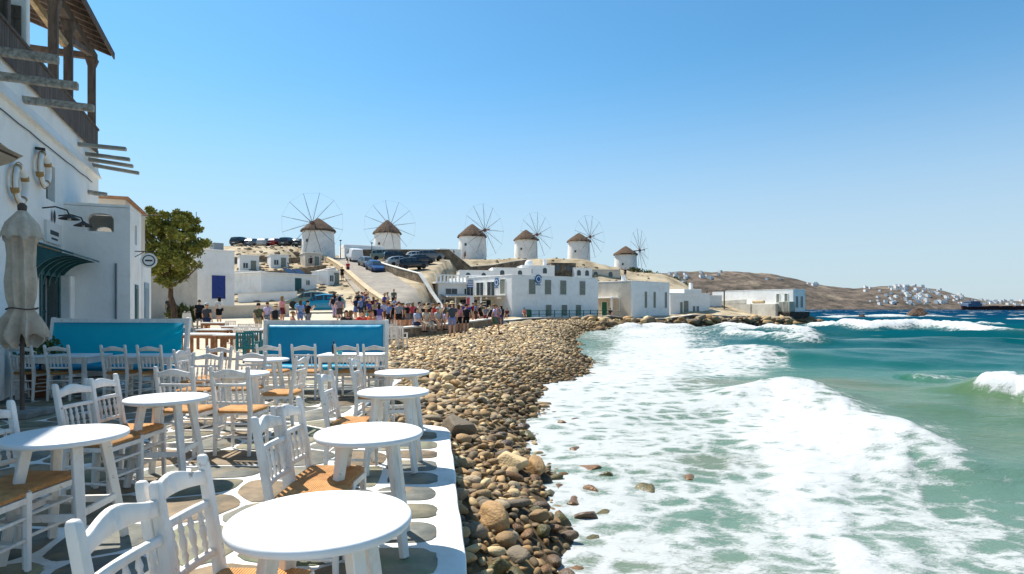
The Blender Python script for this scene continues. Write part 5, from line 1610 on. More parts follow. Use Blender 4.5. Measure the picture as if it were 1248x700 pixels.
# ---- NB: house at the end of the restaurant
NB = House('corner_house', 'white seaside house with sunlight tinted side, porch and green door beyond the restaurant', (16.0, 82.0), (22.6, 88.2), 8.5, .35, 4.85)
NB.roofcap(.08, .04)
mb = MB(); mb.box(-.02, -.012, .2, 8.3, -.5, 4.83); mb.build('sunlit_side_tint', CREAM, NB.t)  # cream sheet paints the warm sunlight of this side into the colour
for a in (3.1, 5.2): NB.win('f', a, 1.3, .6, 2.2, GREYSH, sill=False)
NB.win('f', 8.0, 1.3, .55, 2.2, GLASS, sill=False)
NB.win('l', 4.6, 0.1, .9, 2.0, GREEN, 'door', sill=False); NB.win('l', 2.6, 1.0, 1.0, 1.6, CREAM)
mb = MB(); mb.box(-1.5, -.02, 2.2, 6.2, 2.55, 2.75); mb.box(-1.5, -1.3, 2.2, 2.45, -.5, 2.55); mb.build('porch', WHITE, NB.t, bevel=.05)
mb = MB(); mb.tube([(.8, 2.0, 4.8), (.8, 2.0, 5.7)], .3, 10); mb.build('chimney', WHITE, NB.t)
# ---- small cream houses at the waterfront
C1 = House('waterfront_cottage', 'small pale cottage with three narrow doors on the waterfront', (ux(817, 92), 92), (ux(865, 95), 95), 6, .3, 3.5)
C1.roofcap(.1, .05)
for a, w_, hh_, m_ in ((2.0, .5, 2.0, GREYSH), (2.9, .9, 2.2, GREYSH), (4.4, .45, 1.4, GLASS), (5.1, .45, 1.4, GLASS)): C1.win('f', a, .2, w_, hh_, m_, sill=False)
mb = MB(); mb.box(2.6, 5.9, -.0, 4, 3.5, 4.2); mb.build('upper_room', WHITE, C1.t, bevel=.04)
MB().box(4.6, 5.0, 1, 1.4, 4.2, 5.2).build('chimney', WHITE, C1.t)
C2 = House('beach_bar', 'white walled bar with open pergola beside the pale cottage', (ux(852, 99), 99), (ux(880, 100), 100), 5, .4, 3.3)
for k in range(5): MB().box(.2 + k * .8, .3 + k * .8, -2, 3, 3.9, 4.0).build('pergola_beam', DWOOD, C2.t)
for k in (0, 1): MB().box(.2 + k * 3.1, .35 + k * 3.1, -1.9, -1.75, -.4, 3.9).build('pergola_post', DWOOD, C2.t)
# ---- big white house on the point
BG = House('point_house', 'large weathered white house on the rocky point with black stained base', (ux(868, 106), 106), (ux(967, 93), 93), 3.0, .3, 4.15); BW = BG.w
for a in (BW - 2.6, BW - 1.2): BG.win('f', a, 2.2, .5, 1.3, GREYSH, sill=False)
BG.roofcap(.06, .03)
for a in (.8, 2.0): BG.win('r', a, 1.4, .6, 1.7, GLASS, sill=False)
STAIN = pm('weathered_white', srgb(226, 220, 206), srgb(196, 188, 172), .7, .9, .4, 4, c3=srgb(166, 156, 138), s3=.5)
mb = MB(); mb.box(-1.6, BW - 1.6, -2.0, -.01, -1.6, 2.0); mb.build('sea_terrace', STAIN, BG.t, bevel=.08, seg=2)
mb = MB(); mb.hexa([(-1.6, -2.01, 2.0), (BW - 7, -2.01, 2.0), (BW - 7, -1.75, 2.0), (-1.6, -1.75, 2.0), (-1.6, -2.01, 2.25), (BW - 7, -2.01, 2.7), (BW - 7, -1.75, 2.7), (-1.6, -1.75, 2.25)]); mb.build('parapet', STAIN, BG.t)
mb = MB(); mb.box(BW - 1.59, BW + .5, -1.5, 3.4, -1.8, .75); mb.build('plinth', pm('black_algae_stone', srgb(58, 52, 44), srgb(34, 30, 26), 1.5, .7, .8, 4, bdist=.06), BG.t, bevel=.08)
mb = MB(); mb.box(BW - 1.58, BW + .3, -1.4, -.01, .75, 2.3); mb.build('stained_wall', pm('stained_wall', srgb(186, 186, 174), srgb(114, 114, 102), 1.2, .9, .5, 5, stretch=(2, 2, .3)), BG.t, bevel=.05)
MB().tube([(BW - 6, -2.03, -.8), (BW - 6, -2.03, 2.1)], .03, 6).build('downpipe', IRON, BG.t)
mb = MB(); mb.tube([(BW - 6.4, -.9, 2.28), (BW - 4.4, -.9, 2.28)], .26, 12); mb.build('rolled_awning', pm('tan_canvas', srgb(196, 176, 142), srgb(160, 140, 110), 3, .9), BG.t, smooth=60)
# clutter of white walls, arches and a little dome between the restaurant and the mills
for i, (u0, u1, d0, v0, v1, nm, lab, mt) in enumerate(((600, 648, 98, 324, 336, 'white_house', 'little white house with arched openings behind the restaurant roof', WHITE), (636, 676, 102, 321, 334, 'white_house', 'white terrace house with a tiny dome behind the restaurant roof', WHITE),
        (672, 702, 104, 318, 336, 'stone_house', 'bare brown stone house between the white roofs', STD), (700, 722, 104, 324, 336, 'white_house', 'narrow white house beside the bare stone house', WHITE),
        (716, 756, 106, 326, 342, 'white_house', 'low cream house with an arched window below the fifth windmill', CREAM), (560, 602, 96, 327, 338, 'white_house', 'white terrace house with low parapet above the annex', WHITE))):
    z1 = vz(v0 + 3, d0); z0 = vz(v1 + 10, d0)
    h = House(nm, lab, (ux(u0, d0), d0), (ux(u1, d0 + 1), d0 + 1), 5, z0, z1 - z0, mt, base=4); h.roofcap(.1, .04, mt)
    for k in range(2): h.arch('f', h.w * (.25 + .45 * k), (z1 - z0) - 1.25, .7, .95, GLASS)
    if i == 1:
        mb = MB(); mb.lathe([(.7, 0), (.7, .3), (.62, .62), (.42, .9), (.18, 1.03), (0, 1.06)], 18, (1.6, 2, z1 - z0 + .1)); mb.build('dome', WHITE, h.t, smooth=50)
        mb = MB(); mb.box(3.9, 4.5, 1, 1.4, z1 - z0 + .1, z1 - z0 + 1.2); mb.build('chimney', WHITE, h.t)

# hillside clutter left of the road: little houses, white garden walls, stones, dry shrubs
for (u0, u1, d0, z_, hh_, lab) in ((292, 316, 84, None, 2.2, 'little white hut on the slope above the solar house'), (330, 352, 88, None, 1.9, 'low white shed beneath the skyline cars'), (372, 392, 90, None, 2.0, 'small cream hut beside the sandstone road wall'), (400, 414, 72, None, 1.7, 'tiny white kiosk beside the sandstone road wall')):
    zg = gp(ux((u0 + u1) / 2, d0), d0)
    h = House('hillside_hut', lab, (ux(u0, d0), d0), (ux(u1, d0 + 1.2), d0 + 1.2), 3.5, zg, hh_, CREAM if 'cream' in lab else WHITE, base=2); h.roofcap(.1, .08)
    h.win('f', h.w * .3, .5, .6, .7, GLASS, sill=False); h.win('f', h.w * .7, .05, .7, 1.5, GREYSH, 'door', sill=False)
for i, (pts_, lab) in enumerate((([(290, 60), (330, 61), (362, 62)], 'white garden wall in front of the solar house'), ([(300, 68), (318, 66)], 'short white garden wall beside the solar house'), ([(384, 78), (408, 82)], 'white garden wall below the cream hut'), ([(448, 108), (520, 110)], 'pale parapet before the ridge house'), ([(604, 93), (660, 95), (716, 97)], 'white parapet behind the restaurant roof'))):
    wall_run('garden_wall', lab, dense([(ux(u, d_), d_) for u, d_ in pts_], 3), .35, .8, WHITE, CAPW)
rsh = np.random.default_rng(5)
vv = []; ff = []; o_ = 0
for k in range(900):
    d_ = rsh.uniform(60, 112); u = rsh.uniform(285, 430) if k % 3 else rsh.uniform(560, 800); x = ux(u, d_)
    if u > 500: d_ = rsh.uniform(100, 135); x = ux(u, d_)
    v, f = P1[int(rsh.integers(0, 8))]; r_ = rsh.uniform(.12, .5) * (1 + (rsh.random() > .93))
    vv.append(v * r_ * np.array([1, 1, .8]) + np.array([x, d_, gp(x, d_)])); ff.append(f + o_); o_ += len(v)
tag(mobj('hillside_rubble', np_mesh('hillside_rubble', np.concatenate(vv), np.concatenate(ff), pm('hill_rock', srgb(150, 132, 106), srgb(104, 90, 74), 1.2, .95, .5, 5))), 'loose stones and dry tufts scattered over the slope below the windmills', 'stones', kind='stuff')

# flag and pole by the annex: blue and white striped
fl = thing('flag', 'blue and white striped flag hanging by the restaurant porch', 'flag', (ux(577, 70), 70, gp(ux(577, 70), 70)))
MB().tube([(0, 0, 0), (0, 0, 4.6)], .035, 8).build('pole', PAINTW, fl)
FB = pm('flag_blue', srgb(52, 92, 160), None, 4, .8); FW = pm('flag_white', (.74, .74, .74), None, 4, .8)
for k in range(9):
    vs = []; F = []
    for i in range(9):
        x = .04 - .0 + i * .10 * -1 ; y = .05 * math.sin(i * .9) ; vs += [(x * .9, y, 4.5 - k * .1), (x * .9, y, 4.4 - k * .1)]
    for i in range(8): F.append((i * 2, i * 2 + 1, i * 2 + 3, i * 2 + 2))
    MB().add(vs, F).build('stripe', FB if k % 2 == 0 else FW, fl)
sgb = thing('menu_board', 'red and white menu board standing by the restaurant porch', 'sign', (ux(573, 69), 69, gp(ux(573, 69), 69)))
MB().box(-.45, .45, -.03, .03, .9, 2.6).build('board', pm('board_white', (.7, .68, .66), None, 3, .6), sgb); MB().box(-.40, -.05, -.036, -.03, 1.2, 2.4).build('red_panel', pm('board_red', srgb(196, 70, 76), None, 3, .6), sgb)
for s_ in (-1, 1): MB().box(s_ * .4 - .03, s_ * .4 + .03, -.028, .028, 0, .9).build('leg', IRON, sgb)

# ================================================================== WINDMILLS
THATCH = pm('thatch', srgb(116, 92, 70), srgb(74, 58, 46), 5, .95, .9, 14, c3=srgb(134, 110, 86), s3=2.0, stretch=(3, 3, .8), bdist=.15)
SPAR = pm('spar_wood', srgb(126, 120, 118), srgb(96, 90, 88), 6, .8)
MILLW = pm('mill_whitewash', (.86, .83, .78), (.76, .72, .66), .9, .9, .5, 4, c3=(.62, .57, .51), s3=.8, bdist=.05)


def windmill(u, vb, ve, va, wpx, hub_u, hub_v, rx, ry, label, seed, yaw):
    d_ = FPX * 5.3 / wpx
    r = 2.65; zb = vz(vb, d_); ze = vz(ve, d_); za = vz(va, d_)
    X_ = ux(u, d_); g0 = min(gp(X_, d_), zb) - 1.0
    t = thing('windmill', label, 'windmill', (X_, d_, g0), 0, 'windmills along the ridge')
    H_ = ze - g0
    rs_ = random.Random(seed)
    MB().lathe([(r * 1.07, 0), (r * 1.04, H_ * .3), (r, H_ * .7), (r * .965, H_)], 40).build('tower', MILLW, t, smooth=50)
    hc = za - ze
    prof = [(r * 1.03, H_ - .25), (r * 1.10, H_ - .28), (r * 1.06, H_ + .05), (r * .74, H_ + hc * .36), (r * .38, H_ + hc * .70), (r * .10, H_ + hc * .95), (0, H_ + hc)]
    vs = []; F = []; n = 48
    for i, (rr_, z) in enumerate(prof):
        for k in range(n):
            a = 2 * math.pi * k / n; q = rr_ * (1 + rs_.uniform(-.035, .035) * (i < 5)); vs.append((q * math.cos(a), q * math.sin(a), z + rs_.uniform(-.07, .07) * (0 < i < 5)))
    for i in range(len(prof) - 1):
        for k in range(n): F.append((i * n + k, i * n + (k + 1) % n, (i + 1) * n + (k + 1) % n, (i + 1) * n + k))
    MB().add(vs, F).build('thatched_cap', THATCH, t, smooth=35)
    for (a, z) in ((-2.0, .62), (-1.1, .35)):
        q = r * 1.0
        w_ = MB(); w_.box(-.22, .22, -.06, .02, 0, .5); w_.xf(Matrix.Translation((q * math.cos(a), q * math.sin(a), H_ * z)) @ Matrix.Rotation(a + math.pi / 2, 4, 'Z')); w_.build('window', GLASS, t)
    # sail wheel on a horizontal shaft that leaves the cap toward 'yaw'
    ax = Vector((math.sin(yaw), -math.cos(yaw), .05)).normalized()
    hub = Vector((0, 0, H_ + hc * .28)) + ax * (r * 1.02 + .9)
    sh = MB(); sh.tube([Vector((0, 0, H_ + hc * .28)) , hub + ax * 1.3], [.16, .11], 8); shaft = sh.build('shaft', SPAR, t, smooth=50)
    MB().tube([hub - ax * .22, hub + ax * .22], .3, 12).build('hub', pm('hub_red_wood', srgb(120, 70, 56), None, 5, .8), shaft, smooth=40)
    sx = ax.cross(Vector((0, 0, 1))).normalized(); sy = sx.cross(ax).normalized()
    Rw = 38.0 / FPX * 103 * .98
    ends = []
    a0 = .22 + seed * .13
    for k in range(12):
        a = a0 + k * math.pi / 6; e_ = hub + (sx * math.cos(a) + sy * math.sin(a)) * Rw; ends.append(e_)
        MB().tube([hub, e_], [.05, .03], 6).build('spar', SPAR, t)
        MB().tube([hub + ax * 1.25, hub + (e_ - hub) * .8], .012, 4).build('stay_rope', SPAR, t)
    mb = MB()
    for k in range(12): mb.tube([ends[k], ends[(k + 1) % 12]], .009, 4)
    mb.build('rim_rope', SPAR, t)
    return t


ML = [(388, 309, 281, 266, 38, 'windmill facing the quay, nearest the road, with its wheel seen full face', 0, .04),
      (472, 306, 284, 268, 32, 'sandy toned windmill above the long low ridge house', 1, .35),
      (575.5, 312, 288, 273, 33, 'windmill with a dark hatch beside the little white parapet hut', 2, .80),
      (641, 322, 292, 280, 28, 'windmill rising behind the tiny dome', 3, .75),
      (705.5, 324, 294, 284, 27, 'windmill above the low cream house with arched window', 4, .70),
      (762.5, 336, 310, 300, 27, 'lowest windmill, standing last in the row toward the sea', 5, .95)]
for (u, vb, ve, va, w_, lab, sd_, yaw) in ML:
    windmill(u, vb, ve, va, w_, 0, 0, 0, 0, lab, sd_, yaw)

# ================================================================== TREES AND SHRUBS
def leaf_mat(name, c1, c2):
    m = pm(name, c1, c2, 2.6, .65, 0, rnd=.1, lo=.3, hi=.7)
    m.node_tree.nodes['Principled BSDF'].inputs['Subsurface Weight'].default_value = 0.0
    return m


PINE = leaf_mat('pine_green', srgb(148, 144, 62), srgb(98, 104, 44))
BUSH = leaf_mat('scrub_green', srgb(98, 104, 58), srgb(66, 72, 40))
BARK = pm('pine_bark', srgb(112, 88, 66), srgb(70, 54, 42), 8, .95, .9, 14, stretch=(1, 1, .3))


def needles(name, mat, parent, centers, rad, per, ln, seed, flat=.75):
    rs_ = np.random.default_rng(seed); n = len(centers) * per
    c = np.repeat(np.asarray(centers), per, 0); rr_ = np.repeat(np.asarray(rad), per)
    off_ = rs_.normal(size=(n, 3)); off_ /= np.linalg.norm(off_, axis=1)[:, None]; k = rs_.random(n) ** .5
    off_ = off_ * (rr_ * k)[:, None]; off_[:, 2] *= flat
    p = c + off_
    d1 = off_ / (np.linalg.norm(off_, axis=1)[:, None] + 1e-6) + rs_.normal(size=(n, 3)) * .7 + np.array([0, 0, .35]); d1 /= np.linalg.norm(d1, axis=1)[:, None]
    d2 = np.cross(d1, rs_.normal(size=(n, 3))); d2 /= np.linalg.norm(d2, axis=1)[:, None]
    L_ = ln * rs_.uniform(.6, 1.3, n)[:, None]; w_ = L_ * .30
    V_ = np.stack([p, p + d1 * L_ * .5 + d2 * w_, p + d1 * L_, p + d1 * L_ * .5 - d2 * w_], 1).reshape(-1, 3)
    F_ = np.arange(n * 4).reshape(n, 4)
    return mobj(name, np_mesh(name, V_, F_, mat, False), parent)


dT = 37.0; tx = ux(213, dT); tz = gp(tx, dT)
tr = thing('pine_tree', 'leaning pine tree with a dense olive crown in front of the cream house', 'tree', (tx, dT, tz))
k_ = dT / FPX
TP = [((213, 388), .20), ((211, 374), .17), ((207, 362), .15), ((208, 350), .13), ((203, 338), .11), ((200, 326), .09)]
trk = MB(); trk.tube([((u - 213) * k_, .1 * math.sin(i), vz(v, dT) - tz - (.4 if i == 0 else 0)) for i, ((u, v), r) in enumerate(TP)], [r for _, r in TP], 10)
trunk = trk.build('trunk', BARK, tr, smooth=70)
rs = np.random.default_rng(21); cents = []; rads = []
LIMB = [((203, 338), (188, 310)), ((203, 338), (196, 292)), ((200, 330), (212, 280)), ((203, 336), (226, 296)), ((208, 350), (236, 318)), ((201, 328), (180, 286)), ((203, 334), (216, 326)), ((200, 326), (203, 268)), ((208, 352), (224, 342))]
for i, (a, b_) in enumerate(LIMB):
    pa = Vector(((a[0] - 213) * k_, 0, vz(a[1], dT) - tz)); pb = Vector(((b_[0] - 213) * k_, rs.uniform(-1.2, 1.2), vz(b_[1], dT) - tz)); mid = (pa + pb) / 2 + Vector((rs.uniform(-.2, .2), 0, -.12))
    MB().tube([pa, mid, pb], [.07, .05, .02], 6).build('limb', BARK, tr, smooth=70)
def in_crown(u, v):
    if v > 322: return abs(u - 206) < 31 - (v - 322) * 1.1
    if v > 276: return abs(u - 206) < 33
    return abs(u - 205) < math.sqrt(max(0, 1 - ((276 - v) / 19) ** 2)) * 30
while len(cents) < 150:
    u = rs.uniform(170, 248); v = rs.uniform(258, 346)
    if not in_crown(u, v): continue
    cents.append(((u - 213) * k_, rs.uniform(-1, 1) * 1.55, vz(v, dT) - tz)); rads.append(rs.uniform(.18, .40))
needles('crown', PINE, tr, cents, rads, 190, .17, 31)
sh = thing('shrub', 'dark agave like shrub at the foot of the pine tree', 'plant', (ux(224, 38.5), 38.5, gp(ux(224, 38.5), 38.5)))
needles('foliage', BUSH, sh, [(rs.uniform(-.8, .8), rs.uniform(-.3, .3), rs.uniform(.5, .9)) for _ in range(14)], [.35] * 14, 60, .35, 5)
MB().tube([(0, 0, -.1), (0, 0, .8)], [.06, .03], 6).build('stem', BARK, sh)
for i, (u, v, w_, dd, lab) in enumerate(((786, 333, 14, 122, 'green scrub bush right below the last windmill'), (800, 336, 16, 120, 'green scrub bush on the slope above the corner house'), (815, 340, 18, 118, 'green scrub bush at the shoulder of the slope'), (828, 348, 16, 112, 'dark round bush behind the waterfront cottage'), (774, 330, 10, 124, 'small scrub bush at the foot of the last windmill'))):
    x = ux(u, dd); w2 = w_ / FPX * dd; z_ = vz(v, dd)
    b_ = thing('scrub_bush', lab, 'bush', (x, dd, gp(x, dd)), 0, 'scrub bushes on the slope')
    zz = z_ - gp(x, dd)
    needles('foliage', BUSH, b_, [(rs.uniform(-w2 / 2, w2 / 2), rs.uniform(-1, 1), rs.uniform(min(zz - 1.4, 0.2), zz)) for _ in range(26)], [.8] * 26, 50, .4, 50 + i)
    MB().tube([(0, 0, -.2), (.1, 0, max(zz * .6, .3))], [.12, .05], 6).build('stem', BARK, b_)

# ================================================================== CARS
TYRE = pm('tyre_rubber', (.02, .02, .02), (.03, .03, .03), 8, .9); RIM = pm('alloy_rim', (.45, .45, .46), None, 8, .35, metal=.8)
CARP = {}
def paint(n, c):
    if n not in CARP: CARP[n] = pm('car_paint_' + n, c, tuple(x * .93 for x in c), 2, .25, 0, spec=.6)
    return CARP[n]
LAMPW = pm('headlamp', (.75, .76, .78), None, 4, .1, spec=.6); LAMPR = pm('tail_lamp', (.35, .02, .02), None, 4, .2, spec=.6); PLAS = pm('black_plastic', (.03, .03, .032), None, 5, .6)


def make_car(kind):
    t = thing('parked_car', 'x', 'car')
    # x forward; stations: x, z0, belt z, top z, half width belt, half width top
    if kind == 'hatch':
        S_ = [(2.0, .34, .52, .56, .62, .55), (1.92, .24, .62, .68, .74, .66), (1.55, .22, .74, .80, .82, .74), (1.05, .20, .84, .92, .84, .76), (.35, .20, .90, 1.40, .85, .60), (-.3, .20, .91, 1.48, .85, .60), (-1.1, .20, .93, 1.44, .85, .58), (-1.62, .22, .95, 1.28, .84, .56), (-1.90, .26, .92, 1.0, .80, .66), (-2.0, .34, .80, .84, .74, .64)]
        ci = 3; ce = 8; wb = 1.25
    elif kind == 'suv':
        S_ = [(2.15, .40, .66, .70, .66, .60), (2.08, .28, .80, .86, .80, .72), (1.7, .26, .95, 1.0, .88, .80), (1.1, .25, 1.0, 1.08, .90, .80), (.5, .25, 1.05, 1.62, .90, .66), (-.3, .25, 1.06, 1.70, .90, .68), (-1.3, .25, 1.07, 1.68, .90, .66), (-1.85, .28, 1.07, 1.58, .89, .64), (-2.05, .32, 1.0, 1.10, .86, .74), (-2.12, .40, .86, .9, .80, .72)]
        ci = 3; ce = 8; wb = 1.32
    else:
        S_ = [(2.3, .42, .80, .86, .76, .70), (2.25, .30, .95, 1.0, .88, .80), (1.95, .28, 1.08, 1.16, .92, .84), (1.6, .28, 1.12, 1.25, .94, .84), (.95, .28, 1.15, 1.98, .95, .80), (0, .28, 1.16, 2.06, .95, .82), (-1.4, .28, 1.16, 2.06, .95, .82), (-2.2, .30, 1.16, 2.0, .95, .80), (-2.33, .32, 1.14, 1.90, .93, .78), (-2.38, .40, 1.0, 1.1, .90, .80)]
        ci = 3; ce = 8; wb = 1.45
    vs = []; F = []; m_ = 8
    for (x, z0, zb, zt, wb_, wt) in S_:
        half = [(wb_ * .86, z0), (wb_ * .985, z0 + (zb - z0) * .25), (wb_, z0 + (zb - z0) * .6), (wb_ * .975, zb), (wt, zt - .05 * (zt - zb > .3)), (wt * .55, zt)]
        ring = [(-a, z) for a, z in half] + [(a, z) for a, z in reversed(half)]
        vs += [(x, a, z) for a, z in ring]
    m_ = 12
    for i in range(len(S_) - 1):
        for k in range(m_): F.append((i * m_ + k, (i + 1) * m_ + k, (i + 1) * m_ + (k + 1) % m_, i * m_ + (k + 1) % m_))
    F += [tuple(range(m_)), tuple((len(S_) - 1) * m_ + k for k in range(m_ - 1, -1, -1))]
    body = MB().add(vs, F).build('body', None, t, smooth=35, weld=True)
    def sd(i, f, s, o=.012):
        x, z0, zb, zt, wb_, wt = S_[i]; z = zb + (zt - .05 - zb) * f; w_ = wb_ * .975 + (wt - wb_ * .975) * f
        return Vector((x, s * (w_ + o), z + .004))
    def quad(name, P, mat): return MB().add([tuple(p) for p in P], [tuple(range(len(P)))]).build(name, mat, t)
    for s in (-1, 1):
        for (a, b_) in ((ci + 1, ci + 2), (ci + 2, ci + 3), (ci + 3, ci + 4)):
            if kind == 'van' and a > ci + 1: break
            A0, A1, B1, B0 = sd(a, .12, s), sd(a, .9, s), sd(b_, .9, s), sd(b_, .12, s)
            g = .06; A0.x -= g; A1.x -= g; B0.x += g; B1.x += g
            if a == ci + 1:
                C0 = sd(a, .12, s); C0.x += (S_[ci][0] - S_[a][0]) * .72; quad('side_window', [C0, A0 + Vector((g, 0, 0)), A1 + Vector((g, 0, 0))], GLASS)
            quad('side_window', [A0, B0, B1, A1], GLASS)
        MB().box(S_[ci + 1][0] + .1, S_[ci + 1][0] + .25, s * .93 - .09, s * .93 + .09, S_[ci + 1][2] + .02, S_[ci + 1][2] + .15).build('mirror', PLAS, t, bevel=.02)
    # windscreen and rear window lie just outside the body skin
    def cross(i, f, w, o):
        x, z0, zb, zt, wb_, wt = S_[i]; return (x + o, w, zb + (zt - zb) * f)
    a, b_ = S_[ci], S_[ci + 1]
    quad('windscreen', [(a[0] - .06 + .03, -a[5] * .92, a[3] + .05), (a[0] - .06 + .03, a[5] * .92, a[3] + .05), (b_[0] + .05, b_[5] * .86, b_[3] - .02), (b_[0] + .05, -b_[5] * .86, b_[3] - .02)], GLASS)
    a, b_ = S_[ce - 1], S_[ce]
    quad('rear_window', [(a[0] - .045, -a[5] * .88, a[3] - .06), (a[0] - .045, a[5] * .88, a[3] - .06), (b_[0] - .03, b_[5] * .9, b_[3] + .05), (b_[0] - .03, -b_[5] * .9, b_[3] + .05)], GLASS)
    R_ = .31 if kind == 'hatch' else .35
    for sx_ in (wb, -wb):
        for s in (-1, 1):
            wh = MB(); wh.lathe([(R_ * .62, -.1), (R_ * .95, -.1), (R_, -.07), (R_, .07), (R_ * .95, .1), (R_ * .62, .1)], 20); y_ = s * (S_[4][4] - .06)
            wh.xf(Matrix.Translation((sx_, y_, R_)) @ Matrix.Rotation(R(90), 4, 'X')); w_ = wh.build('wheel', TYRE, t, smooth=40)
            rm = MB(); rm.lathe([(0, -.09), (R_ * .2, -.095), (R_ * .62, -.08), (R_ * .62, .08), (R_ * .2, .095), (0, .09)], 16); rm.xf(Matrix.Translation((sx_, y_, R_)) @ Matrix.Rotation(R(90), 4, 'X')); rm.build('rim', RIM, w_, smooth=40)
    for s in (-1, 1):
        x1 = S_[1][0]; MB().box(x1 - .12, x1 + .02, s * S_[1][4] * .80 - .13, s * S_[1][4] * .80 + .13, S_[1][2] - .10, S_[1][2] + .03).build('headlight', LAMPW, t, bevel=.03)
        x2 = S_[-2][0]; MB().box(x2 - .04, x2 + .09, s * S_[-2][4] * .86 - .09, s * S_[-2][4] * .86 + .09, S_[-2][2] - .22, S_[-2][2] - .0).build('tail_light', LAMPR, t, bevel=.02)
    x1 = S_[0][0]; MB().box(x1 - .2, x1 + .015, -.5, .5, .36, .46).build('grille', PLAS, t)
    MB().box(S_[-1][0] - .012, S_[-1][0] + .1, -.26, .26, .58, .68).build('number_plate', LAMPW, t)
    return t


PROTO = {k: make_car(k) for k in ('hatch', 'suv', 'van')}
used = set()
def car(kind, u, d_, head, col, label, name='parked_car', lift=.07):
    x = ux(u, d_); z = gp(x, d_) + lift
    # tilt with the ground along the heading
    hx_, hy_ = math.cos(head), math.sin(head)
    pitch = math.atan2(gp(x + hx_ * 1.5, d_ + hy_ * 1.5) - gp(x - hx_ * 1.5, d_ - hy_ * 1.5), 3.0)
    if kind not in used:
        t = PROTO[kind]; used.add(kind); KIDS[t.name] = [q.name for q in COL.objects if q.parent == t]
        for kn in KIDS[t.name]: KIDS[kn] = [q.name for q in COL.objects if q.parent == bpy.data.objects[kn]]
        kids = KIDS[t.name]
    else:
        t = copy_tree(PROTO[kind]); kids = None
    t.location = (x, d_, z); t.rotation_euler = (0, -pitch, head); t['label'] = label; t['group'] = 'cars parked below the windmills'
    CARS.append((t, col))
    return t


CARS = []
WHT = paint('white', (.74, .74, .73)); SILV = paint('silver', (.36, .38, .39)); DARK = paint('dark', (.025, .028, .032)); BLU = paint('blue', srgb(44, 74, 120)); RED = paint('red', srgb(150, 34, 30)); CYAN = paint('cyan', srgb(14, 138, 176)); GRN = paint('grey_green', srgb(120, 134, 122)); BLK = paint('black', (.012, .012, .014)); GRY = paint('grey', (.14, .15, .16))
car('hatch', 391, 51.5, R(192), CYAN, 'bright turquoise hatchback parked behind the crowd')
car('hatch', 377, 56, R(188), GRN, 'grey green hatchback half hidden behind the turquoise one')
car('van', 432, 97, R(115), WHT, 'white van parked at the top of the road')
car('hatch', 457, 84, R(-60), BLU, 'dark blue car coming down the road')
car('hatch', 447, 89, R(-60), GRY, 'grey car just behind the dark blue one on the road')
car('suv', 468, 100, R(20), GRN, 'grey green car parked first behind the rubble wall')
car('suv', 484, 96, R(24), DARK, 'dark car parked second behind the rubble wall')
car('hatch', 488, 89.5, R(28), SILV, 'silver car parked close to the white coping')
car('suv', 503, 85.5, R(30), BLK, 'black car parked close to the white coping')
car('hatch', 509, 101, R(18), WHT, 'white car parked under the retaining wall')
car('suv', 525, 99.5, R(15), GRY, 'grey off road car parked under the retaining wall')
car('hatch', 514, 92.3, R(22), DARK, 'dark hatchback at the low end of the parked row')
RG = [(294, 109, DARK, 'suv'), (309, 110, GRY, 'hatch'), (323, 109, SILV, 'hatch'), (337, 110, RED, 'hatch'), (351, 110, DARK, 'suv'), (365, 111, BLK, 'hatch')]
for i, (u, d_, c_, k_2) in enumerate(RG):
    car(k_2, u, d_, R(78 + 7 * (i % 3)), c_, ('dark', 'grey', 'silver', 'red', 'tall dark', 'black', 'last grey')[i] + ' car in the row on the skyline left of the first windmill')
# body paint per car
for t, col in CARS:
    for q in KIDS[PROTO['hatch'].name][:0]: pass
_bod = {}
for q in COL.objects:
    if q.parent is not None and q.name.startswith('body'): _bod[q.parent.name] = q
for t, col in CARS:
    b_ = _bod.get(t.name)
    if b_:
        if len(b_.data.materials) == 0: b_.data.materials.append(CARP['silver'])
        b_.material_slots[0].link = 'OBJECT'; b_.material_slots[0].material = col

# ================================================================== POLES, BOARDS
for (u, v0, d_, lab) in ((415, 294, 104, 'dark lamp post beside the ridge house'), (453, 297, 103, 'thin lamp post behind the white van'), (352, 322, 72, 'dark post behind the solar house'), (514, 340, 79, 'pale yellow post at the end of the rubble wall'), (338, 302, 112, 'short dark post on the skyline')):
    x = ux(u, d_); g_ = gp(x, d_); h_ = vz(v0, d_) - g_
    t = thing('lamp_post', lab, 'lamp post', (x, d_, g_))
    MB().tube([(0, 0, -.3), (0, 0, h_)], [.08, .05], 8).build('pole', pm('yellow_post', srgb(196, 186, 140), None, 4, .7) if u == 514 else IRON, t)
    MB().lathe([(.05, 0), (.22, .05), (.2, .16), (.05, .22), (0, .23)], 10, (0, 0, h_)).build('lamp_head', IRON, t, smooth=40)
eb = thing('menu_easel', 'pale wooden menu easel standing near the pine tree', 'easel', (ux(228, 33), 33, gp(ux(228, 33), 33)))
for s_ in (-1, 1):
    MB().bar((s_ * .42, 0, 0), (s_ * .12, 0, 1.25), .07, .07).build('leg', GWOOD, eb)
MB().hexa([(-.30, -.05, .35), (.30, -.05, .35), (.30, -.02, .35), (-.30, -.02, .35), (-.22, -.05, 1.15), (.22, -.05, 1.15), (.22, -.02, 1.15), (-.22, -.02, 1.15)]).build('board', pm('easel_board', (.6, .58, .52), None, 4, .7), eb)
MB().bar((0, .4, 0), (0, .02, 1.2), .06, .06).build('prop', GWOOD, eb)

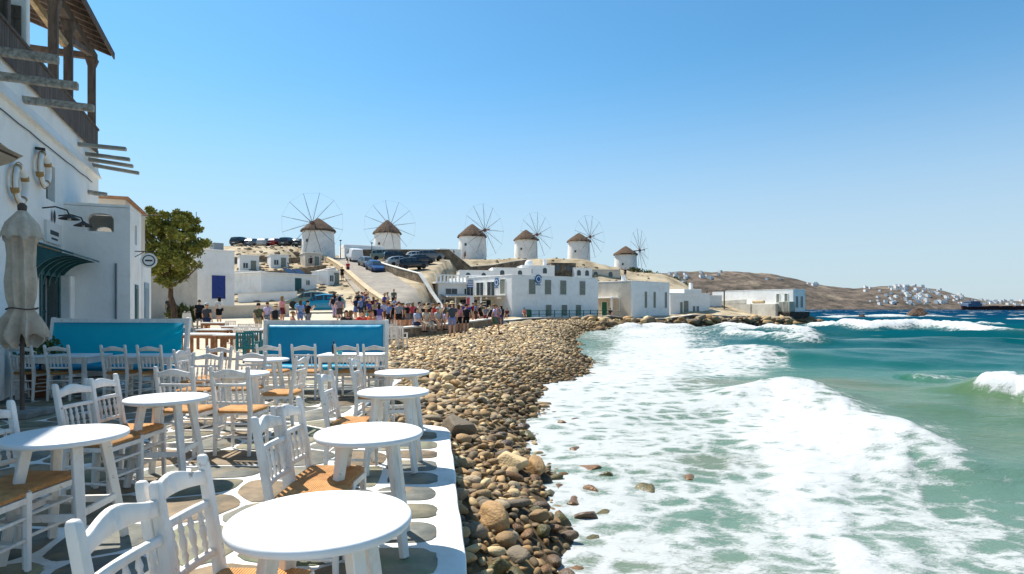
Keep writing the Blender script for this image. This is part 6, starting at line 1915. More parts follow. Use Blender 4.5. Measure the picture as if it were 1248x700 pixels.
# ---- tables with brown legs and slat backed chairs of the next taverna
BRN = pm('brown_wood', srgb(150, 104, 70), srgb(112, 76, 50), 6, .75, .3, 20)
def brown_table(loc, w, dp, rz, lab):
    t = thing('brown_leg_table', lab, 'table', loc, rz, 'white topped tables with brown legs')
    MB().box(-w / 2, w / 2, -dp / 2, dp / 2, .72, .77).build('table_top', TABLEW, t, bevel=.008)
    for a in (-1, 1):
        for c in (-1, 1): MB().bar((a * (w / 2 - .07), c * (dp / 2 - .07), 0), (a * (w / 2 - .07), c * (dp / 2 - .07), .719), .08, .08).build('leg', BRN, t)
        MB().box(-w / 2 + .12, w / 2 - .12, a * (dp / 2 - .06) - .012, a * (dp / 2 - .06) + .012, .62, .719).build('apron', BRN, t)
for (u, d_, lab) in ((288, 19.5, 'white topped brown legged table beside the teal chairs'), (262, 24, 'white topped brown legged table by the path, second row'), (288, 28, 'white topped brown legged table in the third row'), (246, 20, 'white topped brown legged table behind the left blue bench end'), (306, 24, 'white topped brown legged table behind the teal chairs'), (262, 31, 'white topped brown legged table below the seated woman')):
    brown_table((ux(u, d_), d_, gp(ux(u, d_), d_) + .005), 1.15, .75, random.uniform(-.1, .1), lab)
TEALC = pm('teal_chair_paint', srgb(24, 118, 128), srgb(18, 96, 106), 5, .5)
def slat_chair(mat, lab, grp):
    t = thing('slat_chair', lab, 'chair', (0, 0, 0), 0, grp)
    for s in (-1, 1):
        MB().bar((s * .23, -.21, 0), (s * .23, -.25, .88), .045, .045).build('back_post', mat, t); MB().bar((s * .23, .2, 0), (s * .23, .2, .62), .045, .045).build('leg', mat, t)
        MB().bar((s * .23, -.23, .62), (s * .23, .24, .62), .05, .03).build('arm', mat, t)
    for k in range(7): MB().bar((-.20 + k * .0667, -.22, .48), (-.20 + k * .0667, -.245, .86), .035, .016).build('back_slat', mat, t)
    MB().bar((-.24, -.25, .88), (.24, -.25, .88), .04, .05).build('top_rail', mat, t); MB().bar((-.23, -.215, .47), (.23, -.215, .47), .03, .04).build('back_rail', mat, t)
    for k in range(6): MB().box(-.23, .23, -.19 + k * .072, -.135 + k * .072, .43, .45).build('seat_slat', mat, t)
    return t
SCH = [(TEALC, 303, 17.6, 0, 'teal slatted armchair with its back to the benches'), (TEALC, 309, 18.4, .2, 'teal slatted armchair drawn close to the brown legged table')]
WCH = [(297, 22.3, 0, 'white slatted armchair just beyond the teal ones'), (310, 22.6, .1, 'white slatted armchair beyond the teal ones, nearer the sea'), (300, 26.5, 0, 'white slatted armchair in the third row by the path'), (313, 26.8, .1, 'white slatted armchair in the third row nearer the sea'),
       (478, 23, .2, 'white slatted armchair behind the right blue bench end'), (487, 23.6, -.2, 'white slatted armchair beside the quay wall start'), (478, 26.5, 0, 'white slatted armchair by the quay wall, farther one'), (283, 30, .1, 'white slatted armchair below the seated woman')]
pt_ = slat_chair(TEALC, SCH[0][4], 'teal slatted armchairs'); x = ux(303, 17.6); pt_.location = (x, 17.6, gp(x, 17.6) + .004)
x = ux(309, 18.6); tree_copy(pt_, (x, 18.6, gp(x, 18.6) + .004), .3, SCH[1][4])
pw = slat_chair(PAINTW, WCH[0][3], 'white slatted armchairs')
for i, (u, d_, r_, lab) in enumerate(WCH):
    x = ux(u, d_); L3 = (x, d_, gp(x, d_) + .004)
    if i == 0: pw.location = L3; pw.rotation_euler = (0, 0, r_)
    else: tree_copy(pw, L3, r_, lab)

# ================================================================== HOUSES ON THE HEADLAND, SHIP
rs = np.random.default_rng(77)
HW = pm('far_white', (.86, .85, .82), (.80, .78, .74), .2, .9)
HPRO = []
for k in range(3):
    mb = MB(); w_, dp_, h_ = ((11, 8, 5), (8, 8, 6.5), (15, 8, 4.5))[k]
    mb.box(-w_ / 2, w_ / 2, -dp_ / 2, dp_ / 2, -3, h_)
    if k != 1: mb.box(-w_ / 2, 0, -dp_ / 2 + 1, dp_ / 2, h_, h_ + 2.6)
    for j in range(3): pass
    hm = mb.mesh('far_wall', HW)
    mb2 = MB()
    for j in range(3): x0 = -w_ / 2 + w_ * (j + .5) / 3.2; mb2.box(x0, x0 + 1.2, -dp_ / 2 - .06, -dp_ / 2 - .01, 1.2, 3.0)
    HPRO.append((hm, mb2.mesh('far_windows', GLASS)))
cl = [(1052, 1075, 352, 372, 5), (1075, 1110, 348, 360, 12), (1078, 1120, 360, 372, 16), (1110, 1150, 349, 362, 16), (1115, 1180, 360, 371, 26), (1150, 1180, 356, 366, 7), (1182, 1248, 366.5, 373, 20), (816, 842, 332, 346, 9), (842, 880, 331, 342, 5), (985, 1000, 343, 350, 3), (925, 960, 333, 342, 3), (1050, 1070, 344, 352, 4), (1085, 1130, 346.5, 352, 8)]
HLAB = [('white cube house in the village on the far headland', 'white houses of the village on the headland'), ('lone white house on the brown slope of the headland', 'scattered white houses on the headland slope'), ('white house on the low end of the headland behind the ship', 'white houses behind the ship')]
for (u0, u1, v0, v1, n_) in cl:
    for k in range(int(n_ * 1.5)):
        p = head_hit(rs.uniform(u0, u1), rs.uniform(v0, v1))
        if p is None: continue
        q = int(rs.integers(0, 3)); li = 0 if 1040 < u0 < 1180 else (2 if u0 >= 1180 else 1)
        s_ = float(rs.uniform(.42, .95)); t = thing('hillside_house', HLAB[li][0], 'house', p, float(rs.uniform(.2, 1.2)), HLAB[li][1]); t.scale = (s_, s_, s_)
        mobj('wall', HPRO[q][0], t); mobj('window', HPRO[q][1], t)
HULL = pm('ship_hull', srgb(78, 44, 40), srgb(52, 32, 32), .05, .7); SUP = pm('ship_paint', srgb(96, 116, 140), srgb(80, 98, 122), .1, .6)
dS = 900.0; sx0 = ux(1172, dS)
shp = thing('cargo_ship', 'long dark red cargo ship at anchor below the headland', 'ship', (sx0, dS, SEA))
vs = []; F = []; n = 24; LN = 150.0
for i in range(n + 1):
    u = i / n; x = u * LN; wd = 10 * min(1, (u * 8) ** .5 + .15, ((1 - u) * 6) ** .6 + .02); zt = 4.6 + 2.5 * max(0, (u - .85) / .15) ** 2 + 1.8 * max(0, (.06 - u) / .06)
    vs += [(x, -wd * .8, -2.0), (x, wd * .8, -2.0), (x, wd, zt), (x, -wd, zt)]
for i in range(n):
    a = i * 4; c = a + 4
    for k in range(4): F.append((a + k, a + (k + 1) % 4, c + (k + 1) % 4, c + k))
F += [(3, 2, 1, 0), tuple(n * 4 + k for k in range(4))]
MB().add(vs, F).build('hull', HULL, shp, smooth=30)
MB().box(4, 24, -8, 8, 4.4, 9.5).build('superstructure', SUP, shp, bevel=.3); MB().box(8, 22, -7.5, 7.5, 9.5, 13).build('bridge', SUP, shp, bevel=.2)
MB().box(7.9, 8, -7, 7, 10.6, 12).build('bridge_window', GLASS, shp)
for x in (12, 17): MB().tube([(x, 0, 13), (x, 0, 18 if x == 12 else 15.5)], [.9, .5], 8).build('funnel' if x == 17 else 'mast', SUP, shp)
for k in range(5): MB().box(34 + k * 20, 50 + k * 20, -6.5, 6.5, 4.6, 6.2).build('hatch_cover', HULL, shp, bevel=.2)

# ================================================================== PEOPLE
DG = None


def skin(name, joints, edges, root, lvl=1):
    """continuous surface grown over a skeleton: joints {key: (pos, rx, ry)}"""
    keys = list(joints); ix = {k: i for i, k in enumerate(keys)}
    me = bpy.data.meshes.new(name); me.from_pydata([joints[k][0] for k in keys], [(ix[a], ix[b_]) for a, b_ in edges], [])
    o = bpy.data.objects.new(name, me); COL.objects.link(o)
    o.modifiers.new('skin', 'SKIN')
    if not me.skin_vertices: raise RuntimeError('no skin layer')
    sv = me.skin_vertices[0].data
    for k in keys:
        sv[ix[k]].radius = joints[k][1:3]; sv[ix[k]].use_root = (k == root)
    s = o.modifiers.new('sub', 'SUBSURF'); s.levels = lvl; s.render_levels = lvl
    dg = bpy.context.evaluated_depsgraph_get(); ev = o.evaluated_get(dg)
    nm = bpy.data.meshes.new_from_object(ev)
    bpy.data.objects.remove(o); bpy.data.meshes.remove(me)
    for p in nm.polygons: p.use_smooth = True
    return nm


def fingers(me_list, wrist, hand, s):
    """five short unequal bent fingers from the end of the palm"""
    w = Vector(wrist); h = Vector(hand); d_ = (h - w).normalized(); side_ = d_.cross(Vector((1, 0, 0))).normalized()
    mb = MB()
    for k, ln in enumerate((.062, .072, .078, .07, .055)):
        if k == 0:
            a = w + d_ * .035 + side_ * .030; b_ = a + d_ * .03 + side_ * .03; c = b_ + d_ * .025
        else:
            a = h - d_ * .012 + side_ * (.028 - (k - 1) * .019); b_ = a + d_ * ln * .55; c = b_ + d_ * ln * .4 + Vector((-s * .018, 0, 0))
        mb.tube([a, b_, c], [.0095, .009, .007], 6)
    me_list.append(mb)


_f = MB()
for s_ in (-1, 1):
    _f.lathe([(0, -.007), (.009, -.004), (.011, 0), (.009, .004), (0, .007)], 8, (s_ * .03, .098, 1.638))
    _f.box(s_ * .03 - .017, s_ * .03 + .017, .094, .102, 1.655, 1.661)
    _f.lathe([(0, -.03), (.012, -.02), (.016, 0), (.012, .02), (0, .03)], 8, (s_ * .079, .0, 1.625), .6, 1.2)
_f.box(-.022, .022, .092, .101, 1.573, 1.581)
SKIN0 = pm('skin_base', srgb(210, 160, 126), None, 6, .55)
FACEM = pm('face_features', srgb(96, 62, 50), None, 5, .6)
POSES = {}


def pose(kind):
    J = {'pel': ((0, 0, .94), .135, .105), 'sp': ((0, .01, 1.12), .125, .09), 'ch': ((0, 0, 1.32), .155, .105), 'nb': ((0, -.01, 1.455), .062, .06), 'nk': ((0, .005, 1.52), .052, .054),
         'h1': ((0, .02, 1.575), .066, .080), 'h2': ((0, .015, 1.645), .076, .094), 'h3': ((0, .0, 1.70), .062, .078), 'h4': ((0, .0, 1.735), .03, .04), 'nose': ((0, .125, 1.615), .012, .014)}
    E = [('pel', 'sp'), ('sp', 'ch'), ('ch', 'nb'), ('nb', 'nk'), ('nk', 'h1'), ('h1', 'h2'), ('h2', 'h3'), ('h3', 'h4'), ('h2', 'nose')]
    arm = {'stand': [((.19, 0, 1.40), (.235, -.02, 1.12), (.25, .07, .89), (.245, .10, .80))] * 2,
           'photo': [((.19, .01, 1.40), (.235, .12, 1.17), (.12, .33, 1.36), (.07, .38, 1.43))] * 2,
           'hips': [((.19, 0, 1.40), (.33, -.05, 1.16), (.21, .06, .99), (.17, .10, .95)), ((.19, 0, 1.40), (.235, -.02, 1.12), (.25, .06, .89), (.245, .09, .80))],
           'walk': [((.19, 0, 1.40), (.23, .14, 1.14), (.22, .30, .96), (.21, .36, .89)), ((.19, 0, 1.40), (.23, -.14, 1.14), (.24, -.16, .90), (.24, -.16, .81))],
           'sit': [((.19, 0, 1.40), (.25, .08, 1.14), (.16, .28, 1.02), (.11, .34, .99)), ((.19, 0, 1.40), (.24, .06, 1.13), (.2, .28, 1.01), (.17, .36, 1.0))]}[kind]
    leg = {'stand': [((.10, 0, .90), (.105, .02, .50), (.11, -.02, .085), (.13, .15, .035))] * 2, 'photo': [((.10, 0, .90), (.12, .02, .50), (.15, -.02, .085), (.17, .15, .035))] * 2,
           'hips': [((.10, 0, .90), (.12, .04, .50), (.15, .0, .085), (.19, .15, .035)), ((.10, 0, .90), (.10, .01, .50), (.10, -.02, .085), (.11, .15, .035))],
           'walk': [((.10, 0, .90), (.10, -.06, .50), (.10, -.33, .16), (.10, -.20, .05)), ((.10, 0, .90), (.10, .20, .53), (.10, .26, .10), (.10, .42, .06))],
           'sit': [((.10, .04, .88), (.13, .44, .90), (.13, .46, .50), (.14, .62, .46))] * 2}[kind]
    fl_ = []
    for i, s in enumerate((-1, 1)):
        n = 'LR'[i]; a = arm[i]; l = leg[i]
        mir = lambda p: (s * p[0], p[1], p[2])
        J['sh' + n] = (mir(a[0]), .062, .062); J['el' + n] = (mir(a[1]), .044, .044); J['wr' + n] = (mir(a[2]), .030, .027); J['ha' + n] = (mir(a[3]), .040, .019)
        E += [('ch', 'sh' + n), ('sh' + n, 'el' + n), ('el' + n, 'wr' + n), ('wr' + n, 'ha' + n)]
        J['hp' + n] = (mir(l[0]), .098, .105); J['kn' + n] = (mir(l[1]), .062, .066); J['an' + n] = (mir(l[2]), .040, .045); J['to' + n] = (mir(l[3]), .042, .028)
        E += [('pel', 'hp' + n), ('hp' + n, 'kn' + n), ('kn' + n, 'an' + n), ('an' + n, 'to' + n)]
        fingers(fl_, mir(a[2]), mir(a[3]), s)
    body = skin('body', J, E, 'pel')
    bm = bmesh.new(); bm.from_mesh(body)
    for mb in fl_:
        me = mb.mesh('f', None); bm.from_mesh(me)
    n0 = len(bm.faces)
    bm.from_mesh(_f.mesh('f', None)); bm.faces.ensure_lookup_table()
    for q in list(bm.faces)[n0:]: q.material_index = 1
    bm.to_mesh(body); bm.free()
    body.materials.append(SKIN0); body.materials.append(FACEM)
    for p in body.polygons: p.use_smooth = True
    # clothes: same skeleton, a little fuller
    def cl(keys, scale, ed, root, over={}):
        q = {k: (J[k][0], J[k][1] * scale, J[k][2] * scale) for k in keys}; q.update(over); return skin('cloth', q, ed, root)
    up = lambda a, b_, f: tuple(a[i] + (b_[i] - a[i]) * f for i in range(3))
    ks = ['pel', 'sp', 'ch', 'nb', 'shL', 'shR']; ov = {}
    ed = [('pel', 'sp'), ('sp', 'ch'), ('ch', 'uc'), ('uc', 'nb'), ('ch', 'shL'), ('ch', 'shR')]
    for n in 'LR': ov['sl' + n] = (up(J['sh' + n][0], J['el' + n][0], .62), .078, .078); ed.append(('sh' + n, 'sl' + n))
    shirt = cl(ks, 1.22, ed, 'sp', {**ov, 'nb': ((0, -.008, 1.475), .088, .082), 'ch': (J['ch'][0], .19, .138), 'shL': (J['shL'][0], .080, .080), 'shR': (J['shR'][0], .080, .080), 'uc': ((0, -.006, 1.415), .165, .118), 'pel': ((0, 0, .93), .165, .135)})
    ks = ['pel', 'hpL', 'hpR']; ov = {}; ed = [('pel', 'hpL'), ('pel', 'hpR')]
    for n in 'LR': ov['s' + n] = (up(J['hp' + n][0], J['kn' + n][0], .86), .098, .102); ed.append(('hp' + n, 's' + n))
    shorts = cl(ks, 1.14, ed, 'pel', ov)
    ed = [('pel', 'hpL'), ('pel', 'hpR')]; ov = {}
    for n in 'LR': ov['k' + n] = (J['kn' + n][0], .082, .086); ov['a' + n] = (up(J['kn' + n][0], J['an' + n][0], .9), .066, .07); ed += [('hp' + n, 'k' + n), ('k' + n, 'a' + n)]
    trous = cl(ks, 1.12, ed, 'pel', ov)
    ed = []; shoes = []
    for n in 'LR':
        a = Vector(J['an' + n][0]); t_ = Vector(J['to' + n][0]); dr_ = (t_ - a); dr_.z *= .35; dr_.normalize()
        shoes.append(MB().tube([a - dr_ * .05 - Vector((0, 0, .035)), a + Vector((0, 0, -.035)), a.lerp(t_, .6) + Vector((0, 0, -.006)), t_ + dr_ * .045], [.036, .05, .046, .026], 8).mesh('shoe', None, 60))
    POSES[kind] = dict(body=body, shirt=shirt, shorts=shorts, trousers=trous, shoes=shoes)
    return POSES[kind]


for k in ('stand', 'photo', 'hips', 'walk', 'sit'): pose(k)
# hair, hats, bags: shared meshes in body coordinates
def cap_mesh(long=False):
    vs = []; F = []; n = 20; rows = 9
    for i in range(rows):
        th = (i / (rows - 1)) * (1.75 if not long else 1.9)
        for k in range(n):
            a = 2 * math.pi * k / n; back = -math.sin(a)
            r = math.sin(min(th, 1.57 + .2)) ; zz = 1.655 + .106 * math.cos(th)
            if i >= 5 and back < -.25: zz = max(zz, 1.672)
            if long and i >= 6 and back > -.2: zz -= (i - 5) * .055
            vs.append((.092 * r * math.cos(a), -.005 + .112 * r * math.sin(a) - (.012 if back > 0 else 0), zz))
    for i in range(rows - 1):
        for k in range(n): F.append((i * n + k, (i + 1) * n + k, (i + 1) * n + (k + 1) % n, i * n + (k + 1) % n))
    return MB().add(vs, F).mesh('hair', None, 80)
HAIR = cap_mesh(); LHAIR = cap_mesh(True)
SUNH = MB().lathe([(.215, 1.672), (.22, 1.678), (.12, 1.695), (.108, 1.72), (.10, 1.79), (.06, 1.815), (0, 1.82)], 20, sy=1.1).mesh('hat', None, 50)
_c = MB().lathe([(.105, 1.675), (.104, 1.72), (.08, 1.765), (.04, 1.785), (0, 1.79)], 18, sy=1.12); _c.box(-.07, .07, .10, .20, 1.672, 1.684); CAP = _c.mesh('cap', None, 50)
_b = MB(); _b.box(-.14, .14, -.27, -.125, 1.0, 1.42); PACK = _b.mesh('backpack', None, 60, bevel=.05, seg=3)
_b = MB(); _b.box(.17, .25, -.10, .12, .86, 1.04); _b.tube([(.2, 0, 1.04), (.05, .14, 1.30), (-.13, .02, 1.47), (-.05, -.14, 1.30), (.2, -.04, 1.04)], .01, 5); BAG = _b.mesh('shoulder_bag', None, 60)
SKT = MB().lathe([(.145, 1.02), (.17, .93), (.20, .78), (.235, .60), (.225, .60), (.19, .78), (.16, .93), (.135, 1.02)], 22, sy=.82, closed=False).mesh('skirt', None, 60)
CAMR = MB(); CAMR.box(-.06, .06, .39, .44, 1.42, 1.50); CAMR = CAMR.mesh('phone', None)
SKINS = [pm('skin_%s' % n, srgb(*c), srgb(*[x * .92 for x in c]), 6, .55) for n, c in (('fair', (226, 176, 144)), ('tan', (196, 142, 106)), ('brown', (150, 100, 72)))]
CLM = {}
def cloth(c):
    k = tuple(c)
    if k not in CLM: CLM[k] = pm('cloth_%d_%d_%d' % k, srgb(*c), srgb(*[x * .82 for x in c]), 5, .85, .2, 14, spec=.15)
    return CLM[k]
BLKC, WHC, NAV, OLI, GRC, REDC, PIN, ORA, PUR, LBL, TEAC, KHA, DEN, LAV, CRM, MAR = (28, 28, 32), (226, 224, 220), (44, 54, 84), (92, 96, 72), (120, 124, 132), (196, 52, 56), (222, 150, 156), (232, 128, 84), (84, 78, 150), (130, 156, 204), (60, 160, 170), (176, 160, 130), (110, 132, 178), (196, 180, 214), (226, 208, 180), (110, 46, 52)
HC = [(46, 34, 28), (92, 66, 44), (24, 20, 20), (150, 116, 74)]
PN = [0]


def setm(o, m):
    if len(o.data.materials) == 0: o.data.materials.append(m)
    o.material_slots[0].link = 'OBJECT'; o.material_slots[0].material = m


def person(kind, x, y, z, face, top, bot, label, head='hair', low='shorts', extra=(), hs=1.0, group=None, sk=None):
    """face: direction faced, radians from +Y anticlockwise"""
    i = PN[0]; PN[0] += 1
    t = thing('person', label, 'person', (x, y, z), face, group); t.scale = (hs, hs, hs)
    P = POSES[kind]
    setm(mobj('body', P['body'], t), SKINS[sk if sk is not None else i % 2])
    setm(mobj('shirt', P['shirt'], t), cloth(top))
    if low == 'skirt': setm(mobj('skirt', SKT, t), cloth(bot))
    else: setm(mobj(low, P[low], t), cloth(bot))
    for sm_ in P['shoes']: setm(mobj('shoe', sm_, t), cloth(((40, 38, 36), (180, 176, 170), (110, 84, 60))[i % 3]))
    hm = cloth(HC[i % 4])
    if head in ('hair', 'long'): setm(mobj('hair', HAIR if head == 'hair' else LHAIR, t), hm)
    elif head == 'hat': setm(mobj('hair', HAIR, t), hm); setm(mobj('sun_hat', SUNH, t), cloth((216, 190, 148)))
    elif head == 'cap': setm(mobj('hair', HAIR, t), hm); setm(mobj('cap', CAP, t), cloth((214, 212, 206) if i % 2 else (60, 62, 70)))
    for e_ in extra:
        if e_ == 'pack': setm(mobj('backpack', PACK, t), cloth((38, 40, 46)))
        if e_ == 'bag': setm(mobj('shoulder_bag', BAG, t), cloth((70, 54, 44)))
        if e_ == 'phone': setm(mobj('phone', CAMR, t), IRON)
    return t


def st(kind, u, vh, vf, face, top, bot, label, head='hair', low='shorts', extra=(), dz=None, **k):
    """standing person: depth from body height 1.72 m over its pixel height, feet on the ground"""
    hs = random.uniform(.95, 1.03); d_ = FPX * 1.74 * hs / (vf - vh); x = ux(u, d_)
    z = gp(x, d_) if x < float(xb(d_)) - .1 else max(float(bz(x, d_)), SEA) + .07
    return person(kind, x, d_, z, face, top, bot, label, head, low, extra, hs=hs, group='visitors on the quay', **k)


A_, B_, Lf, Rt = 0.0, math.pi, math.pi / 2, -math.pi / 2
st('stand', 243, 367, 402, .4, BLKC, BLKC, 'person in black standing by the path, next to a capped companion', extra=('pack',))
st('stand', 252, 366, 407, -.2, (62, 64, 72), NAV, 'person in dark grey shirt and navy shorts standing on the path, white cap', head='cap', low='shorts')
st('stand', 267, 369, 403, 1.2, WHC, BLKC, 'person in white top with dark shoulder bag near the brown legged tables', head='long', extra=('bag',))
st('stand', 207, 376, 408, .6, (80, 76, 70), BLKC, 'person in brown with pale cap standing by the pine tree', head='cap', low='trousers')
st('stand', 315, 367, 406, .1, OLI, KHA, 'person in olive shirt with white cap behind the teal chairs', head='cap', extra=('bag',))
st('stand', 326, 370, 406, -.3, LAV, GRC, 'person in pale lilac top beside the olive shirt', head='hair')
st('stand', 336, 367, 408, .2, GRC, KHA, 'person in grey shirt with backpack and hat behind the right bench', head='hat', extra=('pack',))
st('stand', 344, 372, 405, -.6, PIN, MAR, 'person in flowered pink top just right of the backpacker', head='long', low='skirt')
st('photo', 375, 366, 404, -.8, BLKC, GRC, 'person in black raising a phone beside the turquoise car', extra=('phone',))
st('stand', 366, 369, 403, .8, LBL, DEN, 'person in pale blue beside the phone taker', head='long')
st('hips', 414, 359, 392, .2, (150, 132, 140), (84, 76, 72), 'person with hands on hips behind the right bench, mauve top', head='long', low='shorts')
st('stand', 437, 358, 384, .5, OLI, BLKC, 'person in green shirt at the foot of the road wall')
st('stand', 441, 358, 384, -.5, DEN, NAV, 'person in denim shirt at the foot of the road wall', extra=('pack',))
st('stand', 446, 354, 384, .1, (70, 66, 74), KHA, 'tall person in dark shirt at the foot of the road wall')
st('walk', 446, 330, 353, math.pi + .3, REDC, (90, 84, 80), 'person in red shirt walking down the road', extra=())
st('stand', 455, 361, 389, .9, MAR, (60, 48, 44), 'person in brown red dress beside the purple dress', head='long', low='skirt')
st('stand', 462, 360, 393, .2, PUR, LAV, 'person in bright purple top with pale skirt in the crowd', head='long', low='skirt')
st('stand', 467, 358, 389, -.2, (200, 208, 226), (120, 84, 66), 'person in white and blue top between purple and blue')
st('walk', 474, 358, 389, -.4, LBL, (52, 50, 56), 'person in light blue shirt striding in the crowd')
st('stand', 480, 359, 382, .3, (110, 116, 104), BLKC, 'person in grey green standing behind the blue shirts')
st('stand', 486, 358, 391, .2, (132, 138, 146), BLKC, 'person in grey shirt and black shorts standing apart', head='hair')
st('stand', 490, 357, 388, -.6, (96, 100, 112), (60, 62, 66), 'person in slate shirt close behind the grey shirt', extra=('pack',))
st('stand', 497, 359, 389, .6, REDC, (80, 70, 66), 'person in red shirt left of the pink top', head='hair')
st('hips', 503, 360, 391, .1, (216, 92, 104), (96, 92, 90), 'person in coral top with hand on hip', head='long')
st('stand', 511, 361, 388, .9, (198, 184, 166), (110, 96, 84), 'person in beige shirt in the middle of the crowd')
st('stand', 517, 360, 391, -.7, BLKC, BLKC, 'person all in black in the middle of the crowd', low='trousers')
st('stand', 522, 358, 389, .2, MAR, NAV, 'person in maroon shirt near the quay wall', head='cap')
st('stand', 529, 366, 397, -.3, REDC, (50, 48, 52), 'person in bright red shirt beside the hatted seated woman', head='hair')
st('photo', 535, 362, 394, -.9, (206, 196, 180), OLI, 'person in cream shirt raising a phone toward the sea', extra=('phone',))
st('stand', 541, 364, 393, .4, WHC, (66, 84, 70), 'person in white shirt and green shorts near the beach walkers')
st('stand', 545, 358, 386, 0, (204, 196, 190), (90, 80, 74), 'person in pale top behind the hatted beach walker', head='hat')
st('stand', 562, 352, 384, .3, (84, 108, 150), WHC, 'person in blue shirt standing near the restaurant porch', head='cap')
st('stand', 551, 372, 414, .15, (84, 92, 100), (150, 160, 206), 'person in grey vest, straw hat and pale blue shorts on the shingle', head='hat')
st('stand', 559, 375, 410, -.25, PIN, BLKC, 'person in pink top and black shorts on the shingle', head='long')
st('stand', 568, 370, 405, .35, (44, 58, 76), (34, 36, 42), 'person in navy with pale cap and dark pack on the shingle', head='cap', extra=('pack',))
st('walk', 603, 368, 405, Rt, LAV, (86, 120, 104), 'person in lilac shirt and green shorts walking on the shingle', extra=('pack',))
st('stand', 764, 377, 391, .5, TEAC, TEAC, 'person in teal standing on the sea wall promenade', low='trousers')
st('stand', 768, 376, 391, -.2, MAR, NAV, 'person in dark red beside the teal one on the promenade')
st('stand', 778, 377, 391, .1, (220, 206, 200), MAR, 'person in white and maroon with pale cap on the promenade', head='cap')
st('stand', 417, 333, 350, .5, (44, 42, 46), BLKC, 'person in black standing at the top of the road wall')
st('stand', 424, 334, 350, .5, REDC, NAV, 'person in red standing at the roadside near the van')
for (u, vh, vf, c_, lab) in ((379, 308, 322, (60, 56, 54), 'dark clad person before the first windmill'), (383, 309, 322, (96, 84, 80), 'brown clad person before the first windmill'), (553, 309, 321, BLKC, 'dark clad person on the skyline wall right of the second windmill'), (472, 309, 320, MAR, 'maroon clad person by the ridge house'), (567, 311, 322, (120, 110, 100), 'grey clad person by the parapet hut'), (762, 329, 341, BLKC, 'dark clad person below the last windmill'), (751, 334, 347, (70, 60, 56), 'brown clad person on the slope below the last windmill')):
    st('stand', u, vh, vf, random.uniform(-1, 1), c_, (60, 58, 60), lab)


def sit(u, d_, zseat, face, top, bot, label, head='hair', low='shorts', extra=(), x=None):
    hs = random.uniform(.95, 1.02)
    return person('sit', ux(u, d_) if x is None else x, d_, zseat - .80 * hs, face, top, bot, label, head, low, extra, hs=hs, group='visitors sitting on the walls')


wz = .62
sit(504, 32.4, wz + .06, -1.90, (196, 206, 228), NAV, 'seated person in white and blue holding a phone on the quay wall', head='long', x=float(np.interp(32.4, [29, 32, 36], [-5.95, -5.2, -4.1])) + .06)
sit(513, 33.6, wz + .08, -2.25, CRM, CRM, 'seated person with pale scarf and hat on the quay wall', head='hat', low='trousers', x=float(np.interp(33.6, [29, 32, 36], [-5.95, -5.2, -4.1])) + .06)
sit(519, 34.3, wz + .08, -1.75, (208, 160, 140), (70, 58, 54), 'seated person in salmon beside the scarfed one', head='long', x=float(np.interp(34.3, [29, 32, 36], [-5.95, -5.2, -4.1])) + .06)
sit(526, 35.2, wz + .08, -2.15, (190, 190, 184), (120, 110, 96), 'seated person in grey white at the bend of the quay wall', head='cap', x=float(np.interp(35.2, [29, 32, 36], [-5.95, -5.2, -4.1])) + .06)
sit(578, 60.5, .62, B_, (70, 62, 60), BLKC, 'seated person in dark brown below the porch')
sit(586, 62, .62, B_ + .1, (232, 84, 50), (60, 56, 56), 'seated person in orange on the sea wall below the porch', head='hair')
sit(612, 68.0, .66, B_, (206, 190, 156), (70, 70, 60), 'seated person in khaki on the sea wall beside the restaurant corner', head='long')
sit(618, 68.6, .66, B_ - .3, MAR, BLKC, 'seated person in maroon on the sea wall beside the restaurant corner')
sit(639, 70.6, .70, B_ + .2, (226, 140, 130), BLKC, 'seated person in coral before the green railing panel', head='long')
sit(744, 78.0, .70, B_, (60, 54, 52), (50, 48, 48), 'seated person in dark clothes on the sea wall below the green door')
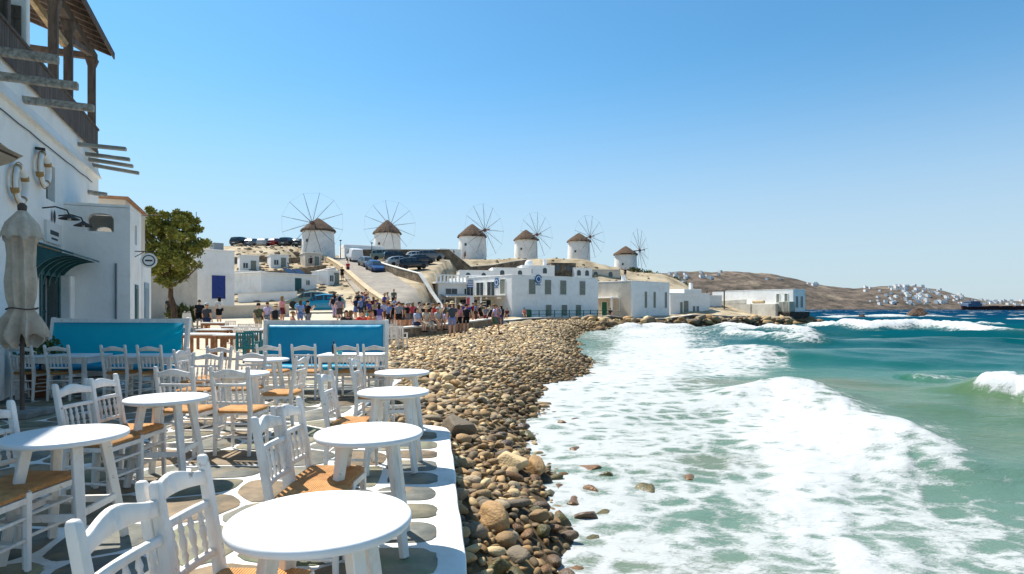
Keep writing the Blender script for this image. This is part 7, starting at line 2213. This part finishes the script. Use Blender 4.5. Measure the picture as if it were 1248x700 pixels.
for (u, d_, c_, c2, hd, lab) in ((422, 28, (64, 58, 56), GRC, 'long', 'seated person in dark top behind the right bench'), (428, 28.5, (206, 172, 150), WHC, 'long', 'seated person in peach top behind the right bench'), (441, 27.5, (220, 60, 54), BLKC, 'hair', 'seated person in vivid red behind the right bench'), (451, 27.5, ORA, KHA, 'hair', 'seated person in orange behind the right bench'), (456, 28.5, (206, 150, 120), BLKC, 'long', 'seated person in tan behind the right bench'), (357, 27, (214, 150, 120), WHC, 'hair', 'seated small person in peach behind the right bench')):
    x = ux(u, d_); zs = .46 + gp(x, d_)
    sit(u, d_, zs + .08, random.choice((Rt, Lf, B_)) + random.uniform(-.3, .3), c_, c2, lab, head=hd)
    stl = thing('stool', 'low brown stool under the ' + lab.replace('seated ', '').replace(' behind the right bench', ''), 'stool', (x, d_, gp(x, d_)), 0, 'stools behind the right bench')
    MB().lathe([(0, .41), (.17, .41), (.18, .43), (.17, .45), (0, .455)], 16).build('stool_top', BRN, stl, smooth=40)
    for a in range(4): MB().bar((.16 * math.cos(a * 1.571 + .78), .16 * math.sin(a * 1.571 + .78), 0), (.12 * math.cos(a * 1.571 + .78), .12 * math.sin(a * 1.571 + .78), .41), .035, .035).build('leg', BRN, stl)

# the rest of the crowd on the quay
CN = [('black', BLKC), ('white', WHC), ('navy', NAV), ('olive', OLI), ('grey', GRC), ('red', REDC), ('pink', PIN), ('orange', ORA), ('purple', PUR), ('pale blue', LBL), ('teal', TEAC), ('khaki', KHA), ('denim blue', DEN), ('lilac', LAV), ('cream', CRM), ('maroon', MAR)]
rp_ = random.Random(12); seen = set()
SPOT = [(430, 545, 352, 360, 26, 31, 30, 'in the quay crowd'), (556, 622, 354, 364, 22, 27, 12, 'by the restaurant porch'), (404, 432, 356, 362, 27, 30, 5, 'near the turquoise car')]
for (u0, u1, va, vb_, ha, hb, n_, where) in SPOT:
    for k in range(n_):
        while True:
            c1, c2 = rp_.choice(CN), rp_.choice(CN)
            if (c1[0], c2[0]) not in seen: break
        seen.add((c1[0], c2[0]))
        low_ = rp_.choice(('shorts', 'shorts', 'trousers', 'skirt')); hd = rp_.choice(('hair', 'long', 'cap', 'hat', 'hair'))
        vh = rp_.uniform(va, vb_); hp_ = rp_.uniform(ha, hb)
        hw_ = {'hair': 'bare headed', 'long': 'long haired', 'cap': 'capped', 'hat': 'straw hatted'}[hd]
        st(rp_.choice(('stand', 'stand', 'hips', 'walk', 'photo')), rp_.uniform(u0, u1), vh, vh + hp_, rp_.uniform(-3.1, 3.1), c1[1], c2[1], '%s person in %s top and %s %s %s' % (hw_, c1[0], c2[0], low_, where), head=hd, low=low_, extra=rp_.choice(((), (), ('pack',), ('bag',))))
